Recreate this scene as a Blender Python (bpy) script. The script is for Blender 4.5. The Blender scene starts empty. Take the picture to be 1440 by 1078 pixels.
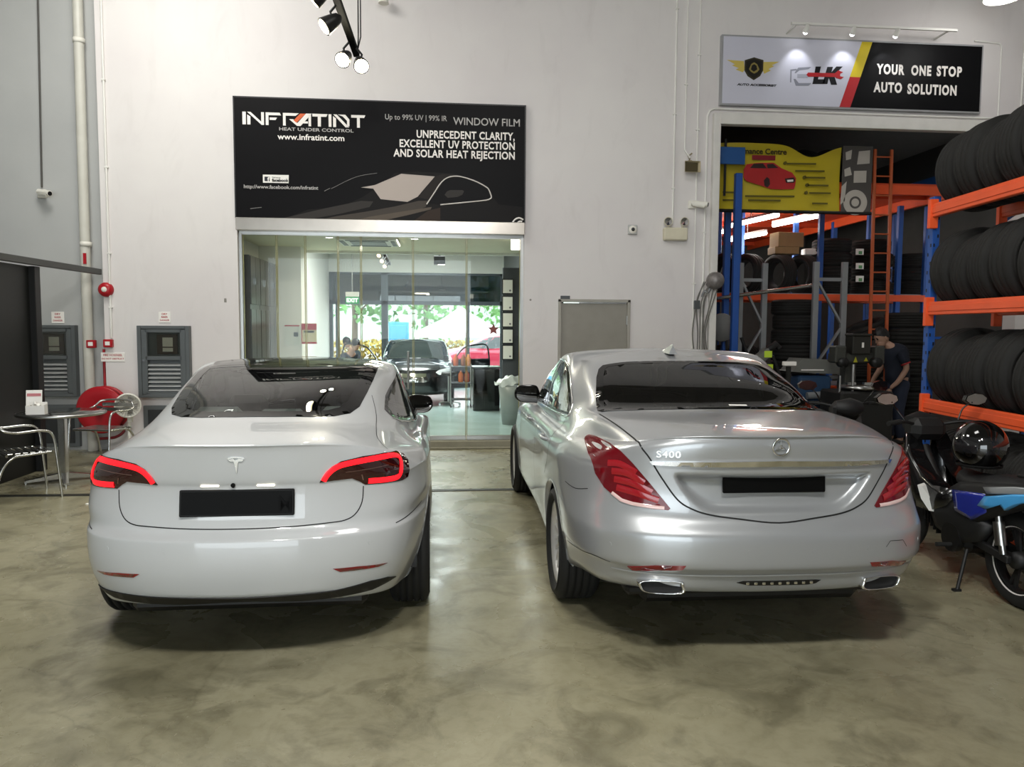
import bpy, bmesh, math, random
import numpy as np
from mathutils import Vector, Matrix
from mathutils.bvhtree import BVHTree
from mathutils.geometry import delaunay_2d_cdt
random.seed(7)
PI = math.pi
SC = bpy.context.scene
COL = SC.collection

# ---------------------------------------------------------------- camera
def cam_axes(yaw, pitch, roll):
    cy, sy = math.cos(yaw), math.sin(yaw)
    f = Vector((sy, cy, 0)); r = Vector((cy, -sy, 0)); d = Vector((0, 0, -1))
    f2 = f*math.cos(pitch)+d*math.sin(pitch); d2 = -f*math.sin(pitch)+d*math.cos(pitch)
    r3 = r*math.cos(roll)+d2*math.sin(roll); d3 = -r*math.sin(roll)+d2*math.cos(roll)
    return r3, d3, f2
_r, _d, _f = cam_axes(math.radians(5.122), math.radians(4.1725), math.radians(-.348))
cam_data = bpy.data.cameras.new('camera'); cam = bpy.data.objects.new('camera', cam_data); COL.objects.link(cam)
cam.matrix_world = Matrix(((_r.x, -_d.x, -_f.x, 0), (_r.y, -_d.y, -_f.y, 0), (_r.z, -_d.z, -_f.z, 1.66), (0, 0, 0, 1)))
cam_data.sensor_width = 36; cam_data.lens = 36*1065/1440; cam_data.clip_start = .05; cam_data.clip_end = 300
SC.camera = cam

# ---------------------------------------------------------------- world, lights, exposure
w = bpy.data.worlds.new('sky'); SC.world = w; w.use_nodes = True
nt = w.node_tree; nt.nodes.clear()
wo = nt.nodes.new('ShaderNodeOutputWorld'); bg = nt.nodes.new('ShaderNodeBackground')
bg.inputs[0].default_value = (.86, .95, 1, 1); bg.inputs[1].default_value = 7
nt.links.new(bg.outputs[0], wo.inputs[0])

def area(name, loc, target, size, power, color=(1, 1, 1), sy=None):
    l = bpy.data.lights.new(name, 'AREA'); l.energy = power; l.color = color
    l.shape = 'RECTANGLE'; l.size = size; l.size_y = sy or size
    o = bpy.data.objects.new(name, l); COL.objects.link(o); o.location = loc
    o.rotation_euler = (Vector(target)-Vector(loc)).to_track_quat('-Z', 'Y').to_euler()
    return o
def spot(name, loc, target, power, color, angle, blend=.5, r=.05):
    l = bpy.data.lights.new(name, 'SPOT'); l.energy = power; l.color = color
    l.spot_size = math.radians(angle); l.spot_blend = blend; l.shadow_soft_size = r
    o = bpy.data.objects.new(name, l); COL.objects.link(o); o.location = loc
    o.rotation_euler = (Vector(target)-Vector(loc)).to_track_quat('-Z', 'Y').to_euler()
    return o
def point(name, loc, power, color, r=.05):
    l = bpy.data.lights.new(name, 'POINT'); l.energy = power; l.color = color; l.shadow_soft_size = r
    o = bpy.data.objects.new(name, l); COL.objects.link(o); o.location = loc
    return o
# high-bay lamps of the hall (above the frame), daylight of the roller door behind the photographer
area('high_bay_lamp', (-.9, .1, 5.3), (-.6, 1.8, 0), .45, 205, (1, .985, .94))
area('high_bay_lamp', (.6, .1, 5.3), (.4, 1.8, 0), .45, 220, (1, .985, .94))
area('high_bay_lamp', (-3.4, 7.4, 6.9), (-3.6, 8.6, 0), 2.0, 295, (1, .985, .93))
area('high_bay_lamp', (1.2, 4.6, 6.9), (2.4, 9.0, 0), 1.6, 130, (1, .985, .95))
SC.view_settings.view_transform = 'Standard'; SC.view_settings.look = 'None'
SC.view_settings.gamma = 1; SC.view_settings.use_curve_mapping = False
SC.view_settings.exposure = -.4

# ---------------------------------------------------------------- materials
MATS = {}
def srgb(c):
    if isinstance(c, str):
        c = [int(c[i:i+2], 16)/255 for i in (0, 2, 4)]
    return tuple(((v+.055)/1.055)**2.4 if v > .04045 else v/12.92 for v in c)+(1,)
def mat(name, col, rough=.5, metal=0, var=0.06, scale=6, bump=0, coat=0, spec=.5, emit=None, estr=0, alpha=1, trans=0, ior=1.45, flake=0):
    """Principled surface with a little noise in tone and roughness."""
    if name in MATS: return MATS[name]
    m = bpy.data.materials.new(name); m.use_nodes = True; MATS[name] = m
    t = m.node_tree; p = t.nodes['Principled BSDF']
    base = srgb(col)
    p.inputs['Base Color'].default_value = base; p.inputs['Roughness'].default_value = rough
    p.inputs['Metallic'].default_value = metal; p.inputs['Coat Weight'].default_value = coat
    p.inputs['Coat Roughness'].default_value = .03
    p.inputs['Specular IOR Level'].default_value = spec; p.inputs['IOR'].default_value = ior
    p.inputs['Alpha'].default_value = alpha; p.inputs['Transmission Weight'].default_value = trans
    if emit:
        p.inputs['Emission Color'].default_value = srgb(emit); p.inputs['Emission Strength'].default_value = estr
    if var or bump:
        tc = t.nodes.new('ShaderNodeTexCoord'); n = t.nodes.new('ShaderNodeTexNoise')
        n.inputs['Scale'].default_value = scale; n.inputs['Detail'].default_value = 5
        t.links.new(tc.outputs['Object'], n.inputs['Vector'])
        if var:
            r = t.nodes.new('ShaderNodeMapRange'); r.inputs['To Min'].default_value = 1-var; r.inputs['To Max'].default_value = 1+var
            r.inputs['From Min'].default_value = .25; r.inputs['From Max'].default_value = .75
            t.links.new(n.outputs['Fac'], r.inputs['Value'])
            mx = t.nodes.new('ShaderNodeVectorMath'); mx.operation = 'SCALE'; mx.inputs[0].default_value = base[:3]
            t.links.new(r.outputs[0], mx.inputs['Scale']); t.links.new(mx.outputs[0], p.inputs['Base Color'])
        if bump:
            b = t.nodes.new('ShaderNodeBump'); b.inputs['Strength'].default_value = bump; b.inputs['Distance'].default_value = .01
            t.links.new(n.outputs['Fac'], b.inputs['Height']); t.links.new(b.outputs[0], p.inputs['Normal'])
    return m
def glass_mat(name, tint=(1, 1, 1), refl=1.0, rough=0.0):
    """Thin sheet glass: a clear tinted pane with a fresnel reflection."""
    if name in MATS: return MATS[name]
    m = bpy.data.materials.new(name); m.use_nodes = True; MATS[name] = m
    t = m.node_tree; t.nodes.clear()
    o = t.nodes.new('ShaderNodeOutputMaterial'); mx = t.nodes.new('ShaderNodeMixShader')
    tr = t.nodes.new('ShaderNodeBsdfTransparent'); gl = t.nodes.new('ShaderNodeBsdfGlossy')
    fr = t.nodes.new('ShaderNodeFresnel'); fr.inputs[0].default_value = 1.5
    mu = t.nodes.new('ShaderNodeMath'); mu.operation = 'MULTIPLY'; mu.inputs[1].default_value = refl; mu.use_clamp = True
    tr.inputs[0].default_value = tuple(tint)+(1,); gl.inputs[0].default_value = (1, 1, 1, 1); gl.inputs['Roughness'].default_value = rough
    t.links.new(fr.outputs[0], mu.inputs[0]); t.links.new(mu.outputs[0], mx.inputs[0])
    t.links.new(tr.outputs[0], mx.inputs[1]); t.links.new(gl.outputs[0], mx.inputs[2]); t.links.new(mx.outputs[0], o.inputs[0])
    return m
def emis(name, col, s):
    return mat(name, col, .5, var=0, emit=col, estr=s)

# ---------------------------------------------------------------- mesh building
class MB:
    def __init__(s): s.v = []; s.f = []; s.m = []; s.sm = []; s.cur = 0; s.smooth = False; s.X = None
    def use(s, i, smooth=None):
        s.cur = i
        if smooth is not None: s.smooth = smooth
        return s
    def xf(s, M=None): s.X = M; return s
    def add(s, vs, fs, smooth=None):
        o = len(s.v)
        if s.X is not None: vs = [tuple(s.X @ Vector(p)) for p in vs]
        s.v += [tuple(p) for p in vs]
        for f in fs:
            s.f.append([i+o for i in f]); s.m.append(s.cur); s.sm.append(s.smooth if smooth is None else smooth)
        return s
    def box(s, c, d, b=0.0, rz=0):
        cx, cy, cz = c; hx, hy, hz = d[0]/2, d[1]/2, d[2]/2
        b = min(b, hx*.9, hy*.9, hz*.9)
        cr, sr = math.cos(rz), math.sin(rz)
        T = lambda p: (cx+p[0]*cr-p[1]*sr, cy+p[0]*sr+p[1]*cr, cz+p[2])
        if b <= 0:
            vs = [T((i*hx, j*hy, k*hz)) for i in (-1, 1) for j in (-1, 1) for k in (-1, 1)]
            return s.add(vs, [(0, 1, 3, 2), (4, 6, 7, 5), (0, 4, 5, 1), (2, 3, 7, 6), (0, 2, 6, 4), (1, 5, 7, 3)], False)
        vs = []; idx = {}
        for i in (-1, 1):
            for j in (-1, 1):
                for k in (-1, 1):
                    for a, p in enumerate(((i*hx, j*(hy-b), k*(hz-b)), (i*(hx-b), j*hy, k*(hz-b)), (i*(hx-b), j*(hy-b), k*hz))):
                        idx[i, j, k, a] = len(vs); vs.append(T(p))
        fs = []
        q = [(-1, -1), (1, -1), (1, 1), (-1, 1)]
        for sgn in (-1, 1):
            fs.append([idx[sgn, a, c_, 0] for a, c_ in q][::sgn])
            fs.append([idx[a, sgn, c_, 1] for a, c_ in q][::-sgn])
            fs.append([idx[a, c_, sgn, 2] for a, c_ in q][::sgn])
        for a in (-1, 1):
            for c_ in (-1, 1):
                sg = a*c_
                fs.append([idx[a, c_, -1, 0], idx[a, c_, 1, 0], idx[a, c_, 1, 1], idx[a, c_, -1, 1]][::-sg])
                fs.append([idx[a, -1, c_, 0], idx[a, 1, c_, 0], idx[a, 1, c_, 2], idx[a, -1, c_, 2]][::sg])
                fs.append([idx[-1, a, c_, 1], idx[1, a, c_, 1], idx[1, a, c_, 2], idx[-1, a, c_, 2]][::-sg])
                for k in (-1, 1):
                    fs.append([idx[a, c_, k, 0], idx[a, c_, k, 1], idx[a, c_, k, 2]][::a*c_*k])
        return s.add(vs, fs, False)
    def bar(s, p, q, w, h=None, up=(0, 0, 1), b=0):
        """rectangular bar from p to q, w wide, h high"""
        p, q = Vector(p), Vector(q); t = (q-p); L = t.length; t.normalize()
        u = Vector(up); x = t.cross(u)
        if x.length < 1e-4: x = t.cross(Vector((1, 0, 0)))
        x.normalize(); z = x.cross(t); h = h or w
        M = Matrix((( x.x, t.x, z.x, (p.x+q.x)/2), (x.y, t.y, z.y, (p.y+q.y)/2), (x.z, t.z, z.z, (p.z+q.z)/2), (0, 0, 0, 1)))
        old = s.X; s.X = M if old is None else old @ M
        s.box((0, 0, 0), (w, L, h), b); s.X = old
        return s
    def tube(s, pts, r, n=10, closed=False, caps=True, smooth=True):
        P = [Vector(p) for p in pts]; k = len(P)
        R = r if isinstance(r, (list, tuple)) else [r]*k
        vs = []; fs = []; last = None
        for i, p in enumerate(P):
            a = P[(i-1) % k] if (closed or i) else P[0]; b = P[(i+1) % k] if (closed or i < k-1) else P[-1]
            t = (b-a); 
            if t.length < 1e-9: t = Vector((0, 0, 1))
            t.normalize()
            if last is None:
                u = Vector((0, 0, 1)) if abs(t.z) < .9 else Vector((1, 0, 0))
                x = t.cross(u).normalized()
            else:
                x = (last-t*last.dot(t))
                x = x.normalized() if x.length > 1e-6 else t.cross(Vector((1, .3, .2))).normalized()
            last = x; y = t.cross(x)
            for j in range(n):
                a_ = 2*PI*j/n; vs.append(p+(x*math.cos(a_)+y*math.sin(a_))*R[i])
        m = k if closed else k-1
        for i in range(m):
            for j in range(n):
                a_ = i*n+j; b_ = i*n+(j+1) % n; c = ((i+1) % k)*n+(j+1) % n; d = ((i+1) % k)*n+j
                fs.append((a_, d, c, b_)[::-1])
        s.add(vs, fs, smooth)
        if caps and not closed:
            s.add(vs[:n], [list(range(n))[::-1]], False); s.add(vs[-n:], [list(range(n))], False)
        return s
    def cyl(s, p, q, r, n=16, r2=None): return s.tube([p, q], [r, r if r2 is None else r2], n)
    def lathe(s, prof, o=(0, 0, 0), axis='Z', n=32, smooth=True, arc=2*PI, a0=0):
        """prof: (radius, height) pairs turned about the axis"""
        vs = []; fs = []; full = abs(arc-2*PI) < 1e-6; m = n if full else n+1
        for i in range(m):
            a = a0+arc*i/n; c, sn = math.cos(a), math.sin(a)
            for r, h in prof:
                p = {'Z': (r*c, r*sn, h), 'X': (h, r*c, r*sn), 'Y': (r*sn, h, r*c)}[axis]
                vs.append((p[0]+o[0], p[1]+o[1], p[2]+o[2]))
        k = len(prof)
        for i in range(n):
            i2 = (i+1) % m
            for j in range(k-1):
                a, b, c, d = i*k+j, i2*k+j, i2*k+j+1, i*k+j+1
                ids = [a, b, c, d]
                if prof[j][0] < 1e-7: ids = [a, c, d]
                elif prof[j+1][0] < 1e-7: ids = [a, b, d]
                fs.append(ids)
        return s.add(vs, fs, smooth)
    def prism(s, poly, plane, lo, hi, smooth=False):
        """polygon in 'XZ' / 'YZ' / 'XY', extruded along the remaining axis from lo to hi"""
        g = {'XZ': lambda a, b, h: (a, h, b), 'YZ': lambda a, b, h: (h, a, b), 'XY': lambda a, b, h: (a, b, h)}[plane]
        n = len(poly)
        A = sum(poly[i][0]*poly[(i+1) % n][1]-poly[(i+1) % n][0]*poly[i][1] for i in range(n))
        if A < 0: poly = poly[::-1]
        vs = [g(a, b, lo) for a, b in poly]+[g(a, b, hi) for a, b in poly]
        tri = delaunay_2d_cdt([Vector(p) for p in poly], [], [list(range(n))], 1, 1e-6)
        T = [list(t) for t in tri[2]] if len(tri[0]) == n else [list(range(n))]
        if len(tri[0]) == n:      # keep our own numbering
            key = {(round(p[0], 5), round(p[1], 5)): i for i, p in enumerate(poly)}
            mp = [key.get((round(v.x, 5), round(v.y, 5)), 0) for v in tri[0]]; T = [[mp[i] for i in t] for t in T]
        flip = (plane == 'XZ')
        fs = []
        for t in T:
            fs.append(t if flip else t[::-1]); fs.append([i+n for i in (t[::-1] if flip else t)])
        for i in range(n):
            j = (i+1) % n; q = [i, j, j+n, i+n]; fs.append(q[::-1] if flip else q)
        return s.add(vs, fs, smooth)
    def ball(s, c, r, n=16, m=10, sc=(1, 1, 1)):
        prof = [(math.sin(PI*i/m)*r, -math.cos(PI*i/m)*r) for i in range(m+1)]
        prof[0] = (0, -r); prof[-1] = (0, r)
        vs0 = len(s.v); s.lathe(prof, (0, 0, 0), 'Z', n)
        for i in range(vs0, len(s.v)):
            p = s.v[i] if s.X is None else tuple(s.X.inverted() @ Vector(s.v[i]))
            p = (p[0]*sc[0]+c[0], p[1]*sc[1]+c[1], p[2]*sc[2]+c[2])
            s.v[i] = p if s.X is None else tuple(s.X @ Vector(p))
        return s
    def grid(s, fn, nu, nv, smooth=True, flip=False):
        vs = [fn(i/nu, j/nv) for i in range(nu+1) for j in range(nv+1)]
        fs = []
        for i in range(nu):
            for j in range(nv):
                a = i*(nv+1)+j; q = (a, a+nv+1, a+nv+2, a+1); fs.append(q[::-1] if flip else q)
        return s.add(vs, fs, smooth)
    def build(s, name, mats, parent=None, loc=None, rz=None):
        me = bpy.data.meshes.new(name); me.from_pydata(s.v, [], s.f)
        for m in (mats if isinstance(mats, (list, tuple)) else [mats]): me.materials.append(m)
        me.polygons.foreach_set('material_index', s.m); me.polygons.foreach_set('use_smooth', s.sm)
        me.update(); me.validate()
        return link(name, me, parent, loc, rz)
def link(name, me, parent=None, loc=None, rz=None):
    o = bpy.data.objects.new(name, me); COL.objects.link(o)
    if parent: o.parent = parent
    if loc is not None: o.location = loc
    if rz is not None: o.rotation_euler = (0, 0, rz)
    return o
def rrect(x0, y0, x1, y1, r, n=4):
    P = []
    for cx, cy, a in ((x1-r, y0+r, -PI/2), (x1-r, y1-r, 0), (x0+r, y1-r, PI/2), (x0+r, y0+r, PI)):
        for i in range(n+1): P.append((cx+r*math.cos(a+PI/2*i/n), cy+r*math.sin(a+PI/2*i/n)))
    return P
def smooth_path(pts, k=6, closed=False):
    """Catmull-Rom through the points"""
    P = [Vector(p) for p in pts]; n = len(P); out = []
    g = (lambda i: P[i % n]) if closed else (lambda i: P[max(0, min(n-1, i))])
    for i in range(n if closed else n-1):
        a, b, c, d = g(i-1), g(i), g(i+1), g(i+2)
        for j in range(k):
            t = j/k
            out.append(.5*((2*b)+(c-a)*t+(2*a-5*b+4*c-d)*t*t+(3*b-a-3*c+d)*t**3))
    if not closed: out.append(P[-1])
    return [tuple(p) for p in out]
def tag(o, label, cat, group=None):
    o['label'] = label; o['category'] = cat
    if group: o['group'] = group
    return o
def thing(name, label, cat, loc=(0, 0, 0), rz=0, group=None):
    o = bpy.data.objects.new(name, None); COL.objects.link(o); o.location = loc; o.rotation_euler = (0, 0, rz)
    o.empty_display_size = .1
    return tag(o, label, cat, group)
def struct(o): o['kind'] = 'structure'; return o
def plab(o, s): o['label'] = s; return o
def dup(root, loc=None, rz=None, label=None, group=None):
    r = root.copy(); COL.objects.link(r)
    if loc is not None: r.location = loc
    if rz is not None: r.rotation_euler = rz if isinstance(rz, (tuple, list)) else (0, 0, rz)
    if label: r['label'] = label
    if group: r['group'] = group
    for ch in list(root.children):
        c = ch.copy(); COL.objects.link(c); c.parent = r
        for g in list(ch.children):
            d = g.copy(); COL.objects.link(d); d.parent = c
    return r
def text(name, body, size, m, parent, loc, rot=(PI/2, 0, 0), bold=0.0, align='LEFT', ext=.002, sx=1.0, shear=0, space=1.0):
    """lettering as a mesh; default stands upright facing the camera side (-Y)"""
    cu = bpy.data.curves.new(name, 'FONT'); cu.body = body; cu.size = size; cu.align_x = align
    cu.offset = bold; cu.extrude = ext; cu.shear = shear; cu.space_character = space; cu.resolution_u = 3
    o = bpy.data.objects.new(name, cu); COL.objects.link(o)
    dg = bpy.context.evaluated_depsgraph_get()
    me = bpy.data.meshes.new_from_object(o.evaluated_get(dg)); me.name = name
    bpy.data.objects.remove(o); bpy.data.curves.remove(cu)
    me.materials.clear(); me.materials.append(m)
    r = bpy.data.objects.new(name, me); COL.objects.link(r); r.location = loc; r.rotation_euler = rot; r.scale = (sx, 1, 1)
    if parent: r.parent = parent
    return r
def merge_into(name, objs, parent):
    """join several mesh objects (same parent space) into one mesh"""
    mb = MB(); mats = []
    for o in objs:
        M = Matrix.LocRotScale(o.location, o.rotation_euler, o.scale); me = o.data
        base = len(mats); mats += [m for m in me.materials]
        off = len(mb.v); mb.v += [tuple(M @ v.co) for v in me.vertices]
        for p in me.polygons:
            mb.f.append([i+off for i in p.vertices]); mb.m.append(base+p.material_index); mb.sm.append(p.use_smooth)
        bpy.data.objects.remove(o)
    return mb.build(name, mats, parent)

# ---------------------------------------------------------------- shared palette
white_wall = None
M_black = mat('black_satin', '101010', .45)
M_gloss_black = mat('black_gloss', '060606', .08, coat=.6)
M_rubber = mat('rubber', '181817', .72, var=.12, scale=20)
M_chrome = mat('chrome', 'e8e8e8', .08, metal=1, var=0)
M_steel = mat('brushed_steel', 'b8b8b6', .28, metal=1, var=.05)
M_alu = mat('aluminium_tube', 'c9c9c6', .22, metal=1, var=.04)
M_galv = mat('galvanised_grey', '8a8c8e', .45, metal=.4, var=.08)
M_white = mat('white_paint', 'e4e2dc', .5, var=.03)
M_white_plastic = mat('white_plastic', 'e3e0d6', .4, var=.03)
M_red = mat('signal_red', 'a81420', .35, var=.05)
M_grey_metal = mat('dark_grey_metal', '55585a', .4, metal=.3)
M_blue = mat('rack_blue', '234e96', .42, var=.08)
M_orange = mat('rack_orange', 'e4572a', .42, var=.06)
M_paper = mat('paper', 'efece6', .7, var=.02)
M_lwhite = mat('letter_white', 'f2ece6', .5, var=0)
# ================================================================ the setting
def at(px, py, Y):
    """point of the plane y = Y that lies on a sight line of the photograph"""
    d = _r*((px-720)/1065)+_d*((py-539)/1065)+_f
    t = Y/d.y
    return Vector((d.x*t, Y, 1.66+d.z*t))
SC.cycles.transparent_max_bounces = 24; SC.cycles.max_bounces = 10; SC.cycles.glossy_bounces = 5
SC.cycles.sample_clamp_indirect = 6
def node_mat(name, rough):
    m = bpy.data.materials.new(name); m.use_nodes = True; MATS[name] = m
    t = m.node_tree; p = t.nodes['Principled BSDF']; p.inputs['Roughness'].default_value = rough
    tc = t.nodes.new('ShaderNodeTexCoord')
    def noise(scale, detail=6, dist=0, rough=.55, st=None):
        n = t.nodes.new('ShaderNodeTexNoise'); n.inputs['Scale'].default_value = scale; n.inputs['Detail'].default_value = detail
        n.inputs['Distortion'].default_value = dist; n.inputs['Roughness'].default_value = rough
        if st:
            mp = t.nodes.new('ShaderNodeMapping'); mp.inputs['Scale'].default_value = st; t.links.new(tc.outputs['Object'], mp.inputs[0]); t.links.new(mp.outputs[0], n.inputs['Vector'])
        else: t.links.new(tc.outputs['Object'], n.inputs['Vector'])
        return n.outputs['Fac']
    def ramp(fac, stops):
        r = t.nodes.new('ShaderNodeValToRGB'); e = r.color_ramp.elements
        e[0].position, e[0].color = stops[0][0], srgb(stops[0][1]); e[1].position, e[1].color = stops[-1][0], srgb(stops[-1][1])
        for q, c in stops[1:-1]:
            k = e.new(q); k.color = srgb(c)
        t.links.new(fac, r.inputs[0]); return r.outputs[0]
    def mix(a, b, fac, mode='MIX', f=1.0):
        n = t.nodes.new('ShaderNodeMix'); n.data_type = 'RGBA'; n.blend_type = mode
        t.links.new(a, n.inputs[6]); t.links.new(b, n.inputs[7])
        if fac is None: n.inputs[0].default_value = f
        else: t.links.new(fac, n.inputs[0])
        return n.outputs[2]
    return m, t, p, tc, noise, ramp, mix
# --- polished, worn concrete
M_floor, t, p, tc, noise, ramp, mix = node_mat('worn_concrete', .3)
c1 = ramp(noise(.55, 8, .6), [(.3, '79745d'), (.5, '8d8870'), (.72, 'a39e86')])
c2 = ramp(noise(2.6, 10, 1.2, .65), [(.34, '5f5a48'), (.52, 'ffffff'), (.7, 'ffffff')])
c3 = ramp(noise(14, 8, .3, .7), [(.25, 'c8c4b4'), (.55, 'ffffff'), (.8, 'ffffff')])
c = mix(c1, c2, None, 'MULTIPLY', .42); c = mix(c, c3, None, 'MULTIPLY', .5)
vo = t.nodes.new('ShaderNodeTexVoronoi'); vo.feature = 'DISTANCE_TO_EDGE'; vo.inputs['Scale'].default_value = .33
ds = t.nodes.new('ShaderNodeVectorMath'); ds.operation = 'ADD'
nz = t.nodes.new('ShaderNodeTexNoise'); nz.inputs['Scale'].default_value = 1.4; nz.inputs['Detail'].default_value = 7
t.links.new(tc.outputs['Object'], nz.inputs['Vector']); t.links.new(tc.outputs['Object'], ds.inputs[0]); t.links.new(nz.outputs['Color'], ds.inputs[1])
t.links.new(ds.outputs[0], vo.inputs['Vector'])
cr = ramp(vo.outputs['Distance'], [(.0, '6a6450'), (.006, 'ffffff'), (1, 'ffffff')]); c = mix(c, cr, None, 'MULTIPLY', .22)
t.links.new(c, p.inputs['Base Color'])
rr = t.nodes.new('ShaderNodeMapRange'); rr.inputs['From Min'].default_value = .3; rr.inputs['From Max'].default_value = .7; rr.inputs['To Min'].default_value = .16; rr.inputs['To Max'].default_value = .42
t.links.new(noise(1.7, 6, .8), rr.inputs['Value']); t.links.new(rr.outputs[0], p.inputs['Roughness'])
bp = t.nodes.new('ShaderNodeBump'); bp.inputs['Strength'].default_value = .12; bp.inputs['Distance'].default_value = .02
t.links.new(noise(5, 8, .5), bp.inputs['Height']); t.links.new(bp.outputs[0], p.inputs['Normal'])
# --- painted masonry
M_wall, t, p, tc, noise, ramp, mix = node_mat('painted_wall', .6)
c = mix(ramp(noise(.7, 5), [(.3, 'd6d0cf'), (.7, 'dfdbd8')]), ramp(noise(3, 8, 1, .6, (1, 1, .35)), [(.28, 'c4c0bc'), (.45, 'ffffff'), (1, 'ffffff')]), None, 'MULTIPLY', .12)
t.links.new(c, p.inputs['Base Color'])
M_gwall, t, p, tc, noise, ramp, mix = node_mat('grey_wall', .55)
t.links.new(ramp(noise(.8, 5), [(.3, 'a9aaa9'), (.7, 'b3b4b2')]), p.inputs['Base Color'])
M_office_wall = mat('office_wall', 'dedcd4', .6, var=.02); M_office_floor = mat('office_floor', 'a6bcba', .16, var=.12, scale=2)
M_soffit = mat('soffit', 'd9d2b8', .6, var=.02); M_conc = mat('kerb_concrete', '8a8674', .7, var=.12, scale=8, bump=.2)

mb = MB(); mb.box((0, 1.4, -.1), (18.4, 18.6, .2)); struct(mb.build('floor', M_floor))
mb = MB(); mb.box((-.82, 10.7, .05), (3.81, .6, .1), .006); mb.box((-.9, 10.38, .012), (7.0, .1, .02), .004); struct(mb.build('trim_1', M_conc))
mb = MB(); mb.box((0, 7.66, .004), (9.0, .035, .008)); mb.box((0, 7.70, .003), (9.0, .02, .012)); struct(mb.build('trim_2', mat('floor_channel', '2b2a24', .5)))
W0 = 10.4
gx0, gx1, sx0, sx1 = -2.722, 1.086, 3.765, 8.3
mb = MB()
def wbox(x0, x1, z0, z1, y0=W0, y1=W0+.25): mb.box(((x0+x1)/2, (y0+y1)/2, (z0+z1)/2), (x1-x0, y1-y0, z1-z0))
wbox(-4.44, gx0, 0, 7.2); wbox(gx0, gx1, 3.09, 7.2); wbox(gx1, 1.565, 0, 7.2); wbox(1.565, 2.574, 2.055, 7.2); wbox(2.574, sx0, 0, 7.2); wbox(sx0, sx1, 4.62, 7.2); wbox(sx1, 9, 0, 7.2)
struct(mb.build('wall_back', M_wall))
mb = MB(); mb.box((-6.72, 10.65, 3.6), (4.56, .2, 7.2)); struct(mb.build('wall_grey', M_gwall))
mb = MB(); mb.box((-9.05, 1.3, 3.6), (.1, 18.6, 7.2)); struct(mb.build('wall_left', M_gwall))
mb = MB(); mb.box((9.05, 1.3, 3.6), (.1, 18.6, 7.2)); struct(mb.build('wall_right', M_wall))
mb = MB()     # wall behind the photographer with the roller-door opening
mb.box((-7.75, -7.9, 3.6), (2.5, .2, 7.2)); mb.box((5.0, -7.9, 3.6), (8.0, .2, 7.2)); mb.box((-2.75, -7.9, 5.7), (7.5, .2, 3.0)); struct(mb.build('wall_front', M_wall))
mb = MB(); mb.box((0, 1.3, 7.3), (18.2, 18.7, .2)); struct(mb.build('ceiling', mat('hall_ceiling', '8e8c88', .7)))
# grey hinged door between the shop fronts
d1 = thing('door_1', 'grey painted steel door in the white wall behind the silver car', 'door', (2.07, W0, 0)); d1['kind'] = 'structure'
mb = MB(); mb.box((-.485, .02, 1.03), (.04, .10, 2.06), .004); mb.box((.485, .02, 1.03), (.04, .10, 2.06), .004); mb.box((0, .02, 2.045), (1.01, .10, .04), .004); mb.build('door_frame', mat('door_frame_grey', 'a19d94', .5), d1)
mb = MB(); mb.box((0, .035, 1.01), (.93, .05, 2.0), .004); lf = mb.build('door_leaf', mat('door_grey', '8f8b82', .5), d1)
mb = MB(); mb.box((.44, -.0, 1.0), (.03, .02, .18), .004); mb.tube([(.43, -.005, 1.02), (.43, -.05, 1.02), (.33, -.05, 1.02)], .009, 8); mb.build('door_handle', M_steel, lf)
for hz in (1.78, 1.1, .3):
    mb = MB(); mb.cyl((.462, -.012, hz-.06), (.462, -.012, hz+.06), .011, 8); mb.build('hinge', M_steel, d1)
mb = MB(); mb.box((1.66, W0-.01, 2.085), (.13, .03, .05), .004); tag(mb.build('closer_plate', M_grey_metal), 'small grey plate at the top left corner of the grey door', 'plate')
# silver header beam and frameless glass of the shop front
mb = MB(); mb.box(((gx0+gx1)/2, W0+.0, 3.005), (gx1-gx0, .16, .165), .006); struct(mb.build('trim_3', mat('header_aluminium', 'bdb6ae', .28, metal=.85)))
mb = MB(); mb.box(((gx0+gx1)/2, W0+.10, 2.905), (gx1-gx0, .05, .05), .004); mb.box((gx0+.02, W0+.1, 1.5), (.04, .08, 2.8)); mb.box((gx1-.02, W0+.1, 1.5), (.04, .08, 2.8)); struct(mb.build('trim_4', M_steel))
M_pane = glass_mat('shop_glass', (.96, .985, .975), .3)
M_gedge = mat('glass_edge', '8f8c5a', .25, var=.05)
jx = [gx0+.04, -2.239, -1.863, -1.429, -1.124, -.424, .304, gx1-.04]
for i in range(7):
    a, b = jx[i]+.006, jx[i+1]-.006
    nm = 'window_%d' % (i+1)
    mb = MB(); mb.box(((a+b)/2, W0+.1, 1.495), (b-a, .012, 2.78)); o = struct(mb.build(nm, M_pane))
    mb = MB(); mb.box((a+.003, W0+.1, 1.495), (.009, .014, 2.78)); mb.box((b-.003, W0+.1, 1.495), (.009, .014, 2.78)); mb.build('glass_edge', M_gedge, o)
    if i in (4, 5, 6):
        mb = MB(); mb.box(((a+b)/2, W0+.1, .135), (b-a, .03, .06), .004); mb.build('patch_rail', M_steel, o)
    if i == 4:
        mb = MB(); x = b-.06; mb.tube([(x, W0+.02, .82), (x, W0+.02, 1.34)], .016, 12); mb.cyl((x, W0+.02, .9), (x, W0+.1, .9), .01, 8); mb.cyl((x, W0+.02, 1.26), (x, W0+.1, 1.26), .01, 8); mb.build('door_handle', M_steel, o)

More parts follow.
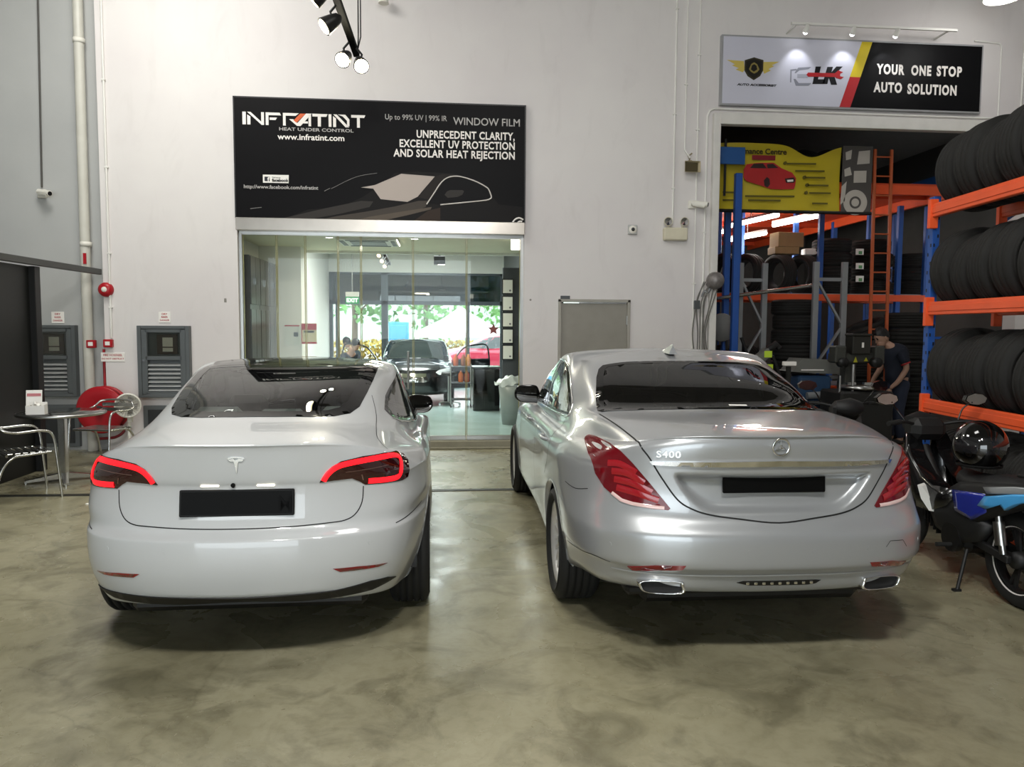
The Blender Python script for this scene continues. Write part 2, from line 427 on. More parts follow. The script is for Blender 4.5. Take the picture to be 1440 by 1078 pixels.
# ---- shop-front office behind the glass
OX0, OX1, OY1 = -2.95, 1.55, 20.0
mb = MB(); mb.box(((OX0+OX1)/2, 15.5, .05), (OX1-OX0, 9.0, .1)); struct(mb.build('floor_office', M_office_floor))
mb = MB(); mb.box((OX0-.06, 15.3, 2.2), (.12, 9.4, 4.4)); mb.box((-2.62, 12.75, 2.2), (.66, .5, 4.2)); struct(mb.build('wall_office_left', M_office_wall))
mb = MB(); mb.box((OX1+.06, 15.3, 2.2), (.12, 9.4, 4.4)); struct(mb.build('wall_office_right', mat('office_dark_wall', '2b2d30', .4)))
mb = MB(); mb.box((1.28, 13.2, 1.4), (.54, .12, 2.6)); struct(mb.build('wall_office_panel', mat('charcoal_panel', '33363a', .45)))
mb = MB(); mb.box(((OX0+OX1)/2, 11.9, 3.02), (OX1-OX0, 2.5, .16)); struct(mb.build('ceiling_soffit', M_soffit))
mb = MB(); mb.box(((OX0+OX1)/2, 16.5, 3.75), (OX1-OX0, 7.0, .1)); mb.box(((OX0+OX1)/2, 13.1, 3.35), (OX1-OX0, .1, .9)); struct(mb.build('ceiling_office', M_office_wall))
mb = MB(); mb.box(((OX0+OX1)/2, OY1, 3.45), (OX1-OX0, .2, .75)); struct(mb.build('wall_office_front', M_office_wall))
M_frame = mat('glazing_frame', '4a5156', .4, metal=.3)
mb = MB(); xs = [OX0+.05, -1.62, -.05+.75, OX1-.05]
zt, zb = 2.27, .1
for x in (OX0+.04, -2.75, -1.58, -1.5, .62, OX1-.04): mb.box((x, OY1, 1.6), (.09, .12, 3.0))
mb.box(((OX0+OX1)/2, OY1, zt+.03), (OX1-OX0, .12, .10)); mb.box(((OX0+OX1)/2, OY1, 3.06), (OX1-OX0, .12, .08)); mb.box(((OX0+OX1)/2, OY1, .15), (OX1-OX0, .12, .1)); struct(mb.build('trim_5', M_frame))
mb = MB(); mb.box(((OX0+OX1)/2, OY1+.0, 2.68), (OX1-OX0-.1, .012, .7)); struct(mb.build('window_8', glass_mat('dark_transom_glass', (.10, .13, .15), 1.6)))
mb = MB(); mb.box(((OX0+OX1)/2, OY1+.0, 1.2), (OX1-OX0-.1, .012, 2.0)); struct(mb.build('window_9', glass_mat('front_glass', (.95, .98, .97), .3)))
# ---- tyre shop behind the right-hand opening
mb = MB(); mb.box((6.5, 15.0, -.1), (6.2, 8.7, .2)); struct(mb.build('floor_shop', mat('shop_floor', '4a4740', .5, var=.15)))
mb = MB(); mb.box((3.5, 15.0, 2.5), (.1, 8.7, 5.4)); struct(mb.build('wall_shop_left', mat('shop_wall', '4c4a47', .7)))
mb = MB(); mb.box((9.4, 15.0, 2.5), (.1, 8.7, 5.4)); struct(mb.build('wall_shop_right', MATS['shop_wall']))
mb = MB(); mb.box((6.5, 19.2, 2.5), (6.0, .1, 5.4)); struct(mb.build('wall_shop_back', MATS['shop_wall']))
mb = MB(); mb.box((6.5, 14.9, 5.25), (6.1, 8.9, .2)); struct(mb.build('ceiling_shop', mat('shop_ceiling', '6c6a66', .7)))
mb = MB(); mb.box((sx0-.03, W0-.03, 2.31), (.1, .1, 4.62), .006); mb.box(((sx0+sx1)/2, W0-.03, 4.55), (sx1-sx0, .12, .16), .006); struct(mb.build('trim_6', mat('door_frame_white', 'd6d3cd', .5)))
# ---- street outside the office
mb = MB(); mb.box((0, 45, -.02), (80, 50, .1)); struct(mb.build('ground', mat('street_asphalt', 'b9b7ae', .8, var=.08)))
mb = MB(); mb.box((-4, 62, 6), (60, 1, 12)); struct(mb.build('wall_street', mat('far_building', 'a3b0a4', .8)))
# ================================================================ car bodies
def inside(poly, a, b):
    """numpy even-odd test of points (a, b) in a polygon"""
    r = np.zeros(a.shape, bool); n = len(poly)
    for i in range(n):
        x1, y1 = poly[i]; x2, y2 = poly[(i+1) % n]
        c = ((y1 > b) != (y2 > b)); 
        with np.errstate(divide='ignore', invalid='ignore'):
            r ^= c & (a < (x2-x1)*(b-y1)/((y2-y1) if y2 != y1 else 1e-12)+x1)
    return r
def resample(poly, h, closed=True):
    out = []; n = len(poly)
    for i in range(n if closed else n-1):
        a = Vector(poly[i]); b = Vector(poly[(i+1) % n]); k = max(1, int(math.ceil((b-a).length/h)))
        for j in range(k): out.append(tuple(a.lerp(b, j/k)))
    if not closed: out.append(tuple(poly[-1]))
    return out
def inset(poly, d):
    n = len(poly); A = sum(poly[i][0]*poly[(i+1) % n][1]-poly[(i+1) % n][0]*poly[i][1] for i in range(n)); s = 1 if A > 0 else -1
    out = []
    for i in range(n):
        p0, p, p1 = Vector(poly[i-1]), Vector(poly[i]), Vector(poly[(i+1) % n])
        e0 = (p-p0).normalized(); e1 = (p1-p).normalized()
        n0 = Vector((-e0.y, e0.x))*s; n1 = Vector((-e1.y, e1.x))*s
        b = n0+n1
        if b.length < 1e-6: b = n0
        b.normalize(); c = max(.5, b.dot(n0)); out.append(tuple(p+b*d/c))
    return out
RX = [0, .3, .57, .775, .92, 1.0]
RY = [0, .025, .11, .275, .54, 1.0]
ST = [.08, .16, .26, .42, .6, .76, .9]
def ring(yr, curv, wr, zr, sx, sz, yf, cf, wf, zf, ry=None, rx=None):
    """one contour of the half body: rear centre -> corner -> flank -> front centre (17 points)"""
    ry = ry or RY; rx = rx or RX
    P = [(wr*rx[i], yr+curv*ry[i], zr[i]) for i in range(6)]
    y5 = yr+curv; y13 = yf-cf
    P += [(sx[i], y5+(y13-y5)*ST[i], sz[i]) for i in range(7)]
    P += [(wf, y13, zf[0]), (wf*.86, yf-cf*.5, zf[1]), (wf*.5, yf-cf*.12, zf[2]), (0, yf, zf[3])]
    return P
def ip(a, b=None, n=6):
    """n values eased from a to b"""
    b = a if b is None else b
    return [a+(b-a)*i/(n-1) for i in range(n)]
def bs_matrix(n, subs, g0, g1):
    """rows mapping n control points to samples of a uniform cubic B-spline; ghosts given as (index, factor) lists"""
    rows = []
    def ctrl(i):
        v = np.zeros(n)
        if i < 0:
            for k, f in g0: v[k] += f
        elif i >= n:
            for k, f in g1: v[k] += f
        else: v[i] = 1
        return v
    for i in range(n-1):
        for j in range(subs[i]+(1 if i == n-2 else 0)):
            t = j/subs[i]
            B = ((1-t)**3/6, (3*t**3-6*t*t+4)/6, (-3*t**3+3*t*t+3*t+1)/6, t**3/6)
            rows.append(sum(B[k]*ctrl(i-1+k) for k in range(4)))
    return np.array(rows)
class CarBody:
    def __init__(s, rings, usubs, vsubs, disp=None, iters=3):
        P = np.array(rings, float)            # (rings, stations, 3)
        K, N, _ = P.shape
        def ev(Q, us, vs):
            out = []
            for c in range(3):
                sg = -1 if c == 0 else 1
                U = bs_matrix(N, us, [(1, sg)], [(N-2, sg)])
                V = bs_matrix(K, vs, [(0, 2), (1, -1)], [(K-2, sg)])
                out.append(V @ Q[:, :, c] @ U.T)
            return np.stack(out, -1)
        Q = P.copy()
        for _ in range(iters):
            Q += (P-ev(Q, [1]*(N-1), [1]*(K-1)))*.9
        G = ev(Q, usubs, vsubs)               # (rows, cols, 3)
        if disp is not None: G = disp(G)
        G[:, 0, 0] = 0; G[:, -1, 0] = 0; G[-1, :, 0] = 0
        R, C, _ = G.shape
        V = G.reshape(-1, 3); ids = np.arange(R*C).reshape(R, C)
        Fq = np.stack([ids[:-1, :-1], ids[:-1, 1:], ids[1:, 1:], ids[1:, :-1]], -1).reshape(-1, 4)
        V2 = V.copy(); V2[:, 0] *= -1
        bm = bmesh.new()
        vs = [bm.verts.new(v) for v in V]+[bm.verts.new(v) for v in V2]
        n = len(V)
        for f in Fq: bm.faces.new([vs[i] for i in f])
        for f in Fq: bm.faces.new([vs[i+n] for i in f[::-1]])
        bmesh.ops.remove_doubles(bm, verts=bm.verts, dist=2e-4)
        bmesh.ops.dissolve_degenerate(bm, edges=bm.edges, dist=1e-5)
        bm.normal_update()
        top = max(bm.faces, key=lambda f: f.calc_center_median().z)
        if top.normal.z < 0: bmesh.ops.reverse_faces(bm, faces=bm.faces)
        bm.normal_update()
        s.bm = bm; s.bvh = BVHTree.FromBMesh(bm); bm.verts.ensure_lookup_table(); bm.faces.ensure_lookup_table()
    def nrm(s, p, fi):
        f = s.bm.faces[fi]; n = Vector(); 
        for v in f.verts: n += v.normal/((v.co-p).length+1e-4)
        return n.normalized()
    def hit(s, mode, a, b, side=1):
        if mode == 'rear': o, d = Vector((a, -3, b)), Vector((0, 1, 0))
        elif mode == 'rear2': o, d = Vector((a, -3, b+3*.35)), Vector((0, 1, -.35)).normalized()   # looking slightly down, b = height at y=0
        elif mode == 'front': o, d = Vector((a, 9, b)), Vector((0, -1, 0))
        elif mode == 'side': o, d = Vector((3*side, a, b)), Vector((-side, 0, 0))
        elif mode == 'top': o, d = Vector((a, b, 4)), Vector((0, 0, -1))
        r = s.bvh.ray_cast(o, d)
        if r[0] is None:
            q = o+d*3; r = s.bvh.find_nearest(q)
        return r[0], s.nrm(r[0], r[2])
    def patch(s, mb, poly, mode, off=.002, depth=.006, h=.03, side=1, hole=None, dome=0, curve=True):
        """a shell that follows the body inside the 2-D outline (optionally with a hole)"""
        loops = [resample(poly, h)]
        if hole: loops.append(resample(hole, h))
        pts = []; faces = []
        for L in loops:
            faces.append(list(range(len(pts), len(pts)+len(L)))); pts += [Vector(p) for p in L]
        if curve:
            xs = [p[0] for p in poly]; ys = [p[1] for p in poly]
            A, B = np.meshgrid(np.arange(min(xs)+h/2, max(xs), h), np.arange(min(ys)+h/2, max(ys), h))
            A, B = A.ravel(), B.ravel()
            ok = inside(inset(poly, h*.45), A, B)
            if hole: ok &= ~inside(inset(hole, -h*.45), A, B)
            pts += [Vector((a, b)) for a, b in zip(A[ok], B[ok])]
        edges = [(f[i], f[(i+1) % len(f)]) for f in faces for i in range(len(f))]
        r = delaunay_2d_cdt(pts, edges, [], 0, 1e-5)
        P2 = r[0]; V = []; N = []
        for p in P2:
            q, n = s.hit(mode, p.x, p.y, side); V.append(q+n*off); N.append(n)
        tri = []
        c = np.array([[(P2[t[0]].x+P2[t[1]].x+P2[t[2]].x)/3, (P2[t[0]].y+P2[t[1]].y+P2[t[2]].y)/3] for t in r[2]])
        ok = inside(poly, c[:, 0], c[:, 1])
        if hole: ok &= ~inside(hole, c[:, 0], c[:, 1])
        tri = [list(t) for t, k in zip(r[2], ok) if k]
        # face the same way as the surface
        out = []
        for t in tri:
            nn = (V[t[1]]-V[t[0]]).cross(V[t[2]]-V[t[0]])
            out.append(t if nn.dot(N[t[0]]) > 0 else t[::-1])
        mb.add(V, out, True)
        if depth:
            cnt = {}
            for t in out:
                for i in range(3): 
                    e = (t[i], t[(i+1) % 3]); cnt[e] = cnt.get(e, 0)+1
            bd = [e for e in cnt if (e[1], e[0]) not in cnt]
            vs = []; fs = []
            for a, b in bd:
                k = len(vs); vs += [V[a], V[b], V[b]-N[b]*depth, V[a]-N[a]*depth]; fs.append((k+1, k, k+3, k+2))
            mb.add(vs, fs, False)
        return mb
    def strip(s, mb, path, mode, w=.005, off=.0012, side=1, h=.02, closed=False, rise=0):
        """a thin band along a path on the body"""
        pts = resample(path, h, closed)
        if mode == 'near':
            H = []
            for p in pts:
                r = s.bvh.find_nearest(Vector(p)); H.append((r[0], s.nrm(r[0], r[2])))
        else: H = [s.hit(mode, p[0], p[1], side) for p in pts]
        n = len(H); vs = []; fs = []
        for i, (q, nn) in enumerate(H):
            a = H[(i-1) % n][0] if (closed or i) else q; b = H[(i+1) % n][0] if (closed or i < n-1) else q
            t = (b-a).normalized(); d = nn.cross(t).normalized()
            vs += [q+nn*off-d*w/2, q+nn*(off+rise), q+nn*off+d*w/2]
        for i in range(n if closed else n-1):
            j = (i+1) % n
            fs += [(3*i, 3*j, 3*j+1, 3*i+1), (3*i+1, 3*j+1, 3*j+2, 3*i+2)]
        # orientation: the normals point outwards
        f = fs[0]; nn = (Vector(vs[f[1]])-Vector(vs[f[0]])).cross(Vector(vs[f[2]])-Vector(vs[f[0]]))
        if nn.dot(H[0][1]) < 0: fs = [x[::-1] for x in fs]
        return mb.add(vs, fs, True)
    def cut(s, holes, wheels):
        """open the windows and the wheel arches"""
        bm = s.bm.copy(); bm.verts.ensure_lookup_table(); bm.faces.ensure_lookup_table()
        for wy, wz, r, xmin in wheels:      # snap the mesh to the arch circle first
            for v in bm.verts:
                d = math.hypot(v.co.y-wy, v.co.z-wz)
                if abs(v.co.x) > xmin and abs(d-r) < .022 and d > 1e-6:
                    v.co.y = wy+(v.co.y-wy)*r/d; v.co.z = wz+(v.co.z-wz)*r/d
        C = np.array([f.calc_center_median() for f in bm.faces]); kill = np.zeros(len(C), bool)
        NZ = np.array([f.normal.z for f in bm.faces]); NX = np.array([f.normal.x for f in bm.faces])
        for mode, poly in holes:
            if mode == 'top': kill |= inside(poly, C[:, 0], C[:, 1]) & (C[:, 2] > .95) & (NZ > .12)
            elif mode == 'side': kill |= inside(poly, C[:, 1], C[:, 2]) & (abs(C[:, 0]) > .45) & (abs(NX) > .35)
        for wy, wz, r, xmin in wheels:
            kill |= (np.hypot(C[:, 1]-wy, C[:, 2]-wz) < r-.001) & (abs(C[:, 0]) > xmin)
        bm.faces.ensure_lookup_table()
        bmesh.ops.delete(bm, geom=[bm.faces[i] for i in np.nonzero(kill)[0]], context='FACES')
        return bm
def bm_object(bm, name, m, parent, smooth=True):
    me = bpy.data.meshes.new(name); bm.to_mesh(me); bm.free(); me.materials.append(m)
    me.polygons.foreach_set('use_smooth', [smooth]*len(me.polygons)); me.update()
    return link(name, me, parent)

# ---------------------------------------------------------------- wheels
def tyre_mesh(R, W, Ri, groove=4, n=72, tread=True):
    """tyre about the X axis, outer face towards +X"""
    h = W/2; s = R-Ri
    prof = [(Ri, h*.72), (Ri+.012, h*.86), (Ri+s*.35, h*.99), (Ri+s*.6, h*1.0), (R-.05, h*.985), (R-.026, h*.93), (R-.010, h*.82), (R-.002, h*.70)]
    gx = np.linspace(-.5, .5, groove)
    half = []
    for g in gx[::-1]:
        half += [(R, h*(g+.055)), (R-.009, h*(g+.035)), (R-.009, h*(g-.035)), (R, h*(g-.055))]
    prof = prof+half+[(r, -x) for r, x in prof[::-1]]+[(Ri-.004, -h*.5), (Ri-.004, h*.5), (Ri, h*.72)]
    mb = MB(); mb.lathe(prof, (0, 0, 0), 'X', n)
    if tread:
        for k in range(n):                    # sipes across the shoulders
            a = 2*PI*k/n
            for sg in (-1, 1):
                c, sn = math.cos(a), math.sin(a)
                p = lambda x, r, da: (x, r*math.cos(a+da), r*math.sin(a+da))
                x0, x1 = sg*h*.62, sg*h*.88
                vs = [p(x0, R+.001, -.006), p(x0, R+.001, .006), p(x1, R-.0165, .006), p(x1, R-.0165, -.006), p(x0, R-.008, 0), p(x1, R-.026, 0)]
                mb.add(vs, [(0, 1, 2, 3) if sg > 0 else (3, 2, 1, 0)], False)
    return mb
def wheel_part(parent, R, W, Ri, spokes, pos, side, mrim, style, mtyre):
    """wheel = rim with spokes; its tyre and hub cap are sub-parts"""
    h = W/2; rim = MB()
    rim.lathe([(Ri-.02, -h*.75), (Ri+.004, -h*.72), (Ri-.025, -h*.6), (Ri-.045, 0), (Ri-.03, h*.55), (Ri+.004, h*.74), (Ri+.008, h*.8), (Ri-.012, h*.8), (Ri-.03, h*.66), (Ri-.05, h*.3)], (0, 0, 0), 'X', 48)
    x = h*.62
    rim.lathe([(0, x+.004), (.05, x), (.075, x-.015), (.08, x-.06), (0, x-.06)], (0, 0, 0), 'X', 24)
    for k in range(spokes):
        a = 2*PI*k/spokes
        for dl in ((-.5, .5) if style == 'twin' else (0,)):
            da = dl*2*PI/spokes*.55
            w0 = .020 if style == 'twin' else .05; w1 = .026 if style == 'twin' else .085
            r0, r1 = .06, Ri-.02
            def pt(r, off, xx, a2):
                return (xx, r*math.cos(a2)-off*math.sin(a2), r*math.sin(a2)+off*math.cos(a2))
            a0, a1 = a+da*.5, a+da
            vs = [pt(r0, -w0/2, x-.01, a0), pt(r0, w0/2, x-.01, a0), pt(r1, w1/2, x+.002, a1), pt(r1, -w1/2, x+.002, a1),
                  pt(r0, -w0/2, x-.05, a0), pt(r0, w0/2, x-.05, a0), pt(r1, w1/2, x-.03, a1), pt(r1, -w1/2, x-.03, a1)]
            rim.add(vs, [(0, 1, 2, 3), (0, 4, 5, 1), (1, 5, 6, 2), (3, 2, 6, 7), (0, 3, 7, 4), (4, 7, 6, 5)], False)
    o = rim.build('wheel', mrim, parent); o.location = pos
    if side < 0: o.rotation_euler = (0, 0, PI)
    t = tyre_mesh(R, W, Ri).build('tyre', mtyre, o)
    c = MB(); c.lathe([(0, x+.012), (.03, x+.01), (.034, x+.002)], (0, 0, 0), 'X', 20); c.build('hub_cap', M_chrome, o)
    d = MB(); d.lathe([(.09, -.02), (.165, -.02), (.165, .0), (.09, .0)], (0, 0, 0), 'X', 32); d.build('brake_disc', M_steel, o)
    return o
def seat_mesh(mb, x, y, w, back_h, rec, with_head=True, base=.42):
    """one car seat: cushion, raked backrest"""
    mb.box((x, y+.22, base), (w, .5, .16), .05)
    mb.xf(Matrix.Translation((x, y, base+.02)) @ Matrix.Rotation(rec, 4, 'X'))
    mb.box((0, 0, back_h/2), (w, .13, back_h), .05); mb.box((w*.42, .03, back_h*.45), (.08, .15, back_h*.8), .035); mb.box((-w*.42, .03, back_h*.45), (.08, .15, back_h*.8), .035)
    if with_head: mb.box((0, .0, back_h+.11), (.27, .1, .17), .045); mb.cyl((.06, 0, back_h-.02), (.06, 0, back_h+.05), .008, 6); mb.cyl((-.06, 0, back_h-.02), (-.06, 0, back_h+.05), .008, 6)
    mb.xf(None)
def arch_lip(car, mb, wy, wz, r, side, z0, w=.03):
    """folded flange round the wheel opening"""
    vs = []; n = 40
    a0 = math.asin((z0-wz)/r); H = []
    for i in range(n+1):
        a = a0+(PI-2*a0)*i/n
        q, nn = car.hit('side', wy+r*math.cos(a), wz+r*math.sin(a), side)
        q2 = Vector((q.x-side*w, wy+(r-.004)*math.cos(a), wz+(r-.004)*math.sin(a)))
        q0 = q+nn*.0015+Vector((0, math.cos(a)*.012, math.sin(a)*.012))
        vs += [q0, q+nn*.003, q2]
    fs = []
    for i in range(n):
        for k in (0, 1): fs.append((3*i+k, 3*i+3+k, 3*i+4+k, 3*i+1+k)[::(1 if side > 0 else -1)])
    mb.add(vs, fs, True)
# ================================================================ white electric sedan
def tesla_rings():
    R = []
    L = 4.69
    def add(yr, cv, wr, zr, sx, sz, yf, cf, wf, zf, **k): R.append(ring(yr, cv, wr, zr, sx, sz, yf, cf, wf, zf, **k))
    S = lambda m: [m-.012, m-.004, m, m-.012, m-.015, m-.008, m-.02]
    #   rear centre y, corner depth, width, rear heights, flank x, flank z, front...
    add(.40, .50, .66, ip(.33, .24), S(.72), [.21]*7, L-.45, .5, .66, [.2]*4)
    add(.14, .52, .76, ip(.338, .27), S(.83), [.21]*7, L-.2, .6, .78, [.2]*4)
    add(.035, .60, .79, [.385, .385, .375, .35, .32, .29], S(.885), [.25]*7, L-.08, .7, .84, [.24]*4)
    add(.012, .62, .825, [.42, .42, .415, .40, .38, .36], S(.902), [.34]*7, L-.03, .75, .87, [.3]*4)
    add(-.008, .63, .858, [.50, .50, .50, .49, .48, .47], S(.915), [.44]*7, L, .8, .885, [.42]*4)
    add(-.012, .64, .872, [.59, .59, .59, .585, .58, .575], S(.922), [.54]*7, L, .8, .89, [.5]*4)
    add(-.006, .645, .876, [.652, .652, .652, .648, .645, .64], S(.925), [.62]*7, L-.005, .8, .89, [.57]*4)
    add(.004, .645, .876, [.672, .672, .672, .668, .665, .66], S(.925), [.66]*7, L-.01, .8, .888, [.6]*4)
    add(.045, .61, .872, [.70, .70, .70, .70, .70, .70], S(.923), [.70]*7, L-.03, .8, .88, [.63]*4)
    add(.068, .58, .882, [.75, .75, .75, .755, .76, .76], S(.920), [.76]*7, L-.05, .8, .87, [.66]*4)
    add(.085, .57, .874, [.83]*6, S(.916), [.80, .80, .79, .79, .8, .8, .79], L-.08, .8, .86, [.69]*4)
    add(.088, .57, .868, [.905]*6, S(.912), [.86, .86, .85, .84, .84, .84, .83], L-.12, .82, .85, [.71, .71, .715, .72]*1)
    add(.078, .57, .862, [.935, .935, .935, .93, .925, .92], S(.905), [.90, .89, .88, .87, .87, .87, .85], L-.16, .85, .84, [.74]*4)
    add(.062, .60, .815, [1.05, 1.05, 1.045, 1.03, 1.005, .98], S(.885), [.945, .93, .92, .905, .905, .9, .88], L-.24, .9, .82, [.78]*4)
    add(.052, .62, .77, [1.098, 1.098, 1.092, 1.068, 1.035, 1.005], S(.865), [.965, .955, .945, .93, .925, .92, .9], L-.34, .95, .79, [.82]*4)
    add(.066, .62, .75, [1.112, 1.112, 1.106, 1.08, 1.045, 1.015], S(.85), [.975, .965, .955, .94, .935, .93, .91], L-.42, .95, .77, [.84]*4)
    add(.24, .54, .72, [1.15, 1.15, 1.142, 1.11, 1.075, 1.05], [.775, .79, .80, .81, .81, .80, .79], [1.02, 1.0, .98, .965, .955, .95, .94], L-.75, .9, .72, [.89, .9, .91, .92])
    add(.46, .46, .665, [1.188, 1.186, 1.176, 1.16, 1.135, 1.12], [.71, .745, .775, .805, .815, .81, .79], [1.09, 1.055, 1.025, .995, .985, .98, .985], 3.42, .5, .68, [.985, .99, 1.0, 1.005])
    add(.72, .42, .64, [1.270, 1.268, 1.262, 1.246, 1.224, 1.205], [.67, .705, .74, .768, .778, .772, .752], [1.19, 1.155, 1.125, 1.10, 1.09, 1.09, 1.09], 3.10, .42, .665, [1.09, 1.11, 1.125, 1.13])
    add(1.02, .36, .628, [1.348, 1.347, 1.342, 1.33, 1.312, 1.296], [.655, .68, .70, .72, .728, .724, .708], [1.28, 1.26, 1.245, 1.235, 1.23, 1.225, 1.225], 2.80, .36, .65, [1.21, 1.235, 1.255, 1.26])
    add(1.32, .30, .63, [1.396, 1.396, 1.394, 1.387, 1.373, 1.360], [.65, .662, .67, .675, .677, .675, .667], [1.362, 1.364, 1.366, 1.365, 1.36, 1.352, 1.345], 2.56, .3, .64, [1.335, 1.345, 1.36, 1.365])
    add(1.58, .20, .57, [1.420, 1.420, 1.419, 1.416, 1.41, 1.405], [.58, .588, .594, .596, .596, .594, .588], [1.408, 1.413, 1.415, 1.414, 1.41, 1.403, 1.395], 2.45, .22, .57, [1.385, 1.392, 1.398, 1.40])
    add(1.76, .10, .32, [1.434]*6, [.335]*7, [1.43, 1.434, 1.436, 1.435, 1.432, 1.428, 1.425], 2.36, .12, .30, [1.418, 1.42, 1.422, 1.422])
    y = [1.88, 1.89, 1.90, 1.915, 1.93, 1.95, 1.98, 2.01, 2.04, 2.09, 2.14, 2.19, 2.23, 2.26, 2.28, 2.295, 2.30]
    R.append([(0, a, 1.443-.05*(a-2.0)**2-.008*max(0, 2-a)) for a in y])
    return [[(x, y, z-(1.66-z)*.014) for x, y, z in q] for q in R]
TES_Y0, TES_X0, TES_RZ = 3.60, -.984, math.radians(1.0)
def tesla_body():
    r = tesla_rings()
    return CarBody(r, [24, 20, 18, 16, 14]+[10]*7+[8]*4, [6]*(len(r)-1))
M_seam = mat('panel_gap', '0a0a0a', .7, var=0)
def mir(P): return [(-p[0],)+tuple(p[1:]) for p in P]
def joint(car, root, P, mode, w_, side=1):
    mb = MB(); car.strip(mb, P, mode, w_, side=side); return mb.build('panel_gap', M_seam, root)
def arches(car, root, yr, yf, wz, r, mp, xo):
    for sd in (1, -1):
        for wy in (yr, yf):
            mb = MB(); arch_lip(car, mb, wy, wz, r, sd, wz-.095); mb.build('wheel_arch_lip', mp, root)
            mb = MB(); mb.lathe([(0, sd*.60), (r+.012, sd*.60), (r+.012, sd*xo)], (0, wy, wz), 'X', 40, arc=PI*1.04, a0=-PI*.02); mb.build('wheel_arch_liner', M_black, root)
def paint(name, col, metal=0, rough=.4, flake=0):
    m = mat(name, col, rough, metal=metal, var=.015, scale=3, coat=.75, spec=.4)
    p = m.node_tree.nodes['Principled BSDF']; p.inputs['Coat Roughness'].default_value = .02; p.inputs['Coat IOR'].default_value = 1.6
    return m
def window(car, name, parent, poly, mode, side, border, gm, bm_, h=.04, two=None):
    """pane with its black ceramic border as a sub-part"""
    mb = MB(); car.patch(mb, inset(poly, border*.8), mode, .0015, .0, h, side)
    g = mb.build(name, gm, parent)
    mb = MB(); car.patch(mb, poly, mode, .0025, .006, h*.7, side, hole=inset(poly, border))
    mb.build('window_border', bm_, g)
    return g
def build_mirror(parent, p, side, mshell, mglass, w=.235, h=.15):
    """door mirror on a short arm; p is the root on the door"""
    x, y, z = p; s = side; mb = MB()
    pr = [(0, -h*.5), (w*.35, -h*.56), (w*.8, -h*.5), (w, -h*.2), (w*.98, h*.22), (w*.8, h*.46), (w*.3, h*.5), (.02, h*.3)]
    pr = [(a+.05, b) for a, b in pr]
    pr = [tuple(q)[:2] for q in smooth_path([(a, b, 0) for a, b in pr], 4, True)]
    cx = sum(q[0] for q in pr)/len(pr); cz = sum(q[1] for q in pr)/len(pr)
    layers = [(0, .94), (.012, 1.0), (.05, .97), (.085, .80), (.105, .5), (.112, .1)]
    vs = []; n = len(pr)
    for dy, k in layers:
        for a, b in pr: vs.append((x+s*(cx+(a-cx)*k-.25*dy*0), y+dy-.0*a, z+cz+(b-cz)*k))
    fs = []
    for i in range(len(layers)-1):
        for j in range(n): fs.append((i*n+j, i*n+(j+1) % n, (i+1)*n+(j+1) % n, (i+1)*n+j)[::s])
    fs.append(list(range((len(layers)-1)*n, len(layers)*n))[::s]); fs.append(list(range(n))[::-s])
    mb.add(vs, fs, True); mb.tube([(x-s*.03, y+.04, z-h*.42), (x+s*.03, y+.045, z-h*.44), (x+s*.09, y+.045, z-h*.4)], [.028, .024, .03], 10)
    o = mb.build('door_mirror', mshell, parent)
    mb = MB(); g = [(x+s*(cx+(a-cx)*.86), y-.022-.21*(a-cx), z+cz+(b-cz)*.86) for a, b in pr]
    mb.add(g, [list(range(n))[::-s]], False); mb.build('mirror_glass', mglass, o)
    return o
M_plate = mat('plate_black', '050505', .5, spec=.12)

M_redlens = mat('red_lens', '7a0610', .06, coat=1, var=.03)
M_darklens = mat('smoked_red_lens', '2a0608', .05, coat=1, var=.03)
M_frit = mat('ceramic_border', '050606', .05, spec=.45, var=0)
M_interior = mat('dark_interior', '1b1c1c', .7)
M_mirror = mat('mirror_silver', 'f0f0f0', .02, metal=1, var=0)

# ---- build it
car = tesla_body()
tes = thing('car', 'white electric sedan seen from behind, red tail lights lit, parked left of the silver car', 'car', (TES_X0, TES_Y0, 0), TES_RZ)
M_pearl = paint('pearl_white_paint', 'b2b4b5', 0, .35)
RWIN = [(-.10, .472), (.10, .472), (.28, .495), (.40, .55), (.475, .635), (.515, .76), (.540, 1.0), (.558, 1.25), (.566, 1.46), (.566, 1.50)]
RWIN = mir(RWIN[1:])[::-1]+RWIN[1:]
ROOF = [(-.565, 1.515), (.565, 1.515), (.572, 1.9), (.572, 2.2), (.56, 2.44), (-.56, 2.44), (-.572, 2.2), (-.572, 1.9)]
WSHD = [(-.55, 2.46), (.55, 2.46), (.61, 2.85), (.64, 3.25), (.3, 3.44), (-.3, 3.44), (-.64, 3.25), (-.61, 2.85)]
SWIN = [(1.01, 1.165), (1.22, 1.232), (1.54, 1.292), (1.80, 1.345), (2.05, 1.362), (2.35, 1.352), (2.62, 1.295), (2.95, 1.165), (3.20, 1.035), (3.22, .985), (2.7, .968), (2.2, .985), (1.75, 1.012), (1.42, 1.052), (1.18, 1.085), (1.05, 1.12)]
SW1, SW2 = [(1.01, 1.165), (1.22, 1.232), (1.54, 1.292), (1.80, 1.345), (1.98, 1.358), (1.98, .997), (1.75, 1.012), (1.42, 1.052), (1.18, 1.085), (1.05, 1.12)], [(2.02, 1.361), (2.35, 1.352), (2.62, 1.295), (2.95, 1.165), (3.20, 1.035), (3.22, .985), (2.7, .968), (2.2, .985), (2.02, .994)]
WB, WR, WA = 2.875, .335, .365
W_R, W_F = .985, .985+2.875
bmc = car.cut([('top', inset(RWIN, .055)), ('top', inset(WSHD, .05)), ('side', inset(SW1, .022)), ('side', inset(SW2, .022))], [(W_R, .335, WA, .62), (W_F, .335, WA, .62)])
body = bm_object(bmc, 'body', M_pearl, tes)
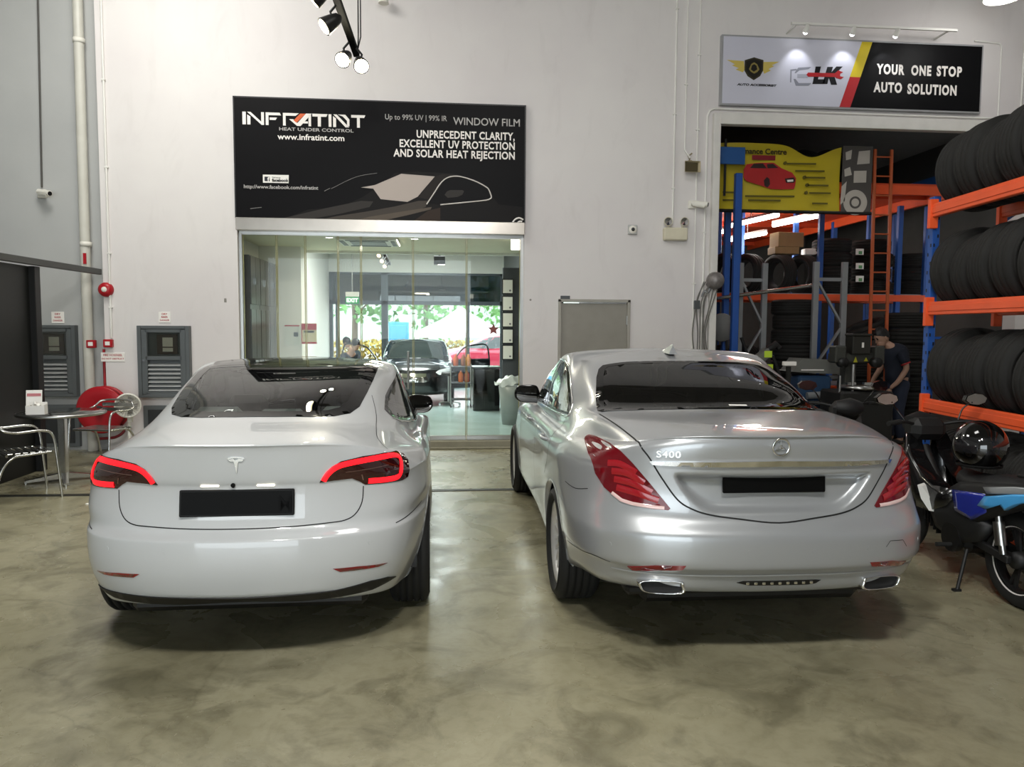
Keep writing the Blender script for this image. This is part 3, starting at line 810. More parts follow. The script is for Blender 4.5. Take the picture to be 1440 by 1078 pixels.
M_tglass = glass_mat('tinted_car_glass', (.46, .50, .49), .8)
M_tside = glass_mat('tinted_side_glass', (.16, .18, .18), 1.2)
window(car, 'rear_window', tes, RWIN, 'top', 1, .07, M_tglass, M_frit)
window(car, 'windscreen', tes, WSHD, 'top', 1, .05, glass_mat('windscreen_glass', (.62, .7, .66)), M_frit)
for sd in (1, -1):
    window(car, 'side_window', tes, SW1, 'side', sd, .025, M_tside, M_frit)
    window(car, 'side_window', tes, SW2, 'side', sd, .025, M_tside, M_frit)
mb = MB(); car.patch(mb, ROOF, 'top', .002, .006, .06); mb.build('roof_glass', M_frit, tes)
for sd in (1, -1):
    mb = MB(); car.strip(mb, [(3.22, .976), (2.7, .958), (2.2, .975), (1.75, 1.002), (1.42, 1.042), (1.18, 1.075), (1.04, 1.112)], 'side', .014, .003, sd, rise=.003); mb.build('window_trim', M_chrome, tes)
LAMP = [(.378, .903), (.399, .939), (.436, .979), (.482, 1.004), (.581, 1.019), (.681, 1.019), (.735, 1.010), (.772, .985), (.796, .95), (.804, .905), (.796, .872), (.768, .863), (.682, .868), (.590, .874), (.563, .895), (.531, .914), (.447, .910)]
LED = [(.397, .912), (.42, .947), (.458, .976), (.51, .990), (.60, .999), (.69, 1.001), (.735, .993), (.758, .968), (.762, .92), (.748, .890), (.70, .886), (.605, .892)]
M_led = mat('led_red', 'ff1a20', .3, var=0, emit='ff1420', estr=2.3)
M_glint = mat('lamp_chrome', 'b89a98', .15, metal=1, var=0)
for sd in (1, -1):
    P = LAMP if sd > 0 else mir(LAMP); Q = LED if sd > 0 else mir(LED)
    mb = MB(); car.patch(mb, P, 'rear', .004, .01, .02); l = mb.build('tail_light', M_darklens, tes)
    mb = MB(); car.strip(mb, [tuple(q[:2]) for q in smooth_path([(a, b, 0) for a, b in Q], 5)], 'rear', .027, .006, rise=.004); mb.build('light_strip', M_led, l)
    mb = MB(); f = lambda L: L if sd > 0 else mir(L)
    car.strip(mb, f([(.50, .948), (.60, .952), (.70, .958)]), 'rear', .004, .006, rise=.001)
    car.strip(mb, f([(.575, .93), (.582, .902)]), 'rear', .006, .006, rise=.002)
    car.strip(mb, f([(.725, .94), (.735, .94)]), 'rear', .012, .006, rise=.002); mb.build('lamp_reflector', M_glint, l)
# joints of the boot lid, the bumper and the doors
g = [(.583, .868), (.577, .791), (.547, .737), (.498, .712), (.415, .706), (.219, .699), (0, .697)]
joint(car, tes, [tuple(q[:2]) for q in smooth_path([(a, b, 0) for a, b in g+mir(g)[::-1][1:]], 4)], 'rear', .0055)
for sd in (1, -1):
    joint(car, tes, smooth_path([(sd*.70, .33, 1.035), (sd*.640, .44, 1.075), (sd*.618, .62, 1.108), (sd*.60, .80, 1.15), (sd*.553, 1.0, 1.236)], 5), 'near', .004)
    for P in ([(1.98, .99), (2.0, .7), (2.0, .3)], [(1.42, 1.045), (1.30, .9), (1.33, .75)], [(3.1, .97), (3.02, .6), (3.0, .3)], [(.25, .66), (.40, .675), (.62, .69)]): joint(car, tes, P, 'side', .005, sd)
REFL = [(.447, .494), (.56, .488), (.70, .470), (.655, .463), (.479, .474)]
for sd in (1, -1):
    mb = MB(); car.patch(mb, REFL if sd > 0 else mir(REFL), 'rear', .003, .008, .02); mb.build('rear_reflector', M_redlens, tes)
mb = MB(); car.patch(mb, [(-.735, .37), (-.55, .376), (0, .372), (.45, .374), (.62, .392), (.70, .385), (.735, .365), (.62, .335), (.3, .322), (-.3, .322), (-.62, .335)], 'rear', .006, .012, .03)
mb.build('diffuser', mat('diffuser_black', '0c0c0c', .5), tes)
mb = MB(); mb.xf(Matrix.Translation((-.003, .088, .817)) @ Matrix.Rotation(math.radians(-8), 4, 'X')); mb.box((0, -.006, 0), (.535, .012, .128), .005); mb.use(1).box((0, -.0125, 0), (.515, .002, .108)); mb.xf()
pl = mb.build('number_plate', [mat('plate_frame', '141414', .5, spec=.2), M_plate], tes)
text('plate_letter', 'M', .095, mat('plate_letter_dark', '0b0b0c', .6, spec=.1), pl, (.185, .0668, .782), (math.radians(82), 0, 0), .001)
for sx in (-.13, .13):
    mb = MB(); mb.box((sx, .088, .900), (.085, .012, .010), .003); mb.build('plate_lamp', emis('plate_lamp_glow', 'fff4dc', 3), tes)
mb = MB(); mb.cyl((-.02, .074, .905), (-.02, .082, .900), .011, 12); mb.build('rear_camera', M_gloss_black, tes)
mb = MB()     # maker's badge: a T with an arched bar
q = car.hit('rear', 0, 1.0)[0]
mb.xf(Matrix.Translation((0, q.y-.004, 1.0)) @ Matrix.Rotation(math.radians(5), 4, 'X'))
arc = [(.042*math.sin(a)*1.0, .034+.010*math.cos(a)) for a in np.linspace(-1.25, 1.25, 11)]
mb.prism([(x, z) for x, z in arc]+[(x*.97, z-.006) for x, z in arc[::-1]], 'XZ', -.003, .004)
mb.prism([(-.036, .031), (-.012, .036), (0, .026), (.012, .036), (.036, .031), (.028, .022), (.012, .022), (.008, .012), (0, -.042), (-.008, .012), (-.012, .022), (-.028, .022)], 'XZ', -.003, .004)
mb.xf(); mb.build('badge', M_chrome, tes)
for sx in (-.62, -.33, .33, .62):
    q, n = car.hit('rear', sx, .598); mb = MB(); mb.cyl(q-n*.002, q+n*.0012, .011, 16); mb.build('parking_sensor', M_pearl, tes)
for sd in (1, -1):
    q, n = car.hit('side', 2.92, 1.0, sd); build_mirror(tes, (q.x-sd*.01, 2.86, 1.015), sd, M_gloss_black, M_mirror)
arches(car, tes, W_R, W_F, .335, WA, M_pearl, .84)
mb = MB(); mb.box((0, 2.35, .26), (1.18, 4.1, .10), .03); mb.box((0, .45, .33), (1.3, .45, .06), .02); mb.box((0, 2.42, .27), (1.66, 2.1, .1), .03); mb.build('underbody', M_black, tes)
M_trim_rim = mat('wheel_dark_grey', '3c3e40', .35, metal=.7)
for wy in (W_R, W_F):
    for sd in (1, -1): wheel_part(tes, WR, .235, .232, 10, (sd*.795, wy, WR), sd, M_trim_rim, 'single', M_rubber)
M_seat = mat('seat_dark', '4a4c4b', .6); M_seatl = mat('seat_grey', '9b9d98', .6)
for sx in (-.37, .37):
    mb = MB(); seat_mesh(mb, sx, 2.15, .46, .62, .3, base=.38); mb.build('front_seat', M_seat, tes)
mb = MB(); mb.box((0, 1.62, .42), (1.22, .5, .2), .05)
mb.xf(Matrix.Translation((0, 1.42, .5)) @ Matrix.Rotation(.38, 4, 'X')); mb.box((0, 0, .28), (1.2, .14, .56), .05); mb.xf(); mb.build('rear_seat', M_seat, tes)
for sx in (-.38, 0, .38):
    mb = MB(); mb.box((sx, 1.20, 1.10), (.30, .10, .13 if sx else .10), .04); mb.cyl((sx+.06, 1.22, 1.0), (sx+.06, 1.20, 1.06), .007, 6); mb.cyl((sx-.06, 1.22, 1.0), (sx-.06, 1.20, 1.06), .007, 6); mb.build('headrest', M_seatl, tes)
mb = MB(); mb.box((0, .95, .985), (1.15, .55, .02), .005); mb.build('parcel_shelf', M_interior, tes)
mb = MB(); mb.box((0, 3.02, .86), (1.35, .5, .12), .04); mb.box((0, 2.72, .98), (.38, .02, .22), .008); mb.lathe([(.17, -.012), (.185, 0), (.17, .012), (.155, 0), (.17, -.012)], (.38, 2.66, .92), 'Y', 24); mb.build('dashboard', M_interior, tes)
# ================================================================ silver saloon
MRX = [0, .3, .575, .79, .935, 1.0]
MRY = [0, .02, .09, .25, .52, 1.0]
def merc_rings():
    R = []
    L = 5.12
    def add(yr, cv, wr, zr, sx, sz, yf, cf, wf, zf, **k): R.append(ring(yr, cv, wr, zr, sx, sz, yf, cf, wf, zf, ry=MRY, rx=MRX))
    S = lambda m: [m+.003, m+.013, m+.015, m-.002, m-.004, m+.003, m-.01]
    add(.45, .50, 0.722, ip(.30, .24), S(.74), [.22]*7, L-.45, .5, .68, [.2]*4)
    add(.18, .52, 0.822, [.315, .315, .31, .30, .28, .26], S(.86), [.21]*7, L-.2, .6, .80, [.2]*4)
    add(.075, .54, 0.890, [.338, .338, .338, .345, .34, .32], S(.92), [.25]*7, L-.08, .7, .86, [.24]*4)
    add(.045, .555, 0.912, [.40, .40, .40, .40, .395, .38], S(.93), [.34]*7, L-.03, .75, .89, [.3]*4)
    add(.02, .565, 0.927, [.452, .452, .452, .455, .455, .455], S(.938), [.43]*7, L, .8, .90, [.42]*4)
    add(.0, .57, 0.937, [.478, .478, .478, .48, .48, .48], S(.942), [.48]*7, L, .8, .905, [.48]*4)
    add(-.004, .575, 0.942, [.54, .54, .54, .54, .54, .54], S(.946), [.54]*7, L, .8, .91, [.55]*4)
    add(-.002, .575, 0.944, [.615, .615, .615, .615, .612, .61], S(.949), [.61]*7, L-.005, .8, .91, [.6]*4)
    add(.012, .57, 0.940, [.655, .655, .655, .652, .65, .65], S(.949), [.66]*7, L-.01, .8, .908, [.64]*4)
    add(.04, .555, 0.930, [.69, .69, .692, .70, .71, .71], S(.946), [.72]*7, L-.03, .8, .90, [.68]*4)
    add(.062, .55, 0.922, [.735, .735, .74, .755, .765, .77], S(.943), [.78]*7, L-.04, .8, .89, [.72]*4)
    add(.075, .55, 0.912, [.83, .83, .832, .84, .845, .85], S(.942), [.83, .83, .82, .82, .82, .82, .82], L-.06, .8, .88, [.76]*4)
    add(.072, .55, 0.900, [.93, .93, .93, .93, .925, .92], S(.936), [.89, .885, .88, .87, .87, .87, .86], L-.08, .8, .87, [.8]*4)
    add(.066, .56, 0.884, [1.0, 1.0, .997, .985, .97, .96], S(.922), [.935, .93, .92, .91, .91, .9, .89], L-.12, .82, .85, [.83]*4)
    add(.055, .58, 0.840, [1.085, 1.085, 1.08, 1.06, 1.03, 1.01], S(.90), [.98, .965, .955, .945, .94, .935, .92], L-.18, .85, .83, [.86]*4)
    add(.062, .60, 0.785, [1.122, 1.122, 1.116, 1.09, 1.06, 1.04], S(.875), [1.005, .99, .98, .965, .96, .955, .94], L-.26, .9, .80, [.89]*4)
    add(.085, .60, 0.768, [1.137, 1.137, 1.131, 1.105, 1.075, 1.055], S(.858), [1.02, 1.0, .99, .975, .97, .965, .95], L-.4, .9, .78, [.92]*4)
    add(.44, .50, .775, [1.158, 1.158, 1.155, 1.147, 1.13, 1.105], [.825, .84, .845, .845, .845, .84, .825], [1.06, 1.035, 1.015, .995, .985, .98, .97], L-.9, .9, .75, [.97, .98, .99, .99])
    add(.90, .40, .755, [1.167, 1.167, 1.166, 1.163, 1.156, 1.145], [.80, .825, .84, .85, .85, .845, .83], [1.11, 1.07, 1.045, 1.02, 1.005, 1.0, 1.0], 3.80, .45, .76, [1.02, 1.03, 1.04, 1.045])
    add(1.15, .36, .735, [1.262, 1.262, 1.260, 1.255, 1.249, 1.242], [.785, .805, .82, .83, .832, .828, .815], [1.215, 1.185, 1.16, 1.14, 1.135, 1.13, 1.13], 3.48, .40, .75, [1.13, 1.15, 1.165, 1.17])
    add(1.44, .29, .71, [1.360, 1.360, 1.358, 1.353, 1.346, 1.338], [.75, .768, .78, .788, .79, .787, .777], [1.333, 1.32, 1.31, 1.30, 1.295, 1.29, 1.285], 3.15, .34, .72, [1.265, 1.285, 1.30, 1.305])
    add(1.64, .24, .665, [1.424, 1.424, 1.423, 1.42, 1.416, 1.412], [.705, .717, .725, .73, .731, .728, .72], [1.42, 1.425, 1.425, 1.422, 1.417, 1.41, 1.40], 2.86, .3, .68, [1.385, 1.395, 1.405, 1.41])
    add(1.80, .19, .60, [1.45, 1.45, 1.45, 1.449, 1.448, 1.447], [.635, .647, .655, .66, .66, .657, .65], [1.466, 1.475, 1.478, 1.476, 1.47, 1.462, 1.452], 2.76, .22, .61, [1.435, 1.442, 1.45, 1.453])
    add(1.96, .11, .36, [1.478]*6, [.37]*7, [1.487, 1.495, 1.499, 1.50, 1.498, 1.493, 1.487], 2.64, .14, .34, [1.478, 1.48, 1.482, 1.484])
    y = [2.08, 2.09, 2.10, 2.12, 2.14, 2.17, 2.21, 2.25, 2.30, 2.36, 2.42, 2.48, 2.53, 2.56, 2.58, 2.595, 2.60]
    R.append([(0, a, 1.508-.06*(a-2.35)**2) for a in y])
    return [[(x, y, z+(1.66-z)*.034) for x, y, z in q] for q in R]
MER_Y0, MER_X0, MER_RZ = 3.43, 1.612, math.radians(-.5)
def smoothstep(a, b, x):
    t = np.clip((x-a)/(b-a), 0, 1); return t*t*(3-2*t)
def merc_disp(G):
    """number-plate recess and the shallow sculpting of the boot lid"""
    x, y, z = G[..., 0], G[..., 1], G[..., 2]
    rear = y < .6
    zb = .765+.20*np.clip((np.abs(x)-.27)/.24, 0, 1)**2       # lower edge of the recess curves up
    d = np.minimum(z-zb, .962-z); d = np.minimum(d, (.50-np.abs(x))*.8)
    G[..., 1] = y+np.where(rear, .052*smoothstep(0, .038, d), 0)
    return G
def merc_body():
    r = merc_rings()
    return CarBody(r, [26, 22, 18, 16, 14]+[10]*7+[8]*4, [6]*2+[8]*13+[6]*(len(r)-1-15), merc_disp)
car = merc_body()
mer = thing('car', 'silver sedan with dark rear glass and chrome boot strip, right of the white car', 'car', (MER_X0, MER_Y0, 0), MER_RZ)
M_silver = paint('iridium_silver_paint', 'a3a5a7', .48, .33)
RWIN = [(0, .915), (.30, .918), (.55, .932), (.69, .965), (.705, 1.03), (.672, 1.25), (.625, 1.48), (.588, 1.60), (.55, 1.65), (.40, 1.67), (0, 1.68)]
RWIN = RWIN+mir(RWIN[1:-1])[::-1]
WSHD = [(-.56, 2.66), (.56, 2.66), (.66, 3.1), (.71, 3.62), (.35, 3.80), (-.35, 3.80), (-.71, 3.62), (-.66, 3.1)]
SW1 = [(1.42, 1.10), (1.62, 1.24), (1.84, 1.35), (2.02, 1.405), (2.26, 1.418), (2.26, 1.075), (1.8, 1.08)]
SW2 = [(2.32, 1.418), (2.62, 1.412), (2.85, 1.385), (3.15, 1.28), (3.45, 1.14), (3.60, 1.055), (3.0, 1.055), (2.32, 1.075)]
SWA = [(1.42, 1.10), (1.62, 1.24), (1.84, 1.35), (2.02, 1.405), (2.26, 1.418), (2.62, 1.412), (2.85, 1.385), (3.15, 1.28), (3.45, 1.14), (3.60, 1.055), (3.0, 1.055), (1.8, 1.08)]
W_R, W_F = 1.14, 1.14+3.06; WR, WA = .345, .375
bmc = car.cut([('top', inset(RWIN, .04)), ('top', inset(WSHD, .05)), ('side', inset(SW1, .022)), ('side', inset(SW2, .022))], [(W_R, .345, WA, .62), (W_F, .345, WA, .62)])
bm_object(bmc, 'body', M_silver, mer)
M_dglass = glass_mat('dark_tinted_glass', (.055, .06, .06), 1.0); M_dside = glass_mat('dark_side_glass', (.10, .11, .11), 1.6)
window(car, 'rear_window', mer, RWIN, 'top', 1, .045, M_dglass, M_frit)
window(car, 'windscreen', mer, WSHD, 'top', 1, .05, MATS['windscreen_glass'], M_frit)
for sd in (1, -1):
    window(car, 'side_window', mer, SW1, 'side', sd, .02, M_dside, M_frit)
    window(car, 'side_window', mer, SW2, 'side', sd, .02, M_dside, M_frit)
for sd in (1, -1):
    mb = MB(); car.strip(mb, [tuple(q[:2]) for q in smooth_path([(a, b, 0) for a, b in inset(SWA, -.006)], 2, True)], 'side', .013, .003, sd, closed=True, rise=.004); mb.build('window_trim', M_chrome, mer)
# boot joint, door joints, bumper joint
g = [(.712, .93, 1.16), (.700, .66, 1.15), (.677, .399, 1.127), (.650, .25, 1.09), (.622, .163, 1.044), (.562, .135, .943), (.485, .111, .835), (.415, .093, .790), (.33, .075, .765), (.20, .06, .748), (0, .045, .729)]
joint(car, mer, smooth_path(g+mir(g)[::-1][1:], 5), 'near', .008)
for sd in (1, -1):
    for P in ([(2.29, 1.07), (2.30, .8), (2.28, .34)], [(1.46, 1.08), (1.36, .92), (1.40, .80), (1.50, .7)], [(3.45, 1.04), (3.38, .7), (3.36, .34)]): joint(car, mer, P, 'side', .006, sd)
    joint(car, mer, smooth_path([(sd*.93, .68, .48), (sd*.924, .58, .488), (sd*.875, .292, .518), (sd*.793, .194, .506)], 4), 'near', .005)
    joint(car, mer, smooth_path([(sd*.86, .40, .83), (sd*.90, .55, .80), (sd*.945, .75, .80)], 4), 'near', .004)
mb = MB(); c_ = [(-.60, 1.012), (-.33, 1.014), (0, 1.022), (.33, 1.014), (.60, 1.012)]
car.patch(mb, [(-.615, 1.018), (-.33, 1.024), (0, 1.031), (.33, 1.024), (.615, 1.018), (.60, 1.000), (.33, .999), (0, 1.003), (-.33, .999), (-.60, 1.000)], 'rear', .012, .016, .03)
mb.build('chrome_strip', M_chrome, mer)
LAMP = [(.854, 1.0), (.835, 1.04), (.80, 1.062), (.762, 1.069), (.735, 1.052), (.687, 1.0), (.607, .904), (.542, .822), (.517, .790), (.528, .781), (.592, .783), (.687, .792), (.749, .812), (.808, .862), (.841, .921)]
M_mled = mat('red_lens_bright', '8c0f1a', .15, coat=.6, var=.04, emit='d00a18', estr=.05)
M_clear = mat('clear_lens', 'd8b8b4', .1, coat=1, var=.05)
for sd in (1, -1):
    f = (lambda L: L) if sd > 0 else mir
    mb = MB(); car.patch(mb, f(LAMP), 'rear', .005, .012, .02); l = mb.build('tail_light', mat('deep_red_lens', '600812', .14, coat=.35, spec=.3), mer)
    for i, L in enumerate(([(.79, .985), (.74, .99), (.67, .955)], [(.775, .95), (.71, .948), (.635, .905)], [(.765, .912), (.69, .902), (.60, .862)], [(.755, .872), (.67, .855), (.57, .826)])):
        mb = MB(); car.strip(mb, [tuple(q[:2]) for q in smooth_path([(a, b, 0) for a, b in f(L)], 5)], 'rear', .032, .0065, rise=.003); mb.build('light_strip', M_mled, l)
    mb = MB(); car.strip(mb, f([(.775, .842), (.735, .812), (.687, .801), (.60, .793), (.545, .791)]), 'rear', .017, .0075, rise=.003); mb.build('reversing_light', M_clear, l)
    mb = MB(); car.patch(mb, f([(.717, .497), (.69, .503), (.60, .525), (.459, .531), (.474, .508), (.56, .500), (.66, .482), (.691, .478)]), 'rear', .004, .008, .02); mb.build('rear_reflector', M_redlens, mer)
    # oblong tail pipe set in the lower bumper
    x0, z0, y0 = sd*.565, .408, .075
    o_ = [(x0+sd*a, z0+b) for a, b in ((-.105, -.03), (.06, -.03), (.098, -.004), (.085, .028), (-.09, .03), (-.112, .012))]
    oo = [tuple(q[:2]) for q in smooth_path([(a, b, 0) for a, b in o_], 4, True)]
    if sd < 0: oo = oo[::-1]
    c0 = (x0, z0); vs = []; n = len(oo)
    sk = lambda a: .16*max(0, abs(a)-.45)
    for dy, k in ((.16, 1.0), (.0, 1.0), (-.008, .96), (-.004, .88), (.01, .86), (.02, .85)):
        vs += [(c0[0]+(a-c0[0])*k, y0+dy+sk(a), c0[1]+(b-c0[1])*k) for a, b in oo]
    mb = MB(); mb.add(vs, [(i*n+j, i*n+(j+1) % n, (i+1)*n+(j+1) % n, (i+1)*n+j)[::-1] for i in range(5) for j in range(n)], True)
    ex = mb.build('exhaust_tip', M_chrome, mer)
    mb = MB(); mb.add(vs[-n:], [list(range(n))], False); mb.build('exhaust_opening', M_seam, ex)
# slotted vent in the lower bumper
mb = MB(); car.patch(mb, [(-.20, .436), (-.17, .445), (.19, .445), (.225, .442), (.20, .424), (.16, .418), (-.14, .420)], 'rear', .002, .004, .02); v = mb.build('lower_vent', M_black, mer)
mb = MB()
for k in range(9):
    x = -.145+.04*k; q, n = car.hit('rear', x, .432); mb.box((x, q.y-.004, .431), (.017, .006, .014), .003)
mb.build('vent_fins', M_chrome, v)
mb = MB(); car.strip(mb, [(-.78, .468), (-.4, .472), (0, .474), (.4, .472), (.78, .468)], 'rear', .014, .002, rise=.004); mb.build('bumper_trim', M_silver, mer)
q, n = car.hit('rear', 0, .92)
mb = MB(); mb.xf(Matrix.Translation((.0, q.y-.012, .921)) @ Matrix.Rotation(math.radians(-4), 4, 'X')); mb.box((0, 0, 0), (.52, .012, .116), .005); mb.xf(); mb.build('number_plate', M_plate, mer)
q, n = car.hit('rear', 0, 1.10)
mb = MB(); mb.xf(Matrix.Translation((0, q.y-.006, 1.098)) @ Matrix.Rotation(math.radians(4), 4, 'X'))
mb.lathe([(.037, -.004), (.0415, -.007), (.046, -.004), (.0415, .003), (.037, -.004)], (0, 0, 0), 'Y', 40)
for k in range(3):
    a = PI/2+2*PI*k/3; c, s_ = math.cos(a), math.sin(a)
    mb.add([(c*.040, 0, s_*.040), (-s_*.009+c*.006, -.002, c*.009+s_*.006), (s_*.009+c*.006, -.002, -c*.009+s_*.006), (c*.012, -.008, s_*.012), (0, -.009, 0)], [(0, 1, 3), (0, 3, 2), (1, 4, 3), (2, 3, 4)][::1])
mb.xf(); mb.build('badge', M_chrome, mer)
q, n = car.hit('rear', -.52, 1.05); text('model_lettering', 'S400', .046, M_chrome, mer, (-.588, q.y+.016, 1.040), (math.radians(92), 0, math.radians(-13)), .0012, ext=.006, sx=1.22, space=1.1)
mb = MB(); car.patch(mb, [(.09, .975), (.20, .975), (.20, .992), (.09, .992)], 'top', .003, .002, .02); mb.build('window_sticker', M_paper, mer)
for sx in (-.80, -.45, -.16, .16, .45, .80):
    q, n = car.hit('rear', sx, .60); mb = MB(); mb.cyl(q-n*.002, q+n*.0012, .011, 16); mb.build('parking_sensor', M_silver, mer)
mb = MB(); car.strip(mb, [(.55, .60), (.575, .628), (.66, .622), (.69, .585)], 'rear', .003); mb.build('tow_cover_joint', M_seam, mer)
# roof aerial fin
mb = MB(); q, n = car.hit('top', 0, 2.0)
mb.add([(-.03, 1.86, q.z-.01), (.03, 1.86, q.z-.01), (.035, 2.06, q.z), (-.035, 2.06, q.z), (0, 1.87, q.z+.055), (0, 1.89, q.z+.06), (0, 2.02, q.z+.015)], [(0, 4, 1), (0, 3, 6, 5, 4), (1, 4, 5, 6, 2), (3, 2, 6)], False); mb.build('roof_aerial', M_silver, mer)
for sd in (1, -1):
    q, n = car.hit('side', 3.35, 1.06, sd); build_mirror(mer, (q.x-sd*.01, 3.22, 1.085), sd, M_silver if sd > 0 else M_gloss_black, M_mirror, .23, .15)
    for y in (1.62, 2.75):
        mb = MB(); q, n = car.hit('side', y, .93, sd); mb.tube(smooth_path([(q.x-sd*.005, y-.11, .925), (q.x+sd*.028, y-.08, .93), (q.x+sd*.032, y, .932), (q.x+sd*.028, y+.08, .93), (q.x-sd*.005, y+.11, .925)], 3), .013, 8); mb.build('door_handle', M_silver, mer)
for sd in (1, -1): mb = MB(); car.strip(mb, [(1.62, .275), (2.3, .262), (3.8, .262)], 'side', .016, .003, sd, rise=.005); mb.build('sill_trim', M_chrome, mer)
arches(car, mer, W_R, W_F, .345, WA, M_silver, .86)
mb = MB(); mb.box((0, 2.6, .28), (1.18, 4.5, .10), .03); mb.box((0, .5, .34), (1.4, .5, .06), .02); mb.box((0, 2.67, .28), (1.7, 2.2, .1), .03); mb.build('underbody', M_black, mer)
M_mrim = mat('alloy_silver', 'd8d6d2', .3, metal=.55)
for wy in (W_R, W_F):
    for sd in (1, -1): wheel_part(mer, WR, .25, .252, 10, (sd*.83, wy, WR), sd, M_mrim, 'twin', M_rubber)
for sx in (-.40, .40):
    mb = MB(); seat_mesh(mb, sx, 2.55, .5, .64, .3, base=.42); mb.build('front_seat', M_interior, mer)
mb = MB(); mb.box((0, 1.95, .46), (1.3, .5, .2), .05); mb.xf(Matrix.Translation((0, 1.7, .5)) @ Matrix.Rotation(.36, 4, 'X')); mb.box((0, 0, .3), (1.3, .15, .6), .05); mb.xf(); mb.build('rear_seat', M_interior, mer)
for sx in (-.38, .38):
    mb = MB(); mb.box((sx, 1.48, 1.15), (.28, .1, .15), .04); mb.build('headrest', M_interior, mer)
mb = MB(); mb.box((0, 1.2, 1.06), (1.25, .5, .02), .005); mb.box((0, 1.02, 1.09), (.3, .05, .03), .008); mb.build('parcel_shelf', M_interior, mer)
mb = MB(); mb.box((0, 3.3, .92), (1.4, .5, .14), .04); mb.build('dashboard', M_interior, mer)
# ================================================================ things on the walls
def zp(z, f):            # plane points from a list of picture points
    return [tuple((p.x, p.z)) for p in (at(x, y, f) for x, y in z)]
SY = 10.335
sg = thing('sign_board', 'large black signboard with a dark car picture and white lettering over the glass shop front', 'sign', (-.818, W0, 3.86))
def loc(P, o): return [(x-o[0], z-o[1]) for x, z in P]
SO = (-.818, 3.86)
mb = MB(); mb.box((0, -.03, 0), (3.808, .06, 1.544), .004); mb.build('panel', mat('sign_black', '0e0d0f', .45, spec=.12), sg)
mb = MB()
for a, b in (((-1.904, 0), (.016, 1.56)), ((1.904, 0), (.016, 1.56)), ((0, .772), (3.82, .016))): mb.box((a[0], -.03, a[1]), (b[0], .066, b[1]))
mb.build('frame', mat('sign_edge', '2c2a2c', .4), sg)
ZA = lambda P: [(330+x/6.343, 140+y/6.343) for x, y in P]
ZB = lambda P: [(530+x/5.828, 145+y/5.828) for x, y in P]
k_ = (at(513.2, 175, SY).x-at(341, 175, SY).x)/1092; lx0 = at(341, 175, SY).x-70*k_; lz0 = at(341, 174.6, SY).z
mb = MB()
WH = [[(70, 0), (100, 0), (100, 112), (70, 112)], [(112, 0), (140, 0), (140, 72), (112, 88)], [(112, 112), (142, 112), (235, 28), (235, 112), (260, 112), (260, 0), (238, 0)],
      [(275, 0), (300, 0), (300, 88), (412, 88), (400, 112), (275, 112)], [(310, 46), (362, 46), (376, 68), (310, 68)],
      [(428, 0), (452, 0), (452, 88), (520, 88), (540, 88), (570, 112), (428, 112)], [(482, 58), (520, 58), (556, 26), (634, 112), (684, 112), (584, 0), (552, 0)],
      [(655, 0), (678, 0), (678, 108), (655, 84)], [(606, 24), (650, 24), (650, 42), (622, 42)],
      [(738, 0), (766, 0), (766, 88), (815, 88), (826, 112), (690, 112), (690, 88), (738, 88)],
      [(835, 0), (860, 0), (860, 112), (835, 112)], [(875, 0), (902, 0), (902, 76), (875, 96)], [(878, 112), (915, 112), (1000, 34), (1000, 0), (1024, 0), (1024, 112), (1002, 112), (1002, 60), (950, 112)][:0] or [(878, 112), (908, 112), (1020, 0), (986, 0)],
      [(918, 112), (985, 112), (1022, 70), (1022, 10), (1000, 10), (1000, 58), (962, 96)],
      [(1090, 0), (1116, 0), (1116, 88), (1155, 88), (1166, 112), (1038, 112), (1038, 88), (1090, 88)]]
for P in WH: mb.prism(loc([(lx0+a*k_, lz0+b*k_) for a, b in P], SO), 'XZ', -.064, -.06)
mb.build('lettering', M_lwhite, sg)
mb = MB(); mb.prism(loc([(lx0+a*k_, lz0+b*k_) for a, b in [(522, 48), (548, 28), (630, 110), (582, 110)]], SO), 'XZ', -.0645, -.06); mb.build('orange_stroke', mat('logo_orange', 'd9602c', .5), sg)
def stext(body, px, py, hpx, align='LEFT', bold=0.0, sx=1.0, m=None, shear=0, cap=.70, space=1.0):
    p = at(px, py, SY); q = at(px, py-hpx, SY)
    return text('lettering', body, (q.z-p.z)/cap, m or M_lwhite, sg, (p.x-SO[0], -.061, p.z-SO[1]), bold=bold, align=align, sx=sx, ext=.0012, shear=shear, space=space)
M_lgrey = mat('letter_grey', 'b5b1ae', .5, var=0)
stext('HEAT UNDER CONTROL', 392, 183, 4.4, sx=1.5, m=M_lgrey, bold=.001)
stext('www.infratint.com', 390.5, 195.5, 8.0, bold=.002, sx=1.10)
stext('Up to 99% UV | 99% IR', 541, 167.5, 7.6, sx=.86, m=M_lgrey)
stext('WINDOW FILM', 637.5, 175, 10.5, sx=.93, m=M_lgrey, bold=.001)
for b_, x_, y_ in (('UNPRECEDENT CLARITY,', 724, 197, ), ('EXCELLENT UV PROTECTION', 724.5, 210.5), ('AND SOLAR HEAT REJECTION', 724.5, 224)):
    stext(b_, x_, y_, 10.3, 'RIGHT', .0035, {'U': .80, 'E': .80, 'A': .82}[b_[0]], space=1.06)
mb = MB(); mb.prism(loc(zp(ZA([(250, 668), (482, 672), (481, 745), (252, 740)]), SY), SO), 'XZ', -.063, -.06); mb.build('sticker', M_paper, sg)
mb = MB(); mb.prism(loc(zp(ZA([(266, 686), (313, 688), (313, 728), (266, 726)]), SY), SO), 'XZ', -.0645, -.06); mb.build('sticker_icon', mat('icon_navy', '23252f', .5), sg)
t1 = stext('f', 376.3, 254.6, 5.6, bold=.003); t2 = stext('Find us on', 382.5, 250.3, 2.0, m=M_black); t3 = stext('facebook', 382.5, 255, 3.9, m=M_black, bold=.002, sx=1.1)
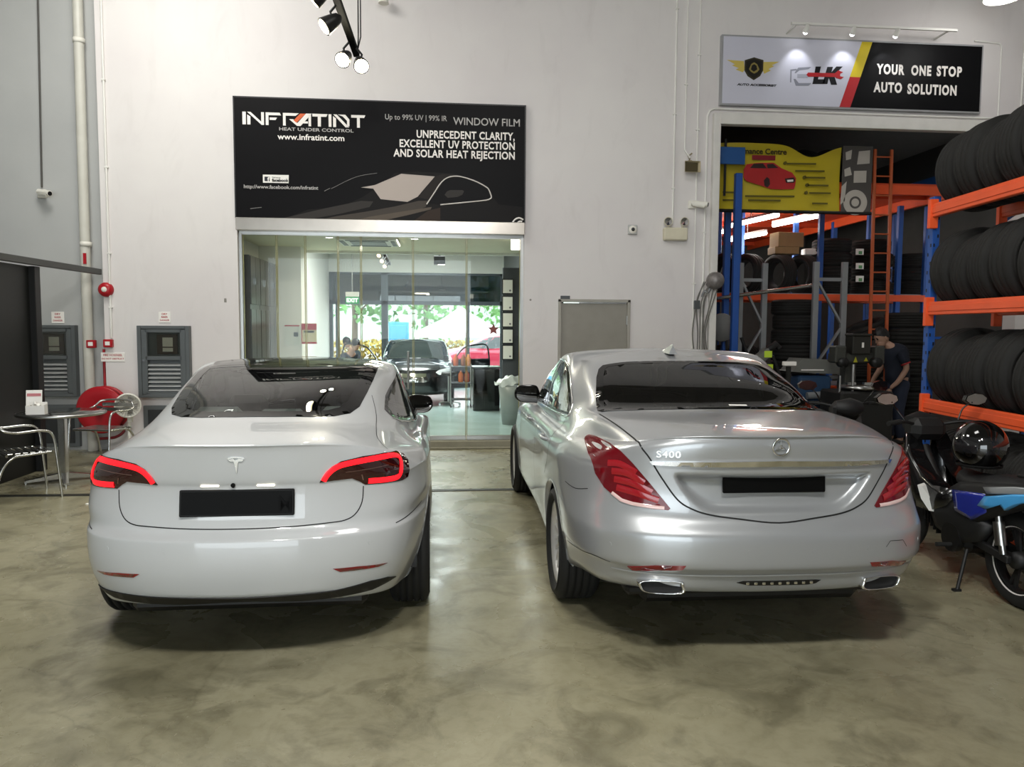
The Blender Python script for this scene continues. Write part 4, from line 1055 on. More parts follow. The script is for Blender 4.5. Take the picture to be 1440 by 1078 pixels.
for q in (t1, t2, t3): q.location.y = -.0655
stext('http://www.facebook.com/infratint', 342.5, 264.2, 5.0, m=M_lgrey, bold=.001, sx=1.05)
def art(name, lst, f):
    mb = MB(); mats = []
    for i, (c, P, y) in enumerate(lst):
        mats.append(mat('sign_ink_'+c, c, .45, var=0, spec=.12)); mb.use(i); mb.prism(loc(zp(f(P), SY), SO), 'XZ', -.0605-.0006*y, -.06)
    return mb.build(name, mats, sg)
art('car_picture', [
 ('1d1b1b', [(-720, 930), (-560, 870), (-300, 850), (-120, 770), (0, 690), (150, 570), (330, 560), (620, 575), (760, 610), (900, 690), (945, 760), (1000, 830), (1195, 850), (1195, 985), (-900, 975)], 1),
 ('3a3735', [(-900, 972), (-700, 925), (-420, 860), (-130, 800), (-30, 805), (-60, 850), (-300, 905), (-500, 940), (-620, 975)], 2),
 ('4a443f', [(-560, 975), (-330, 925), (-100, 890), (150, 845), (340, 800), (420, 800), (400, 850), (250, 905), (-100, 940), (-250, 978)], 3),
 ('5f564d', [(-250, 978), (-60, 930), (250, 880), (450, 850), (440, 870), (260, 915), (60, 960), (0, 980)], 4),
 ('b9ada5', [(-15, 670), (200, 578), (475, 600), (380, 710), (335, 765), (250, 808), (120, 795), (30, 785), (-30, 700), (-130, 690)], 5),
 ('2b2725', [(480, 600), (540, 580), (640, 585), (540, 640), (430, 790), (340, 770)], 5),
 ('121113', [(420, 820), (560, 620), (700, 605), (880, 680), (920, 720), (925, 780), (700, 815), (520, 825)], 6),
 ('3b3836', [(555, 750), (575, 722), (600, 712), (700, 712), (715, 722), (700, 750), (660, 768), (580, 775)], 7),
 ('3a302a', [(300, 965), (420, 880), (520, 855), (520, 970)], 4)], ZB)
mb = MB()
def sline(P, w, f, closed=False, y=-.063):
    q = zp(f(P), SY); q = [(a-SO[0], y, b-SO[1]) for a, b in q]; mb.tube(smooth_path(q, 5, closed), w, 6)
sline([(408, 828), (460, 750), (520, 660), (570, 615), (640, 598), (720, 610), (820, 645), (900, 690), (920, 715), (938, 765), (925, 785), (880, 797), (700, 815), (520, 832)], .009, ZB)
mb.build('window_outline', mat('sign_silver_line', 'd9d2cc', .4, var=0), sg)
mb = MB(); sline([(1105, 992), (1130, 955), (1165, 940), (1200, 955)], .012, ZB); sline([(1145, 992), (1165, 970), (1190, 970)], .012, ZB); mb.build('corner_mark', M_lwhite, sg)
mb = MB(); sline([(140, 972), (240, 960)], .004, ZA); sline([(800, 815), (850, 790)], .004, ZA); sline([(860, 795), (1080, 690), (1270, 655)], .003, ZA); mb.build('highlight_line', mat('sign_grey_line', '8a8684', .4, var=0), sg)

# ---- signboard of the tyre shop, with its bar of lamps
eo = (5.66, 5.196); EY = 10.325
el = thing('sign_board', 'wide sign half lavender white half black with yellow and red slanted band, top right', 'sign', (eo[0], W0, eo[1]))
ZE = lambda P: [(1005+x/3.789, 45+y/3.789) for x, y in P]
mb = MB(); mb.box((0, -.035, 0), (3.79, .07, .94), .004); mb.build('frame', mat('sign_frame_grey', '9a9a9c', .4), el)
hx, hz = 1.87, .445
def ez(P): return loc(zp(ZE(P), EY), eo)
mb = MB()
yt, yb = hz, -hz
A1, A2, A3 = ez([(780, 60), (838, 64), (720, 300)]); 
sl = lambda P: ez(P)
mb.prism([(-hx, yb), (ez([(664, 410)])[0][0], yb), (ez([(785, 60)])[0][0], yt), (-hx, yt)], 'XZ', -.075, -.07); mb.build('white_panel', mat('sign_lavender', 'c9c9d6', .4, var=.01), el)
mb = MB(); xr, xl = ez([(722, 410)])[0][0], ez([(664, 410)])[0][0]; xt, xT = ez([(785, 60)])[0][0], ez([(840, 66)])[0][0]
zm = ez([(750, 240)])[0][1]; u = (zm-yb)/(yt-yb)
mb.prism([(xl, yb), (xr, yb), (xr+(xT-xr)*u, zm), (xl+(xt-xl)*u, zm)], 'XZ', -.0755, -.07); mb.build('red_band', mat('sign_red', 'b8262c', .4), el)
mb = MB(); mb.prism([(xl+(xt-xl)*u, zm), (xr+(xT-xr)*u, zm), (xT, yt), (xt, yt)], 'XZ', -.0755, -.07); mb.build('yellow_band', mat('sign_yellow', 'd8c02a', .4), el)
mb = MB(); mb.prism([(xr, yb), (hx, yb), (hx, yt), (xT, yt)], 'XZ', -.075, -.07); mb.build('black_panel', mat('sign_black2', '0c0c0e', .45, spec=.12), el)
def etext(body, zx, zy, h, bold, sx, m=None, shear=0, align='LEFT', space=1.0):
    (px, py), (qx, qy) = ZE([(zx, zy), (zx, zy-h)]); p = at(px, py, EY); q = at(px, py-h/3.789, EY)
    return text('lettering', body, (q.z-p.z)/.70, m or M_lwhite, el, (p.x-eo[0], -.077, p.z-eo[1]), bold=bold, align=align, sx=sx, ext=.001, shear=shear, space=space)
etext('YOUR', 866, 221, 50, .008, .70, space=1.2); etext('ONE', 1046, 228, 50, .008, .70, space=1.2); etext('STOP', 1182, 232, 50, .008, .74, space=1.22)
etext('AUTO', 849, 317, 50, .008, .72, space=1.2); etext('SOLUTION', 1026, 327, 50, .008, .71, space=1.2)
mb = MB(); mats = []
def elp(c, P, y): mats.append(mat('sign_ink_'+c, c, .4, var=0)); mb.use(len(mats)-1); mb.prism(ez(P), 'XZ', -.0765-.0008*y, -.07)
elp('c9b45e', [(65, 148), (155, 155), (160, 200), (150, 215), (112, 200), (128, 192), (92, 178), (108, 172)], 1); elp('c9b45e', [(345, 158), (258, 160), (256, 205), (264, 222), (300, 205), (286, 198), (318, 182), (304, 178)], 1)
elp('3a3426', [(160, 150), (210, 135), (260, 150), (258, 205), (242, 235), (208, 257), (175, 235), (158, 205)], 2); elp('1c1a16', [(168, 157), (210, 144), (252, 157), (250, 202), (237, 228), (208, 247), (182, 228), (166, 202)], 3)
elp('8a7b45', [(195, 170), (210, 162), (226, 172), (238, 200), (226, 214), (210, 222), (192, 212), (182, 198)], 4); elp('1c1a16', [(198, 178), (210, 172), (222, 180), (226, 200), (208, 212), (192, 200)], 5)
mb.build('shield_emblem', mats, el)
etext('AUTO ACCESSORIST', 120, 284, 11, .002, 1.5, m=M_black, shear=.2)
mb = MB(); mats = []
elp('8b8d98', [(403, 200), (436, 196), (436, 204), (410, 208), (408, 268), (402, 268)], 1); elp('8b8d98', [(425, 218), (445, 190), (515, 186), (500, 198), (452, 204), (432, 220)], 1)
elp('a6a8b4', [(440, 224), (500, 224), (495, 244), (440, 244)], 1); elp('8b8d98', [(420, 250), (430, 250), (448, 272), (516, 272), (500, 286), (432, 286)], 1)
elp('15151a', [(538, 184), (566, 184), (550, 252), (588, 252), (582, 277), (520, 277), (524, 262)], 2); elp('15151a', [(600, 186), (630, 186), (622, 214), (648, 184), (682, 184), (636, 232), (652, 281), (620, 281), (608, 244), (600, 277), (574, 277)], 2)
elp('b0262c', [(498, 216), (640, 220), (658, 205), (684, 214), (668, 224), (668, 236), (688, 240), (672, 252), (648, 246), (640, 240), (498, 238), (488, 228)], 3)
mb.build('spanner_emblem', mats, el)
etext('PERFORMANCE CENTRE', 505, 234, 8, .002, 1.25)
bar = thing('sign_lamp_bar', 'thin bar with three small spot lamps along the top of the wide sign', 'lamp', (5.4, W0-.35, 5.72))
p, q = at(1112, 50, W0-.35), at(1345, 62, W0-.35)
mb = MB(); o_ = Vector((5.4, W0-.35, 5.72)); mb.bar(Vector((p.x, W0-.35, 5.735))-o_, Vector((q.x, W0-.35, 5.735))-o_, .03, .03)
for x in (p.x+.1, q.x-.1): mb.bar(Vector((x, W0-.35, 5.74))-o_, Vector((x, W0, 5.74))-o_, .02)
mb.build('rail', M_white, bar)
M_bulb = emis('lamp_white', 'ffffff', 14)
for px, py in ((1135, 51), (1201, 54), (1262, 57)):
    c = at(px, py, W0-.35)-o_; c.z = -.02
    mb = MB(); mb.cyl(c+Vector((0, -.02, .03)), c+Vector((0, .05, -.05)), .022, 12, .04); h = mb.build('spot_head', M_white, bar)
    mb = MB(); mb.ball(c+Vector((0, .05, -.05)), .032, 12, 8); mb.build('bulb', M_bulb, h)
    wc = c+o_; spot('sign_spot', (wc.x, wc.y+.06, wc.z-.09), (wc.x, W0-.05, wc.z-.55), 9, (.93, .96, 1), 80, .7, .02)

# ---- conduits, pipes and electrical fittings
def conduit(label, pts, r=.012, m=None, name='conduit', clips=(), cat='conduit'):
    mb = MB(); mb.tube(pts, r, 8)
    o = mb.build(name, m or M_white, None)
    for c in clips:
        k = MB(); k.box(c, (.05, .03, .02), .003); k.build('clip', m or M_white, o)
    return tag(o, label, cat)
Yc = W0-.018
conduit('thin white conduit down the left edge of the white wall to the red call point', [(-4.343, Yc, 7.1), (-4.35, Yc, 1.50)], .014, clips=[(-4.345, Yc, z) for z in (4.8, 3.7, 2.6, 1.9)])
conduit('white conduit dropping from the ceiling to the twin-head emergency light', [(3.15, Yc, 7.1), (3.15, Yc, 3.12)], .014, clips=[(3.15, Yc, z) for z in (6.0, 4.6, 3.6)])
conduit('white conduit ending in a loop above the small wall horn', [(3.30, Yc, 7.1), (3.30, Yc, 4.12), (3.34, Yc-.03, 4.05), (3.36, Yc-.05, 4.0)], .012, clips=[(3.30, Yc, 5.0)])
conduit('white conduit left of the shop opening that passes the bullet camera', [(3.48, Yc, 7.1), (3.47, Yc, 1.2)], .012, clips=[(3.475, Yc, z) for z in (5.4, 4.4, 2.3)])
conduit('white conduit bent round the top left corner of the shop opening', [(3.60, Yc, .5), (3.61, Yc, 4.58), (3.64, Yc, 4.66), (3.70, Yc, 4.69), (8.2, Yc, 4.68)], .016, clips=[(4.8, Yc, 4.69), (6.3, Yc, 4.685), (3.605, Yc, 3.0)])
conduit('white conduit running along the wall right of the wide sign', [(7.45, Yc, 5.74), (7.83, Yc, 5.72), (7.86, Yc, 5.68), (7.86, Yc, 4.7)], .012)
conduit('tall white conduit at the far right of the white wall', [(8.22, Yc, 7.1), (8.2, Yc, 4.7)], .016)
conduit('dark cable dropping down the grey wall to the bullet camera', [(-5.16, 10.53, 7.1), (-5.22, 10.53, 3.45)], .012, mat('dark_cable', '4a4844', .5))
mb = MB(); mb.tube([(-4.66, 10.46, 0), (-4.68, 10.46, 1.2), (-4.66, 10.46, 7.15)], .062, 20); pp = mb.build('downpipe', mat('downpipe_cream', 'c9c7bd', .4, var=.06)); tag(pp, 'fat cream downpipe in the corner between grey and white wall', 'pipe')
for z in (5.3, 2.72, .5):
    mb = MB(); mb.lathe([(.064, -.03), (.072, -.028), (.072, .028), (.064, .03)], (-4.665, 10.46, z), 'Z', 20); mb.build('pipe_collar', M_white_plastic, pp)
mb = MB(); mb.box((-4.655, 10.392, 2.53), (.04, .006, .14)); mb.build('pipe_label', M_red, pp)
mb = MB(); mb.tube([(-4.50, 10.5, 1.35), (-4.50, 10.5, .55), (-4.42, 10.42, .45)], .018, 10); tag(mb.build('water_pipe', M_red), 'thin red water pipe dropping to the fire hose reel', 'pipe')
def camera_bullet(loc, label, d, m=M_white_plastic):
    t = thing('security_camera', label, 'camera', loc); s = d
    mb = MB(); mb.box((0, -.02, 0), (.11, .04, .11), .008); mb.build('junction_box', m, t)
    mb = MB(); mb.cyl((0, -.03, 0), (s*.03, -.07, -.01), .015, 10); mb.cyl((s*.0, -.07, .0), (s*.14, -.16, -.035), .034, 16); mb.cyl((s*-.02, -.06, .02), (s*.17, -.175, -.02), .036, 16); b = mb.build('housing', m, t)
    mb = MB(); mb.cyl((s*.166, -.172, -.019), (s*.174, -.178, -.021), .028, 16); mb.build('lens', M_gloss_black, b)
    return t
camera_bullet((3.42, W0, 3.38), 'white bullet camera on a square box beside the shop opening', 1)
camera_bullet((-5.22, 10.55, 3.37), 'white bullet camera on the grey wall at the far left', 1)
t = thing('security_camera', 'small round eyeball camera on a square grey plate in the middle of the wall', 'camera', (2.586, W0, 3.025))
mb = MB(); mb.box((0, -.02, 0), (.13, .04, .13), .008); mb.build('back_box', mat('box_grey', 'b4b3b0', .5), t)
mb = MB(); mb.lathe([(0, -.055), (.035, -.055), (.055, -.04)], (0, 0, 0), 'Y', 20); b = mb.build('eyeball', M_white_plastic, t)
mb = MB(); mb.lathe([(0, -.066), (.02, -.064), (.026, -.054)], (0, 0, 0), 'Y', 16); mb.build('lens', M_gloss_black, b)
t = thing('emergency_light', 'cream twin-head emergency light on the wall between the door and the shop', 'light', (3.18, W0, 2.97))
mb = MB(); mb.box((0, -.05, 0), (.33, .10, .17), .012); mb.box((.12, -.103, .02), (.03, .006, .03)); mb.build('battery_box', mat('cream_plastic', 'd4cdb6', .45), t)
for s in (-1, 1):
    mb = MB(); mb.cyl((s*.10, -.05, .08), (s*.10, -.05, .125), .012, 8); mb.lathe([(0, .03), (.045, .02), (.06, -.03), (.062, -.045), (.055, -.04), (0, -.03)], (s*.115, -.06, .165), 'Y', 20); h = mb.build('lamp_head', MATS['cream_plastic'], t)
    mb = MB(); mb.lathe([(0, -.05), (.052, -.042)], (s*.115, -.06, .165), 'Y', 20); mb.build('lens', M_chrome, h)
t = thing('wall_horn', 'old brownish cream horn speaker on the wall below a looped conduit', 'speaker', (3.37, W0, 3.87))
mb = MB(); mb.box((0, -.03, .06), (.06, .06, .10), .01); mb.tube([(0, -.03, .12), (-.03, -.05, .16), (.02, -.06, .2)], .01, 8); mb.build('bracket', mat('old_cream', '8d8062', .6), t)
mb = MB(); fl = [(-.11, -.16, -.075), (.11, -.16, -.075), (.11, -.16, .075), (-.11, -.16, .075)]; bk = [(-.05, -.03, -.04), (.05, -.03, -.04), (.05, -.03, .04), (-.05, -.03, .04)]
mb.add(fl+bk+[tuple(Vector(p)*.85+Vector((0, .0, 0))) for p in fl], [(0, 4, 5, 1), (1, 5, 6, 2), (2, 6, 7, 3), (3, 7, 4, 0), (4, 7, 6, 5), (0, 1, 9, 8), (1, 2, 10, 9), (2, 3, 11, 10), (3, 0, 8, 11)], False); b = mb.build('horn', mat('horn_cream', 'b9ad8e', .5), t)
mb = MB(); mb.add([(-.085, -.12, -.055), (.085, -.12, -.055), (.085, -.12, .055), (-.085, -.12, .055)], [(0, 1, 2, 3)], False); mb.build('horn_throat', mat('horn_dark', '4a4023', .6), b)
# bundle of cables and a grey head lamp at the edge of the opening
t = thing('cable_bundle', 'tangle of grey cables with switch box hanging at the left jamb of the shop opening', 'cables', (3.66, W0-.05, 2.2))
random.seed(3)
for i in range(7):
    x = -.10+.03*i; pts = [(x+.05+random.uniform(-.03, .03), -.03-.01*i, .12), (x-.06+random.uniform(-.04, .04), -.04-.008*i, -.15), (x-.10+random.uniform(-.05, .05), -.03, -.6), (x-.05+random.uniform(-.05, .05), -.02, -1.0-.1*random.random())]
    mb = MB(); mb.tube(smooth_path(pts, 6), .008, 6); mb.build('cable', mat('cable_grey', '6a6862', .5), t)
mb = MB(); mb.box((-.16, -.03, -.2), (.08, .05, .12), .006); mb.build('switch_box', M_grey_metal, t)
t = thing('exhaust_blower', 'dusty grey round blower head fixed to the left jamb of the shop opening', 'blower', (3.70, W0-.06, 2.33))
mb = MB(); mb.lathe([(0, -.14), (.09, -.13), (.115, -.07), (.12, .0), (.09, .05), (0, .06)], (.02, -.09, .0), 'Y', 20); mb.cyl((-.09, -.14, -.06), (-.02, -.1, -.02), .035, 10); mb.build('fan_head', mat('dusty_metal', '7d7876', .5, metal=.5, var=.2, scale=30), t)
mb = MB(); mb.tube(smooth_path([(-.02, -.07, -.08), (-.06, -.05, -.16), (-.10, -.03, -.14), (-.12, 0, -.22)], 5), .018, 8); mb.build('duct', M_galv, t)
mb = MB(); mb.cyl((0, -.002, 0), (0, -.008, 0), .014, 10); o = mb.build('wall_plug', mat('plug_grey', '8b8780', .6)); o.location = (1.18, W0, 2.05); tag(o, 'tiny grey plug in the wall right of the glass front', 'plug')
mb = MB(); mb.box((0, -.004, 0), (.03, .008, .05), .003); o = mb.build('wall_plug', MATS['plug_grey']); o.location = at(317, 422, W0); tag(o, 'tiny grey plug in the wall left of the glass front', 'plug')

# ---- the left end of the white wall: alarm, call points, notices, cabinets
def call_point(loc, label):
    t = thing('call_point', label, 'fire alarm', loc)
    mb = MB(); mb.box((0, -.03, 0), (.115, .06, .105), .008); mb.build('box', M_red, t)
    mb = MB(); mb.box((0, -.062, 0), (.06, .006, .05), .002); mb.build('glass_plate', M_paper, t)
call_point((-4.385, W0, 1.43), 'small red fire call point at the foot of the thin conduit'); call_point((-4.62, 10.45, 1.42), 'small red fire call point on the cream downpipe')
t = thing('alarm_bell', 'round red fire alarm with white centre high on the white wall', 'alarm', (-4.40, W0, 2.13))
mb = MB(); mb.lathe([(0, -.075), (.05, -.075), (.085, -.055), (.095, -.02), (.095, 0)], (0, 0, 0), 'Y', 28); mb.build('dome', M_red, t)
mb = MB(); mb.lathe([(0, -.085), (.03, -.083), (.036, -.074)], (0, 0, 0), 'Y', 20); mb.build('lens', M_white_plastic, t)
def notice(c, w, h, label, lines, y=W0):
    t = thing('notice', label, 'notice', (c[0], y, c[1]))
    mb = MB(); mb.box((0, -.004, 0), (w, .008, h), .002); mb.build('sheet', M_paper, t)
    for i, (b_, s_) in enumerate(lines): text('lettering', b_, s_, M_red, t, (0, -.0085, h*.5-(i+1)*h/(len(lines)+.6)), align='CENTER', bold=s_*.02, ext=.0006)
notice((-4.345, 1.25), .30, .12, 'small white notice with red print under the red call point', [('FIRE HOSEREEL', .036), ('DO NOT OBSTRUCT', .03)])
notice((-3.675, 1.775), .15, .14, 'small white notice with red print above the right wall cabinet', [('DRY', .036), ('RISER', .034), ('DANGER', .03)])
notice((-5.09, 1.765), .16, .15, 'small white notice with red print beside the black booth', [('DRY', .036), ('RISER', .034), ('DANGER', .03)], 10.55)
M_cab = mat('cabinet_grey', '5b5f60', .42, metal=.2); M_louv = mat('louvre_pale', 'c7c9c8', .35, metal=.5)
def louvre_cabinet(loc, label):
    w, h = .66, .945
    t = thing('wall_cabinet', label, 'cabinet', loc)
    mb = MB(); mb.box((-w/2+.025, -.05, h/2), (.05, .1, h), .004); mb.box((w/2-.025, -.05, h/2), (.05, .1, h), .004); mb.box((0, -.05, h-.02), (w-.1, .1, .04), .004); mb.box((0, -.05, .02), (w-.1, .1, .04), .004); mb.box((0, -.006, h/2), (w-.1, .012, h-.08)); mb.build('housing', M_cab, t)
    mb = MB(); mb.box((-w/2+.085, -.06, h/2), (.07, .06, h-.09), .004); mb.box((w/2-.085, -.06, h/2), (.07, .06, h-.09), .004)
    for z in (h-.065, .52, .05): mb.box((0, -.06, z), (w-.2, .06, .05), .004)
    d = mb.build('door', M_cab, t)
    for k in range(7):
        z = .10+.055*k; mb = MB(); mb.xf(Matrix.Translation((0, -.055, z)) @ Matrix.Rotation(.6, 4, 'X')); mb.box((0, 0, 0), (w-.2, .05, .006), .002); mb.xf(); mb.build('louvre', M_louv, d)
    mb = MB(); mb.box((0, -.055, .70), (w-.2, .005, .33)); mb.build('glass', glass_mat('cabinet_glass', (.75, .75, .7), 1), d)
    mb = MB(); mb.cyl((-w/2+.075, -.09, .49), (-w/2+.075, -.105, .49), .014, 10); mb.build('lock', M_chrome, d)
    mb = MB(); mb.box((.03, -.03, .70), (.26, .03, .26), .004); mb.build('valve_board', mat('board_brown', '4a3626', .6), t)
    mb = MB(); mb.box((.04, -.047, .73), (.13, .004, .12)); mb.box((.04, -.047, .63), (.13, .004, .05)); mb.build('gauge_card', M_paper, t)
louvre_cabinet((-3.67, W0, .72), 'grey louvred wall cabinet with glass top just left of the white car')
louvre_cabinet((-5.17, 10.55, .72), 'grey louvred wall cabinet half hidden by the black booth')
def low_cabinet(loc, label):
    t = thing('hatch', label, 'hatch', loc)
    mb = MB(); mb.box((0, -.03, .28), (.66, .06, .56), .004); mb.build('frame', M_cab, t)
    mb = MB(); mb.box((0, -.05, .28), (.54, .04, .46), .004); d = mb.build('door', mat('hatch_dark', '2b2d2e', .4), t)
    mb = MB(); mb.cyl((-.22, -.07, .3), (-.22, -.085, .3), .014, 10); mb.build('lock', M_chrome, d)
low_cabinet((-3.63, W0, .05), 'low dark hatch under the right louvred cabinet beside the white car'); low_cabinet((-5.17, 10.55, .05), 'low dark hatch under the left louvred cabinet behind the steel table')
t = thing('fire_hose_reel', 'big red fire hose reel on the wall behind the aluminium chairs', 'hose reel', (-4.40, 10.22, .58))
mb = MB(); mb.lathe([(.05, .03), (.29, .03), (.30, .045), (.30, .06), (.05, .06)], (0, 0, 0), 'Y', 40); mb.lathe([(.05, -.11), (.13, -.11), (.2, -.13), (.29, -.115), (.305, -.105), (.29, -.095), (.05, -.095)], (0, 0, 0), 'Y', 48); mb.build('reel_disc', M_red, t)
mb = MB()
for i in range(5): mb.lathe([(.20+.0, -.085+.03*i-.014), (.265, -.085+.03*i-.014), (.28, -.085+.03*i), (.265, -.085+.03*i+.014), (.20, -.085+.03*i+.014)], (0, 0, 0), 'Y', 36)
mb.tube(smooth_path([(.2, 0, -.2), (.25, -.03, -.28), (.15, -.05, -.36), (-.05, -.04, -.38)], 6), .018, 8); mb.build('hose', mat('hose_red', '6e1218', .5), t)
mb = MB(); mb.cyl((0, .07, 0), (0, -.15, 0), .05, 20); mb.box((0, -.16, 0), (.05, .03, .12), .008); mb.build('hub', mat('hub_dark', '3a3a3c', .4), t)
mb = MB(); mb.box((0, .12, 0), (.12, .12, .3), .01); mb.build('wall_bracket', M_red, t)
t = thing('pedestal_fan', 'small round white fan on a white post beside the fire hose reel', 'fan', (-3.98, 9.93, 0))
mb = MB(); mb.lathe([(0, 0), (.10, 0), (.10, .02), (.03, .035), (.02, .05)], (0, 0, 0), 'Z', 24); mb.build('base', M_white_plastic, t)
mb = MB(); mb.cyl((0, 0, .03), (0, 0, .52), .018, 12); mb.box((.02, -.01, .49), (.06, .05, .09), .008); mb.build('post', M_white_plastic, t)
mb = MB(); mb.xf(Matrix.Translation((0, -.02, .66)) @ Matrix.Rotation(.35, 4, 'Z')); mb.lathe([(.0, .10), (.09, .10), (.14, .07), (.155, 0), (.155, -.05), (.145, -.06), (.135, -.05), (.13, -.02), (.0, -.02)], (0, 0, 0), 'Y', 36); mb.xf(); h = mb.build('fan_housing', M_white_plastic, t)
mb = MB(); mb.xf(Matrix.Translation((0, -.02, .66)) @ Matrix.Rotation(.35, 4, 'Z'))
for k in range(24):
    a = 2*PI*k/24; mb.tube([(.03*math.cos(a), -.065, .03*math.sin(a)), (.09*math.cos(a), -.072, .09*math.sin(a)), (.14*math.cos(a), -.056, .14*math.sin(a))], .0022, 4)
mb.lathe([(0, -.078), (.03, -.076), (.034, -.064)], (0, 0, 0), 'Y', 16); mb.xf(); mb.build('grille', mat('grille_grey', 'a6a39a', .4), h)
mb = MB(); mb.xf(Matrix.Translation((0, -.02, .66)) @ Matrix.Rotation(.35, 4, 'Z'))
for k in range(5):
    a = 2*PI*k/5; mb.add([(.02*math.cos(a), -.03, .02*math.sin(a)), (.11*math.cos(a-.4), -.045, .11*math.sin(a-.4)), (.12*math.cos(a+.25), -.028, .12*math.sin(a+.25))], [(0, 1, 2)], False)
mb.xf(); mb.build('blades', mat('blade_grey', '77746e', .4), h)

# ---- hanging spot-lamp track
tk = thing('track_light', 'black track of bright spot lamps hanging from the ceiling in front of the black signboard', 'lamp', (-1.0, 8.8, 7.2))
p0, p1 = Vector((-1.04, 6.06, 4.78)), Vector((-1.01, 9.16, 4.81)); o_ = Vector((-1.0, 8.8, 7.2))
mb = MB(); mb.bar(p0-o_, p1-o_, .07, .06, b=.006); mb.build('track', mat('track_matt_black', '0b0b0b', .85, spec=.08), tk)
for x, y in ((-.967, 8.95), (-.945, 8.99)):
    mb = MB(); mb.tube([(x-o_.x, y-o_.y, 0), (x-o_.x, y-o_.y, 4.95-o_.z), (-.98-o_.x, 9.02-o_.y, 4.83-o_.z)], .008, 6); mb.build('suspension', M_black, tk)
def spot_head(y, dx, aim, lit, power):
    r = Vector((-1.01+dx*.03, y, 4.78)); a = Vector(aim).normalized(); c = r+Vector((dx*.04, 0, -.16))
    mb = MB(); mb.tube([r-o_, r-o_+Vector((dx*.06, 0, -.07)), c-o_], .013, 6)
    mb.tube([c-o_-a*.10, c-o_-a*.07, c-o_, c-o_+a*.105], [.017, .05, .07, .088], 18); h = mb.build('spot_head', M_black, tk)
    mb = MB(); e = c-o_+a*.10; mb.tube([e, e+a*.016], [.082, .064], 18); mb.build('bulb', emis('spot_bulb' if lit else 'spot_bulb_side', 'fff3c8', 60 if lit else 12), h)
    if power: s = spot('track_spot', c+a*.14, c+a*3, power, (1, .93, .74), 150, .6, .06)
spot_head(8.69, -1, (-.22, -.75, -.58), 1, 75); spot_head(8.86, 1, (.22, -.75, -.60), 1, 75)
spot_head(7.72, -1, (-.75, -.25, -.6), 0, 25); spot_head(7.07, -1, (-.75, .15, -.6), 0, 25)
p = at(538, 0, 10.1); mb = MB(); mb.cyl((0, 0, .5), (0, 0, .1), .005, 6); mb.cyl((0, 0, .1), (0, 0, .0), .04, 16, .07); mb.build('shade', M_white_plastic, thing('pendant_lamp', 'small white lamp at the top edge of the picture right of the track light', 'lamp', (p.x, 10.25, p.z+.02)))
p = at(1410, -2, 9.3); t = thing('high_bay_light', 'bright round lamp at the top right corner above the wide sign', 'lamp', tuple(p))
mb = MB(); mb.lathe([(.03, .22), (.10, .2), (.14, .1), (.22, .0), (.21, 0), (.13, .09), (0, .1)], (0, 0, 0), 'Z', 28); mb.tube([(0, 0, .2), (0, 0, 1.0)], .01, 6); mb.build('shade', M_white, t)
mb = MB(); mb.lathe([(0, .01), (.19, .01), (.2, .03)], (0, 0, 0), 'Z', 28); mb.build('bulb', M_bulb, t)
point('high_bay_glow', (p.x, p.y, p.z-.12), 25, (1, .98, .95), .1)
# ================================================================ black booth, steel table and chairs
t = thing('booth', 'tall black booth panel with a dark top rail at the left edge', 'booth', (-4.6, 8.2, 0))
mb = MB(); mb.box((-.05, -.35, 1.16), (.05, 2.3, 2.32), .006); mb.build('panel', mat('booth_black', '0d0e0c', .45, var=.2, scale=3), t)
mb = MB(); mb.box((-.02, .83, 1.16), (.12, .12, 2.32), .006); mb.build('post', M_black, t)
mb = MB(); mb.bar((.03, -1.6, 2.36), (.12, 2.2, 2.36), .06, .075, b=.006); mb.build('top_rail', mat('rail_dark', '3b3c3a', .4), t)
t = thing('bistro_table', 'round steel bistro table with dark top next to the black booth', 'table', (-4.06, 8.42, 0))
mb = MB(); mb.lathe([(0, .71), (.40, .71), (.415, .72), (.42, .735), (.41, .745), (0, .745)], (0, 0, 0), 'Z', 48); mb.build('table_top', mat('table_top_dark', '2a2b2a', .12, coat=.5), t)
mb = MB(); mb.lathe([(.418, .715), (.426, .72), (.426, .738), (.418, .744)], (0, 0, 0), 'Z', 48); mb.build('rim', M_steel, t)
mb = MB(); mb.box((0, 0, .39), (.075, .075, .66), .008); mb.build('column', M_alu, t)
for a in (.5, .5+PI/2, .5+PI, .5+3*PI/2):
    c, s = math.cos(a), math.sin(a); mb = MB(); mb.xf(Matrix.Rotation(a, 4, 'Z'))
    mb.add([(.03, -.035, .09), (.03, .035, .09), (.03, .035, .03), (.03, -.035, .03), (.36, -.025, .035), (.36, .025, .035), (.36, .025, .015), (.36, -.025, .015)], [(0, 1, 5, 4), (1, 2, 6, 5), (2, 3, 7, 6), (3, 0, 4, 7), (4, 5, 6, 7), (0, 3, 2, 1)], False); mb.cyl((.345, 0, 0), (.345, 0, .02), .02, 12); mb.xf(); mb.build('foot', M_alu, t)
